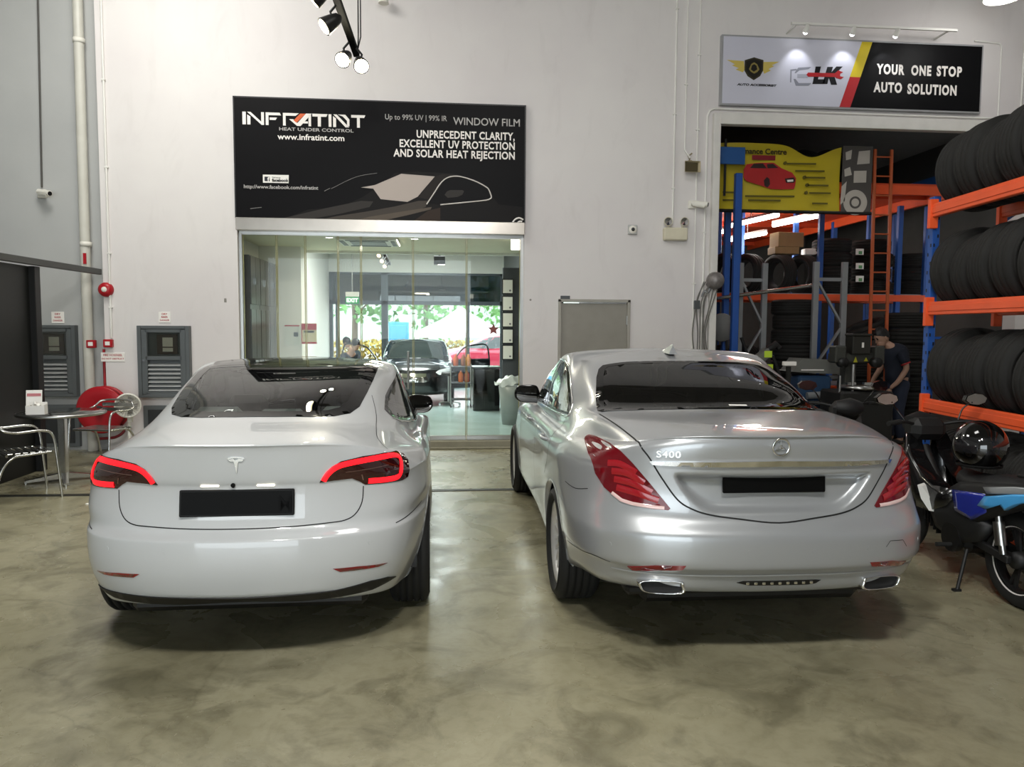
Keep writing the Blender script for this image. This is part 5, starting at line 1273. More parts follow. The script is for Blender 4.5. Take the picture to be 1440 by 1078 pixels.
def alu_chair(loc, rz, label):
    """stackable tube armchair with slatted seat; faces +Y before turning"""
    t = thing('aluminium_armchair', label, 'chair', loc, rz)
    for s in (-1, 1):
        x = s*.27
        mb = MB(); mb.tube(smooth_path([(x, .27, 0), (x*.98, .24, .35), (x*.97, .21, .60), (x*.98, .12, .66), (x*1.0, -.08, .655), (x*.98, -.19, .68), (x*.80, -.235, .74)], 5), .0125, 10); mb.build('arm_tube', M_alu, t)
        mb = MB(); mb.tube(smooth_path([(x*.98, -.30, 0), (x*.93, -.22, .30), (x*.9, -.12, .42), (x*.88, .0, .435), (x*.86, .2, .445)], 5), .0125, 10); mb.build('rear_leg', M_alu, t)
    mb = MB(); mb.tube(smooth_path([(-.27*.8, -.235, .74), (-.15, -.275, .755), (0, -.285, .76), (.15, -.275, .755), (.27*.8, -.235, .74)], 5), .0125, 10); mb.tube([(-.235, .2, .445), (.235, .2, .445)], .0125, 10); mb.tube([(-.24, -.17, .44), (.24, -.17, .44)], .0125, 10); mb.build('cross_tube', M_alu, t)
    for k in range(6): mb = MB(); mb.box((0, -.14+.062*k, .452), (.46, .045, .012), .004); mb.build('seat_slat', M_alu, t)
    for z, y in ((.70, -.262), (.64, -.258)): mb = MB(); mb.grid(lambda u, v, z=z, y=y: (-.21+.42*u, y-.025*math.sin(PI*u)+.006*0, z-.022+.044*v), 10, 1); mb.build('back_slat', M_alu, t)
    return t
alu_chair((-4.08, 7.66, 0), math.radians(-50), 'aluminium tube armchair nearest the camera at the left edge, in front of the table')
alu_chair((-4.05, 9.36, 0), math.radians(165), 'aluminium tube armchair behind the table in front of the red hose reel')
t = thing('tissue_box', 'white open tissue box on the dark round table', 'box', (-4.20, 8.20, .745), .15)
mb = MB()
for a, b in (((0, -.05, .045), (.17, .004, .09)), ((0, .05, .06), (.17, .004, .12)), ((-.085, 0, .045), (.004, .1, .09)), ((.085, 0, .05), (.004, .1, .1)), ((0, 0, .003), (.17, .1, .006))): mb.box(a, b)
mb.build('box', M_paper, t)
mb = MB(); mb.grid(lambda u, v: (-.06+.1*u, -.02+.05*v+.01*math.sin(9*u), .085+.04*math.sin(PI*u)*math.sin(PI*v+.3)+.012*math.sin(14*u+5*v)), 10, 6); mb.build('tissue', M_white, t)
t = thing('leaflet_stand', 'upright leaflet with red heading behind the tissue box', 'stand', (-4.28, 8.30, .745), .2)
mb = MB(); mb.xf(Matrix.Rotation(-.15, 4, 'X')); mb.box((0, 0, .12), (.15, .006, .24), .002); mb.xf(); mb.box((0, .02, .006), (.15, .08, .012), .002); mb.build('card', M_paper, t)
mb = MB(); mb.xf(Matrix.Rotation(-.15, 4, 'X')); mb.box((0, -.004, .19), (.13, .002, .03)); mb.build('heading', mat('leaflet_red', 'c0767a', .6), t)
mb = MB(); mb.cyl((0, 0, 0), (0, 0, .008), .03, 12); o = mb.build('paper_scrap', M_paper); o.location = (-3.30, 7.28, 0); o.scale = (1, .6, 1); tag(o, 'scrap of white paper on the concrete floor left of the white car', 'litter')
# ================================================================ tyres, pallet rack and the tyre shop
ORD = ['nearest the far post', 'second', 'third', 'fourth', 'fifth', 'sixth', 'seventh', 'eighth', 'ninth', 'tenth']
M_tyre = mat('tyre_black', '171614', .8, var=.25, scale=9)
TY = []
for k, (R_, W_, Ri_, g_) in enumerate(((.33, .235, .215, 4), (.315, .225, .20, 3), (.335, .245, .225, 3))):
    TY.append(tyre_mesh(R_, W_, Ri_, g_, 60, False))
def tyre(loc, rot, label, group, kind=0, first={}):
    if kind not in first:
        o = TY[kind].build('tyre', M_tyre); first[kind] = o
    else:
        o = first[kind].copy(); COL.objects.link(o)
    o.location = loc; o.rotation_euler = rot
    return tag(o, label, 'tyre', group)
# --- the orange and blue rack at the right, running towards the camera
RZ = -.1165
rack = thing('pallet_rack', 'tall blue and orange rack full of upright tyres at the right edge', 'rack', (4.08, 6.12, 0), RZ)
def perforated(mb, x, y, z1, sx=.06, sy=.08):
    mb.box((x, y, z1/2), (sx, sy, z1), .004)
for x in (.03, .88):
    for y in (0, -2.9):
        mb = MB(); mb.use(0); perforated(mb, x, y, 2.78 if x < .5 else 3.3); mb.use(1)
        for k in range(34): 
            z = .2+.075*k
            mb.box((x-.031, y+(-.02 if k % 2 else .02), z), (.004, .014, .028)); mb.box((x+(-.015 if k % 2 else .015), y-.041, z), (.012, .004, .028))
        mb.build('upright', [M_blue, M_black], rack)
for z in (.30, 1.09, 1.90, 2.71):
    for x in (-.005, .56):
        mb = MB(); mb.box((x, -1.45, z-.055), (.05, 2.84, .11), .006); mb.box((x-.027, -1.45, z-.055), (.008, 2.84, .05), .003); 
        for y in (-.06, -2.84): mb.box((x-.01, y, z-.08), (.07, .045, .24), .004)
        mb.build('beam', M_orange, rack)
for y in (0, -2.9):
    mb = MB()
    for k in range(4): mb.bar((.06, y, .4+.6*k), (.85, y, .4+.6*k+.55 if k % 2 else .4+.6*k-.0), .03, .02)
    mb.build('brace', M_blue, rack)
Mr = Matrix.Translation((4.08, 6.12, 0)) @ Matrix.Rotation(RZ, 4, 'Z')
random.seed(11)
for zt, nm in ((2.71, 'top'), (1.90, 'middle'), (1.09, 'lower'), (.30, 'bottom')):
    y = -.20
    for i in range(6):
        k = (0, 2, 1)[(i+int(zt*7)) % 3]; R_, W_ = (.33, .315, .335)[k], (.235, .225, .245)[k]
        y -= W_/2 if i else 0
        zc = zt+math.sqrt(R_*R_-.245**2)+.03
        tlt = random.uniform(-.03, .05)+(.06 if nm == 'top' else 0)
        p = Mr @ Vector((.278+random.uniform(-.012, .012), y, zc+.004))
        tyre(p, (random.uniform(0, 6), 0, PI/2+RZ+tlt*.6), 'black tyre in the %s row of the orange rack, %s%s' % (nm, ORD[i], '' if i == 0 else ' from the far post'), 'tyres on the orange rack', k)
        y -= W_/2+.042
# white cartons seen behind the rack
for i, (x, y, z) in enumerate(((1.18, -.25, 2.352), (1.18, -.9, 1.622), (1.18, -1.25, 1.622))):
    mb = MB(); mb.box((0, 0, 0), (.3, .28, .24), .01); mb.box((-.151, 0, .02), (.003, .18, .1)); o = mb.build('carton', M_white); o.location = Mr @ Vector((x, y, z)); o.rotation_euler = (0, 0, RZ)
    tag(o, ('white carton behind the middle row of rack tyres', 'left white carton showing between middle and lower tyre rows', 'right white carton showing between middle and lower tyre rows')[i], 'box')
# shelves carrying those cartons
t = thing('storage_shelf', 'steel shelf standing behind the orange rack', 'shelf', tuple(Mr @ Vector((1.22, -.9, 0))), RZ)
for z in (2.22, 1.49): mb = MB(); mb.box((0, 0, z), (.4, 2.0, .02), .004); mb.build('shelf_board', M_galv, t)
for y in (-.98, .98): mb = MB(); mb.box((.17, y, 1.15), (.04, .04, 2.3)); mb.build('post', M_galv, t)

# --- inside the opening: mezzanine with its lamps
M_odark = mat('mezzanine_orange', 'c8451f', .5, var=.08)
mz = thing('mezzanine', 'orange steel mezzanine deck above the tyre shop', 'platform', (5.3, 11.1, 0))
mb = MB(); mb.box((.35, 3.9, 3.86), (4.1, 7.8, .04)); mb.build('deck', M_odark, mz)
mb = MB(); mb.box((2.42, 3.9, 3.76), (.06, 7.8, .16), .006); mb.build('side_beam', M_orange, mz)
mb = MB(); mb.box((2.42, 3.9, 3.98), (.03, 7.8, .22), .004); mb.build('kick_plate', mat('plate_blue', '1f4e86', .45), mz)
for k in range(5): mb = MB(); mb.box((.35, .6+1.7*k, 3.80), (4.1, .06, .10), .004); mb.build('joist', M_odark, mz)
mb = MB(); mb.box((.35, 0, 3.78), (4.15, .06, .14), .006); mb.build('front_beam', M_orange, mz)
for x, y in ((-1.0, .25), (.0, 2.2), (1.0, 7.0), (2.42, 3.5)): mb = MB(); mb.box((x, y, 1.9), (.09, .09, 3.8), .006); mb.build('post', M_blue, mz)
M_tube = emis('fluorescent', 'fffdf4', 14)
for i, (a, b, lab) in enumerate((((1038, 322), (1074, 299), 'fluorescent tube under the mezzanine, large upper left one'), ((1095, 318), (1140, 302), 'fluorescent tube under the mezzanine, right one'), ((1036, 340), (1066, 325), 'fluorescent tube under the mezzanine, lower one below the large tube'), ((1000, 331), (1010, 325), 'short piece of fluorescent tube beside the shop jamb'))):
    Yt = (12.9, 12.9, 14.8, 14.8)[i]
    p = at((a[0]+b[0])/2, (a[1]+b[1])/2, Yt); 
    t = thing('tube_lamp', lab, 'lamp', (p.x, p.y, p.z), 0)
    d = Vector((.20, -1.0, 0)).normalized()*(.60 if i < 3 else .3)
    if i == 0: d *= 1.25
    mb = MB(); mb.tube([-d, d], .04, 10); mb.build('tube', M_tube, t)
    mb = MB(); mb.bar(-d+Vector((0, 0, .05)), d+Vector((0, 0, .05)), .08, .04); mb.cyl((0, 0, .06), (0, 0, 3.80-p.z), .01, 6); mb.build('batten', M_white, t)
point('tube_glow', (5.6, 13.0, 3.2), 62, (1, .98, .92), .25)
point('tube_glow', (5.4, 15.2, 3.2), 70, (1, .98, .92), .25)
for i, (px, py, kind) in enumerate(((1060, 190, 0), (1095, 194, 2), (1130, 188, 0), (1165, 196, 2), (1200, 192, 1), (1035, 200, 1))):
    p = at(px, py, 12.0); p.z = 3.89+(.33, .315, .335)[kind]
    tyre((p.x, p.y, p.z), (0, 0, .5), 'dark tyre on the mezzanine above the yellow banner, %s from the left' % ['second', 'third', 'fourth', 'fifth', 'sixth', 'first'][i], 'tyres on the mezzanine', kind)
# --- yellow banner
BY = 10.98
b0, b1 = at(1003, 201, BY), at(1178, 298, BY); b2 = at(1222, 300, BY)
bo = Vector((b0.x, BY, (b0.z+b1.z)/2)); bw, bh = b1.x-b0.x, b0.z-b1.z
bn = thing('banner', 'yellow vinyl banner with a red car picture hung on the mezzanine front', 'banner', tuple(bo))
sag = lambda u: -.17*math.exp(-((u-.77)/.16)**2)
wav = lambda u, v: .025*math.sin(7*u+2*v)+.012*math.sin(17*u-5*v)
mb = MB(); mb.grid(lambda u, v: (u*bw, wav(u, v)-.05, -bh/2+v*(bh+sag(u)*1.0)), 40, 14)
mb.build('sheet', mat('banner_yellow', 'b9a51e', .45, var=.05), bn)
def bpoly(mb, P, off=.045):
    Q = [at(x, y, BY) for x, y in P]; mb.prism([(q.x-bo.x, q.z-bo.z) for q in Q], 'XZ', -.05-off-.004, -.05-off)
ZN = lambda P: [(1000+x/4.645, 150+y/4.645) for x, y in P]
mb = MB(); bpoly(mb, ZN([(195, 420), (215, 385), (290, 375), (390, 375), (440, 410), (510, 440), (535, 475), (530, 520), (520, 545), (440, 548), (370, 545), (300, 520), (215, 495), (195, 470)])); mb.build('car_picture', mat('banner_red', 'a82222', .5), bn)
for P in ([(235, 410), (260, 382), (320, 380), (345, 412)], [(350, 412), (345, 385), (385, 382), (420, 410)], [(325, 490), (345, 468), (362, 480), (366, 515), (350, 535), (330, 525)], [(462, 478), (520, 470), (528, 490), (520, 505), (470, 505)]):
    mb = MB(); bpoly(mb, ZN(P), .05); mb.build('car_detail_picture', mat('banner_dark', '2c1a18', .5), bn)
mb = MB(); bpoly(mb, ZN([(475, 487), (515, 484), (515, 497), (478, 500)]), .054); mb.build('plate_picture', M_paper, bn)
mb = MB(); bpoly(mb, ZN([(250, 325), (402, 328), (400, 360), (250, 355)])); mb.build('red_label', mat('banner_maroon', '7c1620', .5), bn)
mb = MB()
for (x, y, w_) in ((475, 375, 190), (530, 422, 190), (595, 465, 130), (610, 515, 135), (620, 565, 140), (205, 585, 320), (60, 560, 80), (60, 610, 80), (640, 632, 100), (225, 612, 210)): bpoly(mb, ZN([(x, y), (x+w_, y+2), (x+w_, y+13), (x, y+11)]))
for (x, y) in ((455, 370), (580, 462), (597, 512), (590, 562)): bpoly(mb, ZN([(x, y), (x+16, y-6), (x+24, y+10), (x+8, y+20), (x-4, y+12)]))
mb.build('small_print', mat('banner_ink', '5b5210', .5), bn)
q = at(1014, 217, BY); text('lettering', 'Performance Centre', .108, mat('banner_letter', '3a320c', .5), bn, (q.x-bo.x, -.1, q.z-bo.z), bold=.003, sx=1.05)
mb = MB(); mb.cyl((-.05, -.05, -bh/2-.02), (b2.x-bo.x, -.05, -bh/2-.02), .025, 8); mb.build('bottom_pole', M_black, bn)
t = thing('parts_poster', 'black and white poster of wheel rims and brake parts right of the yellow banner', 'poster', (b1.x, BY, bo.z))
pw = b2.x-b1.x-.03
mb = MB(); mb.box((pw/2+.015, -.06, 0), (pw, .01, bh), .002); mb.build('sheet', mat('poster_grey', '4b4744', .5), t)
M_pp = mat('poster_pale', 'b4ada4', .5)
mb = MB(); cx, cz = pw*.5, -bh*.36
mb.lathe([(.09, -.068), (.185, -.068)], (cx, 0, cz), 'Y', 32); mb.lathe([(.06, -.0685), (.0, -.0685)], (cx, 0, cz), 'Y', 20)
for P in ([(.05, .40), (.14, .44), (.13, .30), (.06, .28)], [(.24, .42), (.40, .44), (.40, .24), (.22, .22)], [(.04, .14), (.12, .18), (.15, .06), (.05, .03)], [(.18, .12), (.36, .13), (.36, -.05), (.18, -.06)], [(.01, -.12), (.08, -.04), (.06, -.34), (.0, -.40)]): mb.prism([(a*bw/1.8, b*bh) for a, b in P], 'XZ', -.068, -.064)
mb.build('parts_picture', M_pp, t)
# --- blue post and cross piece left of the banner
t = thing('gate_post', 'blue steel post with a blue plate standing just inside the shop opening', 'post', (at(1037, 300, 10.76).x, 10.76, 0))
mb = MB(); mb.box((0, 0, 1.95), (.10, .08, 3.9), .006); mb.build('post', M_blue, t)
mb = MB(); p = at(1027, 219, 10.71); mb.box((p.x-t.location.x, -.06, p.z), (.42, .03, .24), .004); mb.build('plate', mat('plate_blue', '1f4e86', .45), t)
mb = MB(); mb.box((-.22, -.05, 3.97), (.03, .02, .8)); mb.build('strap', M_black, t)
# --- orange ladder
M_lad = mat('ladder_rust_orange', 'b0552f', .5, var=.12)
p = at(1240, 200, 10.98)
t = thing('ladder', 'orange steel ladder leaning against the mezzanine', 'ladder', (p.x+.03, 11.0, 0))
for s in (-1, 1): mb = MB(); mb.bar((s*.13, -.12, 0), (s*.13, -.02, 4.35), .04, .03); mb.build('rail', M_lad, t)
for k in range(15): 
    z = .25+.285*k; mb = MB(); mb.cyl((-.13, -.12+.023*z, z), (.13, -.12+.023*z, z), .012, 8); mb.build('rung', M_lad, t)
# --- storage rack inside
SX0, SX1, RK = 3.72, 8.0, 12.0
rk = thing('storage_rack', 'blue and orange storage rack inside the tyre shop behind the grey frames', 'rack', (0, RK, 0))
for px in (1037, 1152, 1262, 1300):
    for dy in (0, .9): mb = MB(); mb.box((at(px, 400, RK).x, dy, 1.85), (.08, .07, 3.7), .004); mb.build('upright', M_blue, rk)
for z in (.75, 2.25):
    for dy in (0, .9): mb = MB(); mb.box(((SX0+SX1)/2, dy-.02, z-.06), (SX1-SX0, .05, .11), .005); mb.build('beam', M_orange, rk)
    mb = MB(); mb.box(((SX0+SX1)/2, .45, z), (SX1-SX0, .9, .02)); mb.build('shelf_board', M_galv, rk)
def stack(x, y, n, z0, where, group, kinds=(0, 2, 0, 1), jit=.02):
    z = z0
    for i in range(n):
        k = kinds[i % len(kinds)]; W_ = (.235, .225, .245)[k]; z += W_/2
        tyre((x+random.uniform(-jit, jit), y+random.uniform(-jit, jit), z), (0, PI/2, random.uniform(0, 6)), ('%s tyre from the top of the stack %s' % (ORD[n-1-i], where)) if n-1-i else 'topmost black tyre of the stack %s' % where, group, k)
        z += W_/2+.002
    return z
x = at(1116, 450, 11.55).x; stack(x, 11.55, 9, .0, 'between the two grey frames', 'tyre stack between the frames')
x = at(1281, 450, 11.1).x; stack(x, 11.15, 8, .0, 'beside the bending person', 'tyre stack beside the person', (2, 0))
x = at(1211, 470, 11.35).x; zt_ = stack(x, 11.3, 6, .0, 'behind the tyre machine', 'tyre stack behind the machine', (0, 1))
tyre((x+.06, 11.35, zt_+.255), (.0, PI/2-.42, 0), 'black tyre leaning tilted on top of a stack behind the person', 'leaning tyre', 0)
for px, n, w_ in ((1168, 4, 'left of the orange ladder on upper shelf'), (1225, 4, 'behind the orange ladder on upper shelf'), (1283, 3, 'on upper shelf beside the rack post')):
    stack(at(px, 380, RK+.45).x, RK+.45, n, 2.26, w_, 'tyre stacks on the upper shelf', (0, 1))
for i, px in enumerate((1095, 1128)): tyre((at(px, 385, RK+.4).x, RK+.4, 2.26+.33), (1.2*i, 0, .35), '%s of two tyres standing on the upper shelf between the grey frames' % ('left', 'right')[i], 'tyres standing on the upper shelf', 0)
for i, (px, py) in enumerate(((1020, 385), (1052, 380))): tyre((at(px, py, RK+.4).x, RK+.4, 2.26+.33), (.4*i, 0, .35), 'black tyre standing on the upper shelf at the left, %s one' % ('beside the jamb', 'behind the grey frame')[i], 'tyres at the left of the shelf', 2)
for i, (px, z) in enumerate(((1018, 1.10), (1050, 1.10), (1080, 1.10))): tyre((at(px, 450, RK+.4).x, RK+.4, .76+.33), (.4*i, 0, .35), 'black tyre standing on the low shelf, %s from the left jamb' % ORD[i].replace('nearest the far post', 'first'), 'tyres on the low shelf', 1)
# labels stuck on the treads of the shelf stack, cartons
for i, py in enumerate((354, 374, 392)):
    p = at(1209, py, RK+.10); mb = MB(); mb.grid(lambda u, v: (-.07+.14*u, -.02*math.sin(PI*u), -.05+.1*v), 6, 1, flip=True); mb.use(1).box((.0, -.022, -.015), (.06, .002, .05)); o = mb.build('tyre_label', [M_paper, mat('label_green', '5f9a62', .6)]); o.location = p
    tag(o, '%s of three white and green paper labels on the shelf tyres behind the ladder' % ('upper', 'middle', 'lowest')[i], 'label')
def carton(c, d, rz, label, m, tape=True):
    mb = MB(); mb.use(0).box((0, 0, d[2]/2), d, .006); mb.use(1).box((0, 0, d[2]), (d[0], .05, .003)); o = mb.build('carton', [m, mat('tape_tan', 'b79a6c', .4)]); o.location = c; o.rotation_euler = (0, 0, rz); return tag(o, label, 'box')
M_card = mat('cardboard', '9b7d55', .7, var=.08)
p = at(1092, 372, RK+.75); carton((p.x, RK+.5, 2.93), (.42, .3, .12), 0, 'flat brown carton lying on the shelf tyres', M_card); carton((p.x+.05, RK+.5, 3.05), (.46, .3, .24), .1, 'brown cardboard box on top of the flat carton', M_card)
p = at(1140, 366, RK+.5); carton((p.x, RK+.5, 2.93), (.26, .2, .1), -.1, 'small white box beside the brown cardboard box', M_white)
# --- galvanised frames
for i, (pa, pb, Yf) in enumerate(((1041, 1075, 11.35), (1147, 1187, 11.0))):
    a, b = at(pa, 400, Yf).x, at(pb, 400, Yf).x; w_ = b-a
    t = thing('rack_frame', ('grey galvanised rack frame at the left of the shop opening', 'grey galvanised rack frame in the middle of the shop opening')[i], 'frame', (a, Yf, 0))
    for x in (0, w_): mb = MB(); mb.box((x, 0, 1.34), (.085, .06, 2.68), .004); mb.build('upright', M_galv, t)
    for z in (2.42, .95, .3): mb = MB(); mb.box((w_/2, 0, z), (w_, .03, .05)); mb.build('cross_bar', M_galv, t)
    for z0, z1 in ((2.40, 1.75), (1.1, 1.7), (1.0, .4)):
        mb = MB(); mb.bar((.02, 0, z0), (w_-.02, 0, z1), .03, .045, up=(0, 1, 0)); mb.build('brace', M_galv, t)
p, q = at(1002, 420, 11.25), at(1146, 401, 11.1); o_ = (p+q)/2
mb = MB(); mb.tube([p-o_, q-o_], .03, 10); o = mb.build('steel_pole', M_alu); o.location = o_; tag(o, 'long silver pole lying across both grey frames', 'pole')
# --- workshop machines
t = thing('tyre_changer', 'black tyre changing machine with boxy head in front of the bending person', 'machine', (at(1208, 520, 9.9).x, 9.9, 0))
M_mach = mat('machine_grey', '3a3b36', .45); M_mdark = mat('machine_dark', '1b1b1a', .5)
mb = MB(); mb.box((0, .05, .42), (.75, .6, .84), .03); mb.build('cabinet', M_mdark, t)
mb = MB(); mb.lathe([(0, .86), (.24, .86), (.25, .88), (.24, .91), (0, .92)], (0, -.02, 0), 'Z', 28); mb.box((.12, -.02, .93), (.12, .05, .04)); mb.box((-.12, -.02, .93), (.12, .05, .04)); mb.build('turntable', M_steel, t)
mb = MB(); mb.box((.02, .32, .9), (.16, .16, 1.0), .01); mb.build('column', M_mach, t)
mb = MB(); mb.box((0, .18, 1.28), (.62, .22, .14), .02); mb.box((-.26, .1, 1.33), (.16, .2, .24), .02); mb.box((.30, .1, 1.32), (.14, .2, .26), .02); mb.build('swing_arm', M_mach, t)
mb = MB(); mb.box((.02, .08, 1.46), (.26, .2, .26), .015); mb.box((.02, .08, 1.60), (.28, .22, .03), .006); h = mb.build('head_box', mat('head_black', '24231e', .4), t)
mb = MB(); mb.box((.03, -.022, 1.46), (.03, .004, .07)); mb.build('indicator', M_paper, h)
mb = MB(); mb.prism([(-.05, 1.22), (.01, 1.22), (-.02, 1.30)], 'XZ', .06, .066); mb.build('warning_sticker', mat('sticker_yellow', 'b7b32e', .5), t)
mb = MB(); mb.prism([(.10, 1.08), (.16, 1.08), (.13, 1.14)], 'XZ', -.30, -.294) if False else mb.prism([(.10, 1.235), (.16, 1.235), (.13, 1.29)], 'XZ', .06, .066); mb.build('warning_sticker', MATS['sticker_yellow'], t)
mb = MB(); mb.cyl((-.14, -.1, .5), (-.14, -.1, 1.2), .018, 8); mb.cyl((-.35, -.15, .3), (-.35, -.15, 1.05), .014, 8); mb.build('tool_bar', M_steel, t)
for s in (-1, 1): mb = MB(); mb.lathe([(.0, -.05), (.07, -.05), (.07, .05), (0, .05)], (s*.24, .0, 1.22), 'Y', 16); mb.build('roller', M_black, t)
t = thing('wheel_balancer', 'grey hooded wheel balancer with a blue body left of the black machine', 'machine', (at(1132, 500, 10.62).x, 10.62, 0))
mb = MB(); mb.box((.12, .1, .5), (.5, .4, 1.0), .03); mb.build('cabinet', mat('balancer_blue', '2c4563', .45), t)
p0_, p1_ = at(1108, 498, 10.62).x-t.location.x, at(1180, 498, 10.62).x-t.location.x
mb = MB(); mb.prism([(p0_, 1.06), (p0_+.04, 1.08), (p0_+.16, 1.25), (p1_, 1.22), (p1_, 1.02), (p0_+.35, 1.04)], 'XZ', -.12, .3); mb.build('hood', mat('hood_grey', '6f706b', .45), t)
mb = MB(); mb.box((.06, -.125, 1.085), (.34, .006, .018)); mb.build('white_stripe', M_paper, t)
mb = MB(); mb.tube([(-.05, -.2, .72), (.30, -.22, .74)], .05, 12); mb.box((.1, -.24, .62), (.5, .2, .03), .006); mb.build('tool_tray', M_galv, t)
t = thing('lifting_arm', 'slanted grey lifting arm with a yellow green sticker behind the silver car', 'machine', (at(1065, 500, 10.3).x, 10.3, 0))
mb = MB(); mb.bar((-.24, 0, 1.04), (.16, 0, 1.36), .16, .12, b=.01); mb.build('arm', mat('arm_grey', '63655f', .5), t)
mb = MB(); mb.box((.12, .0, .6), (.14, .14, 1.2), .01); mb.box((.0, .0, .02), (.5, .5, .04), .01); mb.build('pedestal', M_mdark, t)
mb = MB(); mb.box((.12, -.085, 1.32), (.11, .006, .09)); mb.box((.15, -.085, 1.14), (.09, .006, .08)); mb.build('sticker', mat('sticker_lime', 'b9d63a', .5), t)
mb = MB(); mb.tube([(.14, 0, 1.36), (.26, -.02, 1.46), (.30, -.02, 1.40)], .05, 10); mb.build('hook', M_black, t)
mb = MB(); mb.tube([(.2, -.05, 1.3), (.32, -.06, 1.0)], .025, 8); mb.build('lever', M_black, t)
mb = MB(); mb.bar((-.08, .1, 1.25), (-.2, .1, 1.55), .05, .03); mb.build('lever', M_black, t)
t = thing('round_guard', 'round grey guard disc on a stand beside the shop jamb', 'machine', (at(1015, 458, 11.12).x, 11.12, 0))
mb = MB(); mb.lathe([(0, -.03), (.2, -.03), (.215, 0), (.2, .03), (0, .03)], (0, 0, 1.69), 'Y', 32); mb.build('disc', mat('disc_grey', '6d6d6b', .6), t)
mb = MB(); mb.bar((-.08, 0, 1.5), (-.16, 0, 0), .03); mb.bar((.08, 0, 1.5), (.16, 0, 0), .03); mb.build('stand', M_mdark, t)
p = at(1110, 511, 9.8); mb = MB(); mb.box((0, 0, 0), (.17, .08, .055), .006); mb.box((0, .02, -.5*p.z-.02), (.05, .05, p.z-.04)); mb.m[-6:] = [1]*6; o = mb.build('label_holder', [M_paper, M_mdark]); o.location = p; tag(o, 'white label plate on a short post behind the silver car roof', 'label')

# --- the person at work
PX, PY = at(1258, 500, 10.45).x, 10.45
pr = thing('person', 'person with short black hair in navy T-shirt bending over a tyre machine', 'person', (PX, PY, 0), 0)
M_skin = mat('skin', 'a88470', .5, var=.04); M_navy = mat('navy_cotton', '141a28', .8, var=.08); M_jean = mat('dark_jeans', '232a3c', .8, var=.1); M_hair = mat('black_hair', '0c0a0a', .5)
def skin_body(name, verts, edges, radii, m, parent, sub=2, root=0):
    me = bpy.data.meshes.new(name); me.from_pydata(verts, edges, []); o = bpy.data.objects.new(name, me); COL.objects.link(o)
    sk = o.modifiers.new('skin', 'SKIN'); sk.use_smooth_shade = True
    for i, r in enumerate(radii): me.skin_vertices[0].data[i].radius = (r, r) if not isinstance(r, tuple) else r
    me.skin_vertices[0].data[root].use_root = True
    s2 = o.modifiers.new('sub', 'SUBSURF'); s2.levels = sub; s2.render_levels = sub
    dg = bpy.context.evaluated_depsgraph_get(); m2 = bpy.data.meshes.new_from_object(o.evaluated_get(dg)); bpy.data.objects.remove(o)
    m2.materials.clear(); m2.materials.append(m); m2.polygons.foreach_set('use_smooth', [True]*len(m2.polygons))
    return link(name, m2, parent)
# facing -X; y- is the side towards the camera
V = [(0.05, 0, .93), (.06, 0, 1.08), (.02, 0, 1.25), (-.06, 0, 1.38), (-.12, 0, 1.46), (-.16, 0, 1.51),
     (.0, -.17, 1.36), (.05, -.23, 1.12), (-.07, -.22, .93), (-.17, -.19, .83),
     (-.02, .17, 1.36), (-.05, .24, 1.12), (-.19, .18, .96), (-.27, .10, .88),
     (.06, -.09, .88), (.02, -.10, .48), (.08, -.11, .08), (.06, .09, .88), (.0, .11, .48), (.08, .12, .08), (-.10, -.12, .035), (-.10, .13, .035)]
Ed = [(0, 1), (1, 2), (2, 3), (3, 4), (4, 5), (3, 6), (6, 7), (7, 8), (8, 9), (3, 10), (10, 11), (11, 12), (12, 13), (0, 14), (14, 15), (15, 16), (0, 17), (17, 18), (18, 19), (16, 20), (19, 21)]
Rd = [(.13, .15), (.115, .14), (.12, .15), (.11, .14), .055, .05, .062, .043, .036, .026, .062, .043, .036, .026, .09, .062, .045, .09, .062, .045, .04, .04]
skin_body('body', V, Ed, Rd, M_skin, pr)
Vs = [(.05, 0, .80), (.06, 0, 1.08), (.02, 0, 1.25), (-.06, 0, 1.39), (-.115, 0, 1.465), (.0, -.17, 1.375), (.032, -.205, 1.225), (.04, -.215, 1.19), (-.02, .17, 1.365), (-.04, .205, 1.225), (-.045, .215, 1.19)]
skin_body('t_shirt', Vs, [(0, 1), (1, 2), (2, 3), (3, 4), (3, 5), (5, 6), (6, 7), (3, 8), (8, 9), (9, 10)], [(.172, .192), (.160, .185), (.155, .185), (.145, .175), .075, .092, .074, .070, .092, .074, .070], M_navy, pr)
mb = MB(); mb.tube([(.035, -.2125, 1.20), (.042, -.2165, 1.183)], [.067, .066], 16); mb.build('sleeve_hem', mat('hem_red', 'b02a30', .7), pr)
Vj = [(.055, 0, 1.0), (.055, 0, .86), (.06, -.095, .80), (.025, -.10, .48), (.075, -.11, .09), (.06, .095, .80), (.005, .11, .48), (.075, .12, .09)]
skin_body('jeans', Vj, [(0, 1), (1, 2), (2, 3), (3, 4), (1, 5), (5, 6), (6, 7)], [(.15, .168), (.14, .16), .112, .084, .066, .112, .084, .066], M_jean, pr)
for s in (-1, 1):
    mb = MB(); mb.ball((.0, s*.118, .05), .06, 14, 8, (2.1, .85, .8)); mb.build('shoe', M_black, pr)
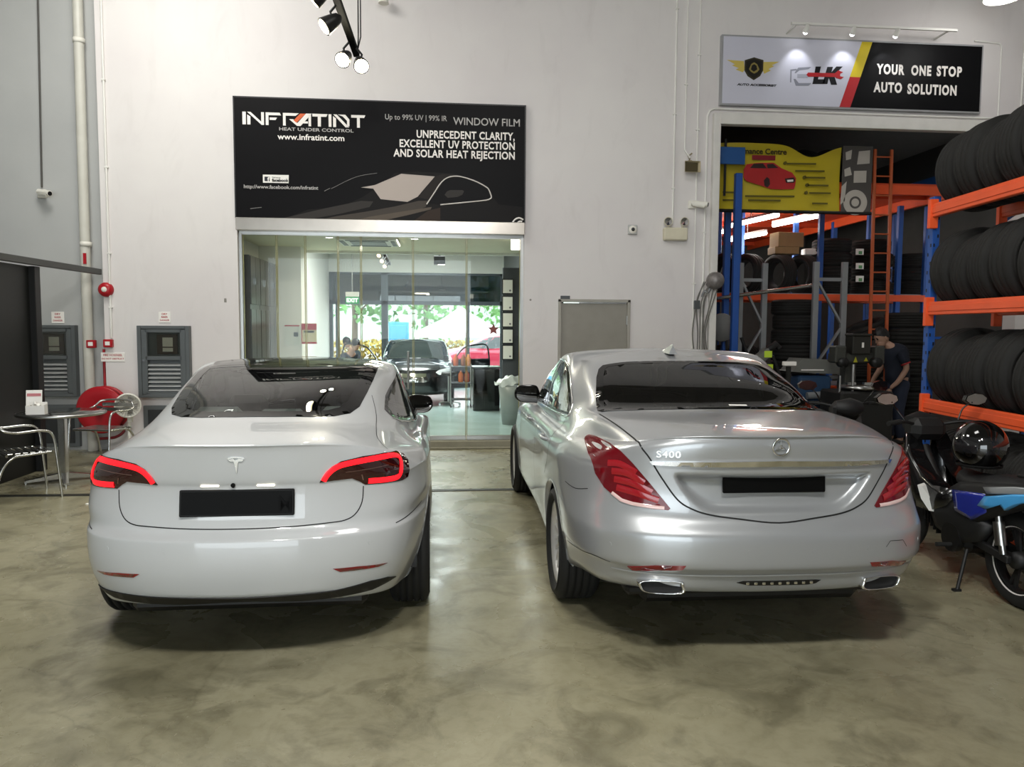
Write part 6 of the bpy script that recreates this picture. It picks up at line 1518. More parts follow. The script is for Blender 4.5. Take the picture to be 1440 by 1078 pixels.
# head looking down to the left
Hm = Matrix.Translation((-.205, 0, 1.56)) @ Matrix.Rotation(math.radians(-28), 4, 'Y') @ Matrix.Scale(1.07, 4)
mb = MB(); mb.xf(Hm); mb.ball((0, 0, .015), .1, 20, 16, (.93, .76, 1.16)); mb.ball((-.035, 0, -.06), .068, 16, 12, (.9, .86, .95))
mb.add([(-.088, -.012, .005), (-.088, .012, .005), (-.118, 0, -.03), (-.092, -.016, -.036), (-.092, .016, -.036)], [(0, 2, 1), (0, 3, 2), (1, 2, 4), (3, 4, 2)], True)
for s in (-1, 1): mb.ball((.01, s*.077, -.01), .026, 10, 8, (.75, .35, 1.2))
mb.xf(); hd = mb.build('head', M_skin, pr)
mb = MB(); mb.xf(Hm)
mb.tube([(-.094, -.022, -.066), (-.1, 0, -.064), (-.094, .022, -.066)], .006, 6); mb.xf(); mb.build('mouth', mat('lip', '8a5347', .5), hd)
for s in (-1, 1): mb = MB(); mb.xf(Hm); mb.ball((-.082, s*.032, .012), .011, 10, 8); mb.tube([(-.09, s*.018, .034), (-.086, s*.046, .034)], .004, 6); mb.xf(); mb.build('eye', M_hair, hd)
def hairpt(u, v):
    a = 2*PI*u; th = v*PI*.80
    f = .5+.5*math.cos(a-PI)               # 1 at the front (-x)
    th *= 1-.55*f**.7
    r = .107+.003*math.sin(9*a)+.004*math.sin(5*th*3+a*4)
    return tuple(Hm @ Vector((.95*r*math.sin(th)*math.cos(a)+.006, .80*r*math.sin(th)*math.sin(a), .02+1.16*r*math.cos(th))))
mb = MB(); mb.grid(hairpt, 40, 12, flip=True); mb.build('hair', M_hair, pr)
# hands: palm, four bent fingers and a thumb each
def hand(px, d, side, parent):
    d = Vector(d).normalized(); up = Vector((0, side, .2)).normalized(); w_ = d.cross(up).normalized(); n = w_.cross(d).normalized()
    p = Vector(px); V = [p, p+d*.045, p+d*.085]; E_ = [(0, 1), (1, 2)]; R_ = [.024, .034, .032]
    for i, (o, L) in enumerate(((-.028, .062), (-.01, .072), (.01, .068), (.027, .052))):
        b = p+d*.09+w_*o; k = len(V); V += [b, b+d*L*.5-n*.008, b+d*L*.8-n*.03]; E_ += [(2, k), (k, k+1), (k+1, k+2)]; R_ += [.0095, .009, .0075]
    k = len(V); b = p+d*.03-w_*.034; V += [b, b+d*.03-w_*.022-n*.006, b+d*.058-w_*.024-n*.016]; E_ += [(1, k), (k, k+1), (k+1, k+2)]; R_ += [.012, .0105, .0085]
    return skin_body('hand', V, E_, R_, M_skin, parent, 2)
hand((-.165, -.19, .835), (-.35, .25, -.9), -1, pr); hand((-.265, .105, .885), (-.5, -.35, -.8), 1, pr)
# ================================================================ motorcycles at the foot of the rack
M_bblue = mat('bike_blue', '1f2b86', .2, coat=.8); M_bsky = mat('bike_sky_blue', '4aa0dc', .25, coat=.5); M_bsilver = mat('bike_silver', 'a9adb0', .25, metal=.3, coat=.5)
M_bblack = mat('bike_black', '0d0d0e', .22, coat=.6); M_bmatt = mat('bike_matt_black', '161616', .55); M_eng = mat('engine_black', '1e1d1c', .4, metal=.4, var=.2, scale=30)
M_vinyl = mat('seat_vinyl', '1c1c1d', .55, bump=.1, scale=60)
def panel(mb, P, x0, x1, bulge=.02):
    """side cover: outline in (y, z), slightly domed towards x1"""
    n = len(P); cy = sum(p[0] for p in P)/n; cz = sum(p[1] for p in P)/n
    L = [[(x0, y, z) for y, z in P], [(x1, y, z) for y, z in P], [(x1+(bulge if x1 > x0 else -bulge), cy+(y-cy)*.7, cz+(z-cz)*.7) for y, z in P]]
    vs = L[0]+L[1]+L[2]; fs = [(i, (i+1) % n, n+(i+1) % n, n+i) for i in range(n)]+[(n+i, n+(i+1) % n, 2*n+(i+1) % n, 2*n+i) for i in range(n)]+[list(range(2*n, 3*n))]
    mb.add(vs, fs, True)
def motorcycle(loc, rz, label, mbody, graphics, mshield):
    """underbone motorcycle: rear axle above the origin, heading +Y"""
    t = thing('motorcycle', label, 'motorcycle', loc, rz)
    for y, wd in ((0, .1), (1.24, .085)):
        rim = MB(); R_ = .205
        rim.lathe([(R_-.02, -.03), (R_+.008, -.032), (R_+.006, -.012), (R_-.008, 0), (R_+.006, .012), (R_+.008, .032), (R_-.02, .03), (R_-.02, -.03)], (0, 0, 0), 'X', 48)
        rim.lathe([(0, -.05), (.05, -.05), (.055, .0), (.05, .05), (0, .05)], (0, 0, 0), 'X', 20)
        for k in range(5):
            a = 2*PI*k/5
            for da in (-.12, .12): rim.bar((0, .045*math.cos(a), .045*math.sin(a)), (0, .192*math.cos(a+da), .192*math.sin(a+da)), .022, .016, up=(1, 0, 0))
        w_ = rim.build('wheel', M_bmatt, t); w_.location = (0, y, .285)
        mb = MB(); mb.lathe([(R_, wd*.40), (R_+.03, wd*.5), (R_+.06, wd*.44), (.283, wd*.2), (.287, 0), (.283, -wd*.2), (R_+.06, -wd*.44), (R_+.03, -wd*.5), (R_, -wd*.40)], (0, 0, 0), 'X', 56); mb.build('tyre', M_rubber, w_)
        mb = MB()
        for s in (-1, 1): mb.lathe([(R_-.006, s*.033), (R_+.006, s*.034)], (0, 0, 0), 'X', 56)
        mb.build('rim_stripe', M_lwhite, w_)
        mb = MB(); mb.lathe([(.05, .055), (.11, .055), (.11, .06), (.05, .06)], (0, 0, 0), 'X', 28); mb.build('brake_disc', M_steel, w_)
    mb = MB()      # frame spine and engine
    mb.tube(smooth_path([(0, 1.02, .82), (0, .86, .62), (0, .66, .46), (0, .45, .46), (0, .2, .62)], 6), .035, 10); mb.build('frame', M_bmatt, t)
    mb = MB(); mb.box((0, .50, .30), (.20, .30, .17), .04); mb.tube([(0, .62, .33), (0, .84, .40)], [.085, .07], 14); mb.cyl((.1, .47, .3), (.13, .47, .3), .085, 20); mb.cyl((-.1, .47, .3), (-.14, .47, .3), .095, 20); mb.tube([(0, .84, .42), (.03, .9, .34), (.08, .8, .2), (.10, .4, .17)], .016, 8); mb.build('engine', M_eng, t)
    for k in range(5): mb = MB(); mb.box((0, .68+.035*k, .345+.017*k), (.2, .008, .16), .002); mb.build('cooling_fin', M_eng, t)
    for s in (-1, 1): 
        mb = MB(); mb.bar((s*.075, 0, .285), (s*.075, .42, .33), .03, .05, b=.006); mb.build('swing_arm', M_bmatt, t)
        mb = MB(); mb.tube([(s*.085, .04, .31), (s*.09, .10, .56)], .02, 8); mb.tube([(s*.086, .06, .36), (s*.089, .09, .5)], .032, 12); mb.build('shock_absorber', M_steel, t)
    mb = MB(); mb.tube([(.11, .42, .2), (.125, .1, .24), (.13, -.30, .33)], [.02, .05, .055], 14); mb.cyl((.13, -.30, .33), (.131, -.31, .333), .03, 12); mb.build('muffler', M_bmatt, t)
    mb = MB(); mb.box((.185, -.06, .315), (.012, .22, .06), .004); mb.build('muffler_guard', M_bsilver, t)
    mb = MB()      # seat
    prof = [(-.34, .80, .10), (-.2, .81, .12), (0, .795, .13), (.16, .775, .135), (.28, .745, .12), (.44, .735, .10), (.54, .74, .07)]
    def st(u, v):
        f = u*(len(prof)-1); i = min(int(f), len(prof)-2); k = f-i; y, z, w_ = [prof[i][j]+(prof[i+1][j]-prof[i][j])*k for j in range(3)]
        a = -PI*.12+PI*1.24*v; return (w_*math.cos(a), y, z-.06+.065*math.sin(a))
    mb.grid(st, 24, 14, flip=True); mb.build('seat', M_vinyl, t)
    for s in (-1, 1):
        mb = MB(); panel(mb, [(-.44, .81), (-.2, .785), (.18, .725), (.42, .68), (.52, .62), (.42, .47), (.24, .45), (.05, .55), (-.2, .67), (-.40, .76)], s*.06, s*.125, .022); sp = mb.build('side_panel', mbody, t)
        for i, (P, m_) in enumerate(graphics):
            mb = MB(); panel(mb, P, s*.12, s*(.150+.002*i), .002); mb.build('stripe', m_, sp)
        mb = MB(); panel(mb, [(.46, .62), (.60, .60), (.78, .66), (.92, .78), (1.0, .92), (1.04, .78), (.98, .55), (.84, .42), (.70, .42), (.52, .50)], s*.05, s*.15, .02); mb.build('leg_shield', mshield, t)
    for s in (-1, 1): mb = MB(); panel(mb, [(.14, .46), (.56, .56), (.76, .46), (.66, .32), (.42, .27), (.24, .33)], s*.06, s*.12, .015); mb.build('engine_cowl', M_bmatt, t)
    mb = MB(); mb.tube(smooth_path([(0, -.30, .76), (0, -.44, .72), (0, -.52, .60), (0, -.55, .5)], 5), [.09]*6+[.075]*5+[.05]*5, 10); mb.build('rear_fender', M_bmatt, t)
    mb = MB(); mb.ball((0, -.43, .74), .07, 14, 10, (1.2, .7, .6)); mb.build('tail_lamp', M_redlens, t)
    mb = MB(); mb.tube(smooth_path([(.12, -.1, .82), (.13, -.32, .85), (.07, -.42, .86), (-.07, -.42, .86), (-.13, -.32, .85), (-.12, -.1, .82)], 4), .012, 8); mb.build('grab_rail', M_bmatt, t)
    for s in (-1, 1): mb = MB(); mb.tube([(s*.075, 1.24, .285), (s*.075, 1.06, .80)], .018, 10); mb.tube([(s*.075, 1.235, .30), (s*.075, 1.16, .52)], .027, 12); mb.build('fork', M_bmatt, t)
    mb = MB(); mb.lathe([(.31, -.055), (.315, 0), (.31, .055)], (0, 1.24, .285), 'X', 30, arc=PI*.9, a0=-.1); mb.build('front_fender', mbody, t)
    mb = MB(); mb.box((0, 1.02, .95), (.26, .18, .16), .05); mb.tube([(-.10, 1.06, .98), (0, 1.10, .98), (.10, 1.06, .98)], [.06, .09, .06], 12); mb.build('headlamp_cowl', M_bmatt, t)
    mb = MB(); mb.tube(smooth_path([(-.33, .90, 1.0), (-.22, .94, 1.01), (-.06, 1.0, .98), (.06, 1.0, .98), (.22, .94, 1.01), (.33, .90, 1.0)], 5), .012, 8); mb.build('handlebar', M_bmatt, t)
    for s in (-1, 1):
        mb = MB(); mb.cyl((s*.24, .935, 1.01), (s*.35, .892, 1.0), .018, 10); mb.build('grip', M_rubber, t)
        mb = MB(); mb.tube(smooth_path([(s*.20, .95, 1.02), (s*.25, .98, 1.10), (s*.30, .95, 1.15)], 4), .006, 6)
        hx = [(s*(.33+.085*math.cos(a)*1.0), .955, 1.17+.045*math.sin(a)) for a in np.linspace(0, 2*PI, 8, endpoint=False)+.2]
        mb.add([(x, y+.035, z) for x, y, z in hx]+[(x, y-.004, z) for x, y, z in hx], [list(range(8))]+[(i, (i+1) % 8, 8+(i+1) % 8, 8+i) for i in range(8)], False); mr = mb.build('rear_mirror', M_bblack, t)
        mb = MB(); mb.add([(.33*s+(x-.33*s)*.92, .95, 1.17+(z-1.17)*.92) for x, y, z in hx], [list(range(8))[::-1]], False); mb.build('mirror_glass', mat('dull_mirror', '9c9a92', .25, metal=.6), mr)
    mb = MB(); mb.tube([(-.10, .35, .25), (-.20, .28, .01)], .012, 8); mb.box((-.205, .28, .008), (.05, .03, .015)); mb.build('side_stand', M_bmatt, t)
    for s in (-1, 1): mb = MB(); mb.cyl((s*.08, .46, .25), (s*.25, .44, .26), .015, 8); mb.build('foot_peg', M_rubber, t)
    return t
G_ = [([(.14, .66), (.46, .62), (.42, .49), (.25, .47), (.12, .55)], M_bblue), ([(-.43, .80), (-.1, .755), (.16, .70), (.12, .665), (-.12, .715), (-.40, .775)], M_bsilver), ([(-.38, .768), (-.10, .71), (.14, .645), (.20, .575), (.12, .57), (.0, .625), (-.04, .60), (-.14, .66), (-.32, .735)], M_bsky)]
motorcycle((3.46, 4.18, 0), math.radians(-2), 'blue and black motorcycle with sky blue side stripes at the foot of the rack', M_bmatt, G_, M_bblack)
bk = bpy.data.objects['motorcycle']
q_ = [at(x, y, 4.86)-bk.location for x, y in ((1284, 681), (1290, 683), (1312, 712), (1311, 719), (1300, 717), (1289, 700))]
mb = MB(); n_ = len(q_); mb.add([tuple(p+Vector((0, -.02, 0))) for p in q_]+[tuple(p+Vector((.09, .05, 0))) for p in q_], [list(range(n_))]+[(i, (i+1) % n_, n_+(i+1) % n_, n_+i) for i in range(n_)], False); mb.build('fairing_tip', M_white, bk)
motorcycle((3.62, 7.42, 0), math.radians(176), 'all black motorcycle parked behind the silver car, nearer the shop', M_bblack, [], M_bblack)
# helmet resting on the seat
t = thing('helmet', 'glossy black motorcycle helmet resting on the blue motorcycle seat', 'helmet', (3.46, 4.58, .765), math.radians(150)); t.scale = (1.14, 1.14, 1.14)
def hp(u, v):
    a = 2*PI*u; th = PI*.03+v*PI*.74; r = .142
    return (r*1.0*math.sin(th)*math.cos(a), r*1.12*math.sin(th)*math.sin(a), .135+r*1.02*math.cos(th))
mb = MB(); mb.grid(hp, 40, 20, flip=True); mb.lathe([(0, .279), (.015, .279)], (0, 0, 0), 'Z', 12); mb.build('shell', M_gloss_black, t)
mb = MB(); mb.grid(lambda u, v: tuple(Vector((.148*math.cos(PI*(.15+.7*u))*math.sin(PI*(.36+.2*v)), .148*1.12*math.sin(PI*(.15+.7*u))*math.sin(PI*(.36+.2*v)), .135+.148*math.cos(PI*(.36+.2*v))))), 24, 8, flip=True); mb.build('visor', mat('visor_smoke', '1a1a1c', .03, coat=1), t)
mb = MB(); mb.lathe([(.105, .03), (.115, .02), (.118, .035)], (0, 0, 0), 'Z', 32); mb.build('rim', M_rubber, t)
mb = MB()
for k in range(3): a = -2.2+.25*k; mb.add([(.146*math.cos(a), .163*math.sin(a), .15), (.146*math.cos(a+.2), .163*math.sin(a+.2), .15), (.148*math.cos(a+.1), .165*math.sin(a+.1), .125)], [(0, 2, 1)], False)
mb.build('emblem', M_paper, t)
# ================================================================ inside the glass-fronted office
area('office_downlight', (-.8, 11.7, 2.9), (-.8, 11.7, 0), .5, 150, (1, .9, .72), 1.6)
area('office_downlight', (-.6, 16.0, 3.6), (-.6, 16.0, 0), 1.6, 430, (.95, 1, .97), 3)
M_lock = mat('locker_steel', '5c5b5c', .28, metal=.6, var=.08, scale=2)
for i in range(3):
    y = 10.98+.56*i
    t = thing('storage_locker', 'dark steel locker against the left office wall, %s' % ('nearest the glass front', 'middle one of three', 'farthest from the glass front')[i], 'cabinet', (-2.775, y, .1), 0, 'office lockers')
    mb = MB(); mb.box((-.02, 0, 1.27), (.29, .55, 2.54), .004); mb.build('carcass', M_lock, t)
    for z0, z1 in ((.03, 1.80), (1.87, 2.52)):
        for s in (-1, 1): mb = MB(); mb.box((.132, s*.135, (z0+z1)/2), (.018, .262, z1-z0), .003); d = mb.build('door', M_lock, t); mb = MB(); mb.box((.148, s*.03, min(z0+1.0, (z0+z1)/2)), (.015, .012, .1), .003); mb.build('door_handle', M_chrome, d)
p = at(432, 469, 12.3); t = thing('calendar', 'red and white calendar poster hanging in the office', 'poster', (p.x, 12.48, p.z))
mb = MB(); mb.box((0, -.01, 0), (.24, .01, .33)); mb.build('sheet', mat('calendar_cream', 'cfc7a8', .6), t)
mb = MB(); mb.box((0, -.017, .11), (.24, .004, .10)); mb.box((0, -.017, -.15), (.24, .004, .03)); mb.box((-.115, -.017, -.02), (.012, .004, .22)); mb.build('heading', M_red, t)
mb = MB(); mb.box((0, -.017, .03), (.16, .004, .03)); mb.build('print', M_black, t)
p = at(411, 470, 12.5); t = thing('wall_planner', 'pale planner sheet with a red top line on the office column', 'poster', (p.x, 12.5, p.z))
mb = MB(); mb.box((0, -.004, 0), (.23, .008, .34)); mb.build('sheet', mat('planner_grey', 'd2d4cc', .6), t)
mb = MB(); mb.box((0, -.009, .14), (.23, .003, .02)); mb.build('red_line', M_red, t)
mb = MB(); mb.box((.06, -.01, .0), (.07, .004, .07)); mb.build('thermostat', M_grey_metal, t)
p = at(495.5, 418, 14.0); t = thing('exit_sign', 'hanging green exit sign in the office', 'sign', (p.x, 14.0, p.z))
mb = MB(); mb.box((0, 0, .055), (.24, .05, .09), .004); mb.build('housing', M_white, t)
mb = MB(); mb.box((0, -.004, -.05), (.24, .045, .13), .003); fc = mb.build('face', mat('exit_green', '1f7a44', .4, emit='1f8a4a', estr=.5), t)
text('lettering', 'EXIT', .10, emis('exit_white', 'f4fff4', 1.2), t, (0, -.028, -.085), bold=.003, align='CENTER', ext=.001)
mb = MB(); mb.cyl((0, 0, .1), (0, 0, 3.7-p.z), .008, 6); mb.build('rod', M_steel, t)
for (px, py, Y, lab) in ((519, 337, 11.3, 'ceiling air conditioner near the glass front'), (546, 372, 17.4, 'farther ceiling air conditioner deep in the office')):
    p = at(px, py, Y); z = 2.94 if Y < 13 else 3.7
    t = thing('air_conditioner', lab, 'air conditioner', (p.x, Y, z))
    mb = MB(); mb.box((0, 0, -.03), (.85, .85, .06), .01); mb.cyl((0, 0, 0), (0, 0, z-z+.0005), .3, 8) if False else None; mb.build('panel', M_white, t)
    for s in (-1, 1): mb = MB(); mb.box((s*.36, 0, -.063), (.06, .6, .008)); mb.box((0, s*.36, -.063), (.6, .06, .008)); mb.build('vent', M_grey_metal, t)
    mb = MB(); mb.box((0, 0, -.064), (.5, .5, .01), .003); mb.build('grille', M_galv, t)
M_down = emis('downlight_glow', 'fffaf0', 12)
for (px, py, lab) in ((463, 338, 'round ceiling downlight at the left of the office soffit'), (583, 334, 'round ceiling downlight at the right of the office soffit')):
    Yd = 11.15; p = at(px, py, Yd); t = thing('downlight', lab, 'lamp', (p.x, Yd, 2.94))
    mb = MB(); mb.lathe([(.05, -.004), (.075, -.01), (.085, 0)], (0, 0, 0), 'Z', 24); mb.build('ring', M_white, t)
    mb = MB(); mb.lathe([(0, -.003), (.06, -.003)], (0, 0, 0), 'Z', 24); mb.build('bulb', M_down, t)
p = at(730, 341, 10.85); t = thing('wall_lamp', 'glowing white square lamp at the top right corner of the office', 'lamp', (p.x-.03, 10.95, p.z))
mb = MB(); mb.box((0, 0, 0), (.15, .12, .18), .01); mb.build('shade', emis('square_lamp', 'fff8ea', 5), t)
mb = MB(); mb.box((0, 0, .11), (.1, .1, .06)); mb.build('mount', M_white, t)
p = at(618, 366, 15.0); t = thing('ceiling_spot', 'black square ceiling spot lamp in the right half of the office', 'lamp', (p.x, 15.0, p.z))
mb = MB(); mb.box((0, 0, 0), (.22, .2, .16), .01); mb.cyl((0, 0, .08), (0, 0, 3.7-p.z), .02, 8); mb.build('housing', M_black, t)
mb = MB(); mb.lathe([(0, -.084), (.07, -.084)], (.04, 0, 0), 'Z', 20); mb.build('bulb', M_down, t)
p, q = at(535, 345, 14.5), at(548, 371, 16.2); o_ = (p+q)/2; t = thing('track_light', 'short black track with three warm spot lamps inside the office', 'lamp', tuple(o_))
mb = MB(); mb.bar(p-o_, q-o_, .05, .05); mb.cyl((0, 0, 0), (0, 0, 3.7-o_.z), .008, 6); mb.build('track', M_black, t)
for k in (.2, .5, .8):
    c = p.lerp(q, k)-o_; mb = MB(); mb.cyl(c+Vector((0, 0, -.02)), c+Vector((-.06, -.08, -.12)), .03, 12, .05); h = mb.build('spot_head', M_black, t)
    mb = MB(); mb.ball(c+Vector((-.06, -.08, -.12)), .04, 10, 8); mb.build('bulb', emis('warm_bulb', 'ffd9a0', 8), h)
for i, py in enumerate((402.7, 426.6, 449.6, 472.5, 495.2)):
    p = at(714, py, 13.13); t = thing('certificate', 'framed white certificate on the charcoal panel, %s of five' % ('uppermost', 'second from the top', 'middle', 'fourth from the top', 'lowest')[i], 'certificate', (p.x, 13.14, p.z), 0, 'framed certificates')
    mb = MB(); mb.box((0, -.012, 0), (.20, .024, .265), .004); mb.build('frame', M_black, t)
    mb = MB(); mb.box((0, -.026, 0), (.165, .004, .225)); mb.build('sheet', M_paper, t)
    mb = MB(); mb.cyl((.04, -.028, -.07), (.04, -.029, -.07), .018, 12); mb.build('seal', mat('seal_grey', '77757a', .5), t)
p = at(684, 560, 14.2); t = thing('counter', 'black glossy counter cabinet at the right of the office', 'counter', (p.x, 14.45, .1))
mb = MB(); mb.box((0, 0, .40), (.50, .5, .80), .01); mb.build('cabinet', M_gloss_black, t)
mb = MB(); mb.box((0, 0, .82), (.54, .54, .03), .005); mb.build('worktop', mat('counter_grey', '4d5154', .15), t)
p = at(648, 560, 15.0); t = thing('tool_trolley', 'small trolley loaded with orange and brown bottles in the office', 'trolley', (p.x, 15.0, .1))
for s in (-1, 1):
    for d in (-1, 1): mb = MB(); mb.cyl((s*.2, d*.15, .06), (s*.2, d*.15, .85), .012, 8); mb.build('post', M_steel, t); mb = MB(); mb.cyl((s*.2-.012, d*.15, .03), (s*.2+.012, d*.15, .03), .03, 12); mb.build('caster', M_black, t)
for z in (.15, .48, .8): mb = MB(); mb.box((0, 0, z), (.42, .32, .02), .004); mb.build('tray', M_grey_metal, t)
for i, (x, z, c, lab) in enumerate(((-.10, .81, 'c2571f', 'orange bottle on top of the trolley, left one'), (.05, .81, '8a4a24', 'brown bottle on top of the trolley, middle one'), (.15, .81, 'd9822c', 'amber bottle on top of the trolley, right one'), (.0, .49, 'd26a2a', 'orange bottle on the middle tray of the trolley'), (.12, .49, 'b8431d', 'red brown bottle on the middle tray of the trolley'))):
    mb = MB(); mb.lathe([(0, 0), (.045, 0), (.05, .02), (.05, .16), (.02, .2), (.018, .23), (0, .23)], (0, 0, 0), 'Z', 16); o = mb.build('bottle', mat('bottle_'+c, c, .25)); o.location = (t.location.x+x, 15.0, .1+z); tag(o, lab, 'bottle', 'bottles on the trolley')
p = at(631, 560, 15.2); t = thing('stool', 'black round work stool beside the trolley', 'stool', (p.x, 15.3, .1))
mb = MB(); mb.lathe([(0, .60), (.15, .60), (.17, .63), (.15, .67), (0, .67)], (0, 0, 0), 'Z', 24); mb.build('seat', M_black, t)
mb = MB(); mb.cyl((0, 0, .05), (0, 0, .6), .025, 10); mb.build('post', M_steel, t)
for k in range(5): a = 2*PI*k/5; mb = MB(); mb.bar((0, 0, .07), (.22*math.cos(a), .22*math.sin(a), .05), .03, .02); mb.cyl((.22*math.cos(a), .22*math.sin(a)-.012, .025), (.22*math.cos(a), .22*math.sin(a)+.012, .025), .025, 10); mb.build('foot', M_steel, t)
p = at(722, 560, 12.2); t = thing('covered_bin', 'grey tub covered with crumpled clear plastic at the right end of the office', 'bin', (p.x, 12.25, .1))
mb = MB(); mb.lathe([(0, 0), (.18, 0), (.22, .45), (.24, .62), (.2, .62), (0, .6)], (0, 0, 0), 'Z', 24); mb.build('tub', mat('tub_grey', '8d9290', .4), t)
mb = MB(); mb.grid(lambda u, v: (-.30+.55*u, -.2+.4*v, .65+.14*math.sin(PI*u)*math.sin(PI*v)+.02*math.sin(23*u+9*v)+.02*math.sin(15*v-7*u)), 16, 12); mb.build('plastic_cover', mat('clear_plastic', 'dfe6e6', .1, alpha=.6), t)
# --- black car under treatment, doors open
car2 = car
t = thing('car', 'dark car with open doors inside the office behind the glass', 'car', (-.62, 19.4, .1), PI)
t.scale = (.86, .86, .86)
M_dark_paint = paint('black_car_paint', '14161a', .2, .3)
bm_object(car2.cut([], [(W_R, .345, WA, .62), (W_F, .345, WA, .62)]), 'body', M_dark_paint, t)
mb = MB(); car2.patch(mb, WSHD, 'top', .003, .006, .06); mb.build('windscreen', mat('car_glass_dark', '1c2426', .04, coat=1), t)
mb = MB(); car2.patch(mb, RWIN, 'top', .003, .006, .06); mb.build('rear_window', MATS['car_glass_dark'], t)
for s in (1, -1):
    mb = MB(); car2.patch(mb, SWA, 'side', .003, .006, .06, s); mb.build('side_window', MATS['car_glass_dark'], t)
    mb = MB(); car2.patch(mb, [(s*.52, .78), (s*.60, .83), (s*.80, .86), (s*.86, .80), (s*.80, .74), (s*.60, .72)], 'front', .006, .01, .04); mb.build('headlight', mat('headlight_clear', 'e8eef0', .08, coat=1), t)
    for wy in (W_R, W_F): wheel_part(t, WR, .25, .252, 10, (s*.83, wy, WR), s, M_mrim, 'twin', M_rubber)
    h = Vector((s*.93, 3.42, 0)); a = s*math.radians(62)
    Md = Matrix.Translation(h) @ Matrix.Rotation(a, 4, 'Z')
    mb = MB(); mb.xf(Md); mb.box((0, -.55, .66), (.09, 1.1, .74), .03); d = mb.build('door', M_dark_paint, t)
    mb = MB(); mb.xf(Md); mb.tube(smooth_path([(0, -.02, 1.0), (-s*.06, -.35, 1.30), (-s*.10, -.75, 1.38), (-s*.10, -1.06, 1.36), (0, -1.08, 1.0)], 5), .022, 8); mb.build('window_frame', M_dark_paint, d)
mb = MB(); car2.patch(mb, [(-.42, .76), (.42, .76), (.36, .56), (-.36, .56)], 'front', .006, .01, .05); mb.build('grille', M_chrome, t)
mb = MB(); mb.cyl((.25, 2.86, 1.27), (.25, 2.855, 1.275), .06, 16); mb.build('windscreen_disc', M_paper, t)
# --- two people bent over beside the car
def crouched(loc, rz, label, shirt):
    pr = thing('person', label, 'person', loc, rz, None)
    V = [(0, .0, .55), (-.05, 0, .75), (-.14, 0, .93), (-.21, 0, 1.03), (-.26, 0, 1.10), (-.12, -.19, .93), (-.30, -.24, .75), (-.48, -.16, .72), (-.12, .19, .93), (-.30, .24, .75), (-.48, .16, .72),
         (-.02, -.10, .50), (-.36, -.14, .48), (-.16, -.14, .08), (-.02, .10, .50), (-.36, .14, .48), (-.16, .14, .08), (-.32, -.14, .035), (-.32, .14, .035)]
    E_ = [(0, 1), (1, 2), (2, 3), (3, 4), (2, 5), (5, 6), (6, 7), (2, 8), (8, 9), (9, 10), (0, 11), (11, 12), (12, 13), (0, 14), (14, 15), (15, 16), (13, 17), (16, 18)]
    R_ = [(.14, .16), (.13, .15), (.12, .15), .06, .05, .065, .045, .03, .065, .045, .03, .09, .07, .045, .09, .07, .045, .04, .04]
    skin_body('body', V, E_, R_, M_skin, pr)
    skin_body('shirt', [(0, .0, .56), (-.05, 0, .75), (-.14, 0, .94), (-.19, 0, 1.0), (-.12, -.19, .93), (-.24, -.225, .82), (-.12, .19, .93), (-.24, .225, .82)], [(0, 1), (1, 2), (2, 3), (2, 4), (4, 5), (2, 6), (6, 7)], [(.155, .175), (.145, .168), (.135, .165), .075, .08, .068, .08, .068], shirt, pr)
    skin_body('trousers', [(0, 0, .56), (-.02, -.10, .50), (-.36, -.14, .48), (-.17, -.14, .1), (-.02, .10, .50), (-.36, .14, .48), (-.17, .14, .1)], [(0, 1), (1, 2), (2, 3), (0, 4), (4, 5), (5, 6)], [(.155, .17), .105, .085, .06, .105, .085, .06], M_jean, pr)
    mb = MB(); Hh = Matrix.Translation((-.33, 0, 1.19)) @ Matrix.Rotation(-.5, 4, 'Y'); mb.xf(Hh); mb.ball((0, 0, 0), .1, 16, 12, (.93, .78, 1.15)); mb.ball((-.03, 0, -.06), .068, 12, 8, (.9, .86, .95)); mb.add([(-.09, -.012, .0), (-.09, .012, .0), (-.118, 0, -.03), (-.09, 0, -.04)], [(0, 2, 1), (0, 3, 2), (1, 2, 3)], True)
    for s in (-1, 1): mb.ball((.01, s*.078, -.01), .025, 8, 6, (.75, .35, 1.2))
    mb.xf(); hd = mb.build('head', M_skin, pr)
    mb = MB(); mb.xf(Hh); mb.ball((.015, 0, .025), .108, 18, 12, (.95, .82, 1.08)); mb.xf(); mb.build('hair', M_hair, pr)
    hand((-.475, -.16, .72), (-.9, .2, -.4), -1, pr); hand((-.475, .16, .72), (-.9, -.2, -.4), 1, pr)
    for s in (-1, 1): mb = MB(); mb.ball((-.24, s*.14, .045), .055, 12, 8, (2.2, .85, .8)); mb.build('shoe', M_black, pr)
q = at(489, 489, 16.6); crouched((q.x-.05, 16.6, .1), 2.4, 'person with dark hair crouching by the dark car inside the office, left one', mat('shirt_dark', '20242a', .8))
q = at(507, 484, 18.3); crouched((q.x-.05, 18.4, .1), -.4, 'person with dark hair crouching farther back beside the dark car, right one', mat('shirt_teal', '2a3438', .8))
p = at(694, 463, 19.9); P5 = [((.16 if k % 2 == 0 else .075)*math.sin(PI*k/5), (.16 if k % 2 == 0 else .075)*math.cos(PI*k/5)) for k in range(10)]
mb = MB(); mb.prism(P5, 'XZ', -.02, .0); o = mb.build('star_ornament', mat('star_red', '7c3a3a', .5)); o.location = (p.x, 19.93, p.z); tag(o, 'dull red star ornament hanging in the front window of the office', 'ornament')

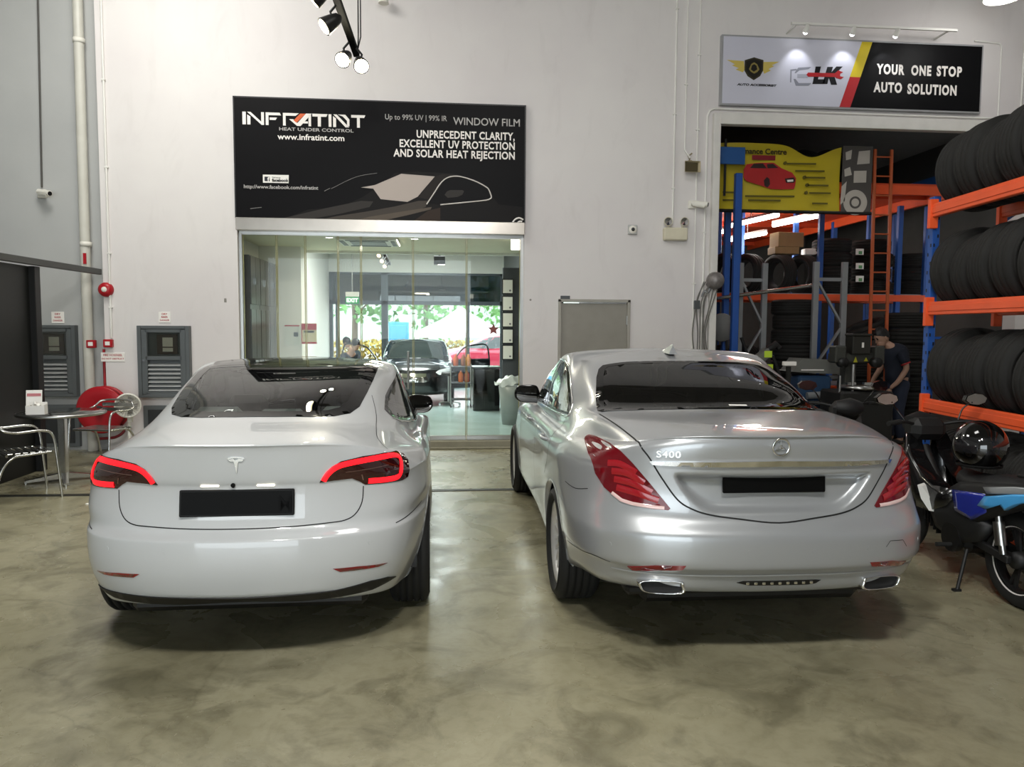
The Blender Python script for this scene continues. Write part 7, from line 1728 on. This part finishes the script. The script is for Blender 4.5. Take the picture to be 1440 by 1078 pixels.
# ================================================================ the street seen through the office
M_leaf = mat('leaf_green', '5f8a4c', .6, var=.3, scale=1.5); M_bark = mat('bark', '5a4c3e', .9, var=.2)
def tree(loc, h, r, label, n=900, seed=1):
    t = thing('tree', label, 'tree', loc); rnd = random.Random(seed)
    mb = MB(); mb.tube([(0, 0, 0), (.05, 0, h*.35), (-.05, .1, h*.6), (.1, 0, h*.85)], [.16, .13, .1, .04], 8)
    for k in range(5): a = 2*PI*k/5; mb.tube([(0, 0, h*(.35+.06*k)), (r*.5*math.cos(a), r*.5*math.sin(a), h*(.55+.07*k))], [.06, .02], 6)
    mb.build('trunk', M_bark, t)
    mb = MB(); cl = [(rnd.uniform(-r, r)*.7, rnd.uniform(-r, r)*.7, h*rnd.uniform(.28, .9), r*rnd.uniform(.3, .5)) for _ in range(22)]
    for i in range(n):
        cx, cy, cz, cr = cl[i % len(cl)]; v = Vector((rnd.gauss(0, 1), rnd.gauss(0, 1), rnd.gauss(0, 1))).normalized()*cr*rnd.random()**.4+Vector((cx, cy, cz))
        a = Vector((rnd.gauss(0, 1), rnd.gauss(0, 1), rnd.gauss(0, 1))).normalized()*.2; b = a.cross(Vector((rnd.gauss(0, 1), rnd.gauss(0, 1), rnd.gauss(0, 1)))).normalized()*.12
        mb.add([v-a, v+b, v+a, v-b], [(0, 1, 2, 3)], False)
    mb.build('foliage', M_leaf, t)
tree((-4.2, 36, 0), 6.0, 2.2, 'street tree at the left of the office front window', 900, 2); tree((-1.0, 40, 0), 6.5, 2.6, 'street tree behind the blue container', 1100, 3); tree((4.6, 46, 0), 7, 3.0, 'street tree behind the white gazebo', 900, 5)
t = thing('gazebo', 'white peaked gazebo tent on the street', 'tent', (at(648, 470, 30).x, 30, 0))
M_tent = mat('tent_white', 'f2f2f0', .7)
mb = MB(); w_ = 1.75
q_ = [(-w_, -w_, 1.48), (w_, -w_, 1.48), (w_, w_, 1.48), (-w_, w_, 1.48)]; mid = [(.9*x*.45, .9*y*.45, 1.48+.52) for x, y, z in q_]
mb.add(q_+mid+[(0, 0, 2.5)]+[(x, y, 1.30) for x, y, z in q_], [(0, 1, 5, 4), (1, 2, 6, 5), (2, 3, 7, 6), (3, 0, 4, 7), (4, 5, 8), (5, 6, 8), (6, 7, 8), (7, 4, 8), (0, 9, 10, 1), (1, 10, 11, 2), (2, 11, 12, 3), (3, 12, 9, 0)], False); mb.build('canopy', M_tent, t)
for x, y, z in q_: mb = MB(); mb.cyl((x*.97, y*.97, 0), (x*.97, y*.97, 1.5), .03, 8); mb.build('leg', M_white, t)
p = at(561, 470, 34); t = thing('container', 'bright blue container box on the street', 'container', (p.x, 34, 0))
mb = MB(); mb.box((0, 0, .95), (.85, .8, 1.9), .02); mb.build('shell', mat('container_blue', '2f86d0', .5), t)
mb = MB(); mb.box((0, -.41, .9), (.7, .02, 1.7), .01); mb.build('door', MATS['container_blue'], t)
t = thing('hedge', 'long yellow green hedge along the street', 'hedge', (0, 32.5, 0)); rnd = random.Random(4)
mb = MB()
for i in range(3600):
    v = Vector((rnd.uniform(-6, 6), rnd.uniform(-.35, .35), rnd.uniform(0, 1.12)**1.0)); a = Vector((rnd.gauss(0, 1), rnd.gauss(0, 1), rnd.gauss(0, 1))).normalized()*.1; b = a.cross(Vector((rnd.gauss(0, 1), rnd.gauss(0, 1), rnd.gauss(0, 1)))).normalized()*.07
    mb.add([v-a, v+b, v+a, v-b], [(0, 1, 2, 3)], False)
mb.build('foliage', mat('hedge_leaf', 'a8914a', .7, var=.3, scale=2), t)
carT = tesla_body()
t = thing('car', 'red car parked outside in front of the office window', 'car', (at(700, 500, 25.5).x+2.1, 25.5, 0), math.radians(82))
bm_object(carT.cut([], [(.985, .335, .365, .62), (3.86, .335, .365, .62)]), 'body', paint('red_car_paint', 'b03048', 0, .35), t)
for s in (1, -1):
    mb = MB(); carT.patch(mb, SWIN if False else [(1.01, 1.165), (1.22, 1.232), (1.54, 1.292), (1.80, 1.345), (2.05, 1.362), (2.35, 1.352), (2.62, 1.295), (2.95, 1.165), (3.20, 1.035), (3.22, .985), (2.2, .985), (1.42, 1.052)], 'side', .003, .006, .06, s); mb.build('side_window', MATS['car_glass_dark'], t)
    for wy in (.985, 3.86): wheel_part(t, .335, .235, .232, 10, (s*.795, wy, .335), s, M_trim_rim, 'single', M_rubber)
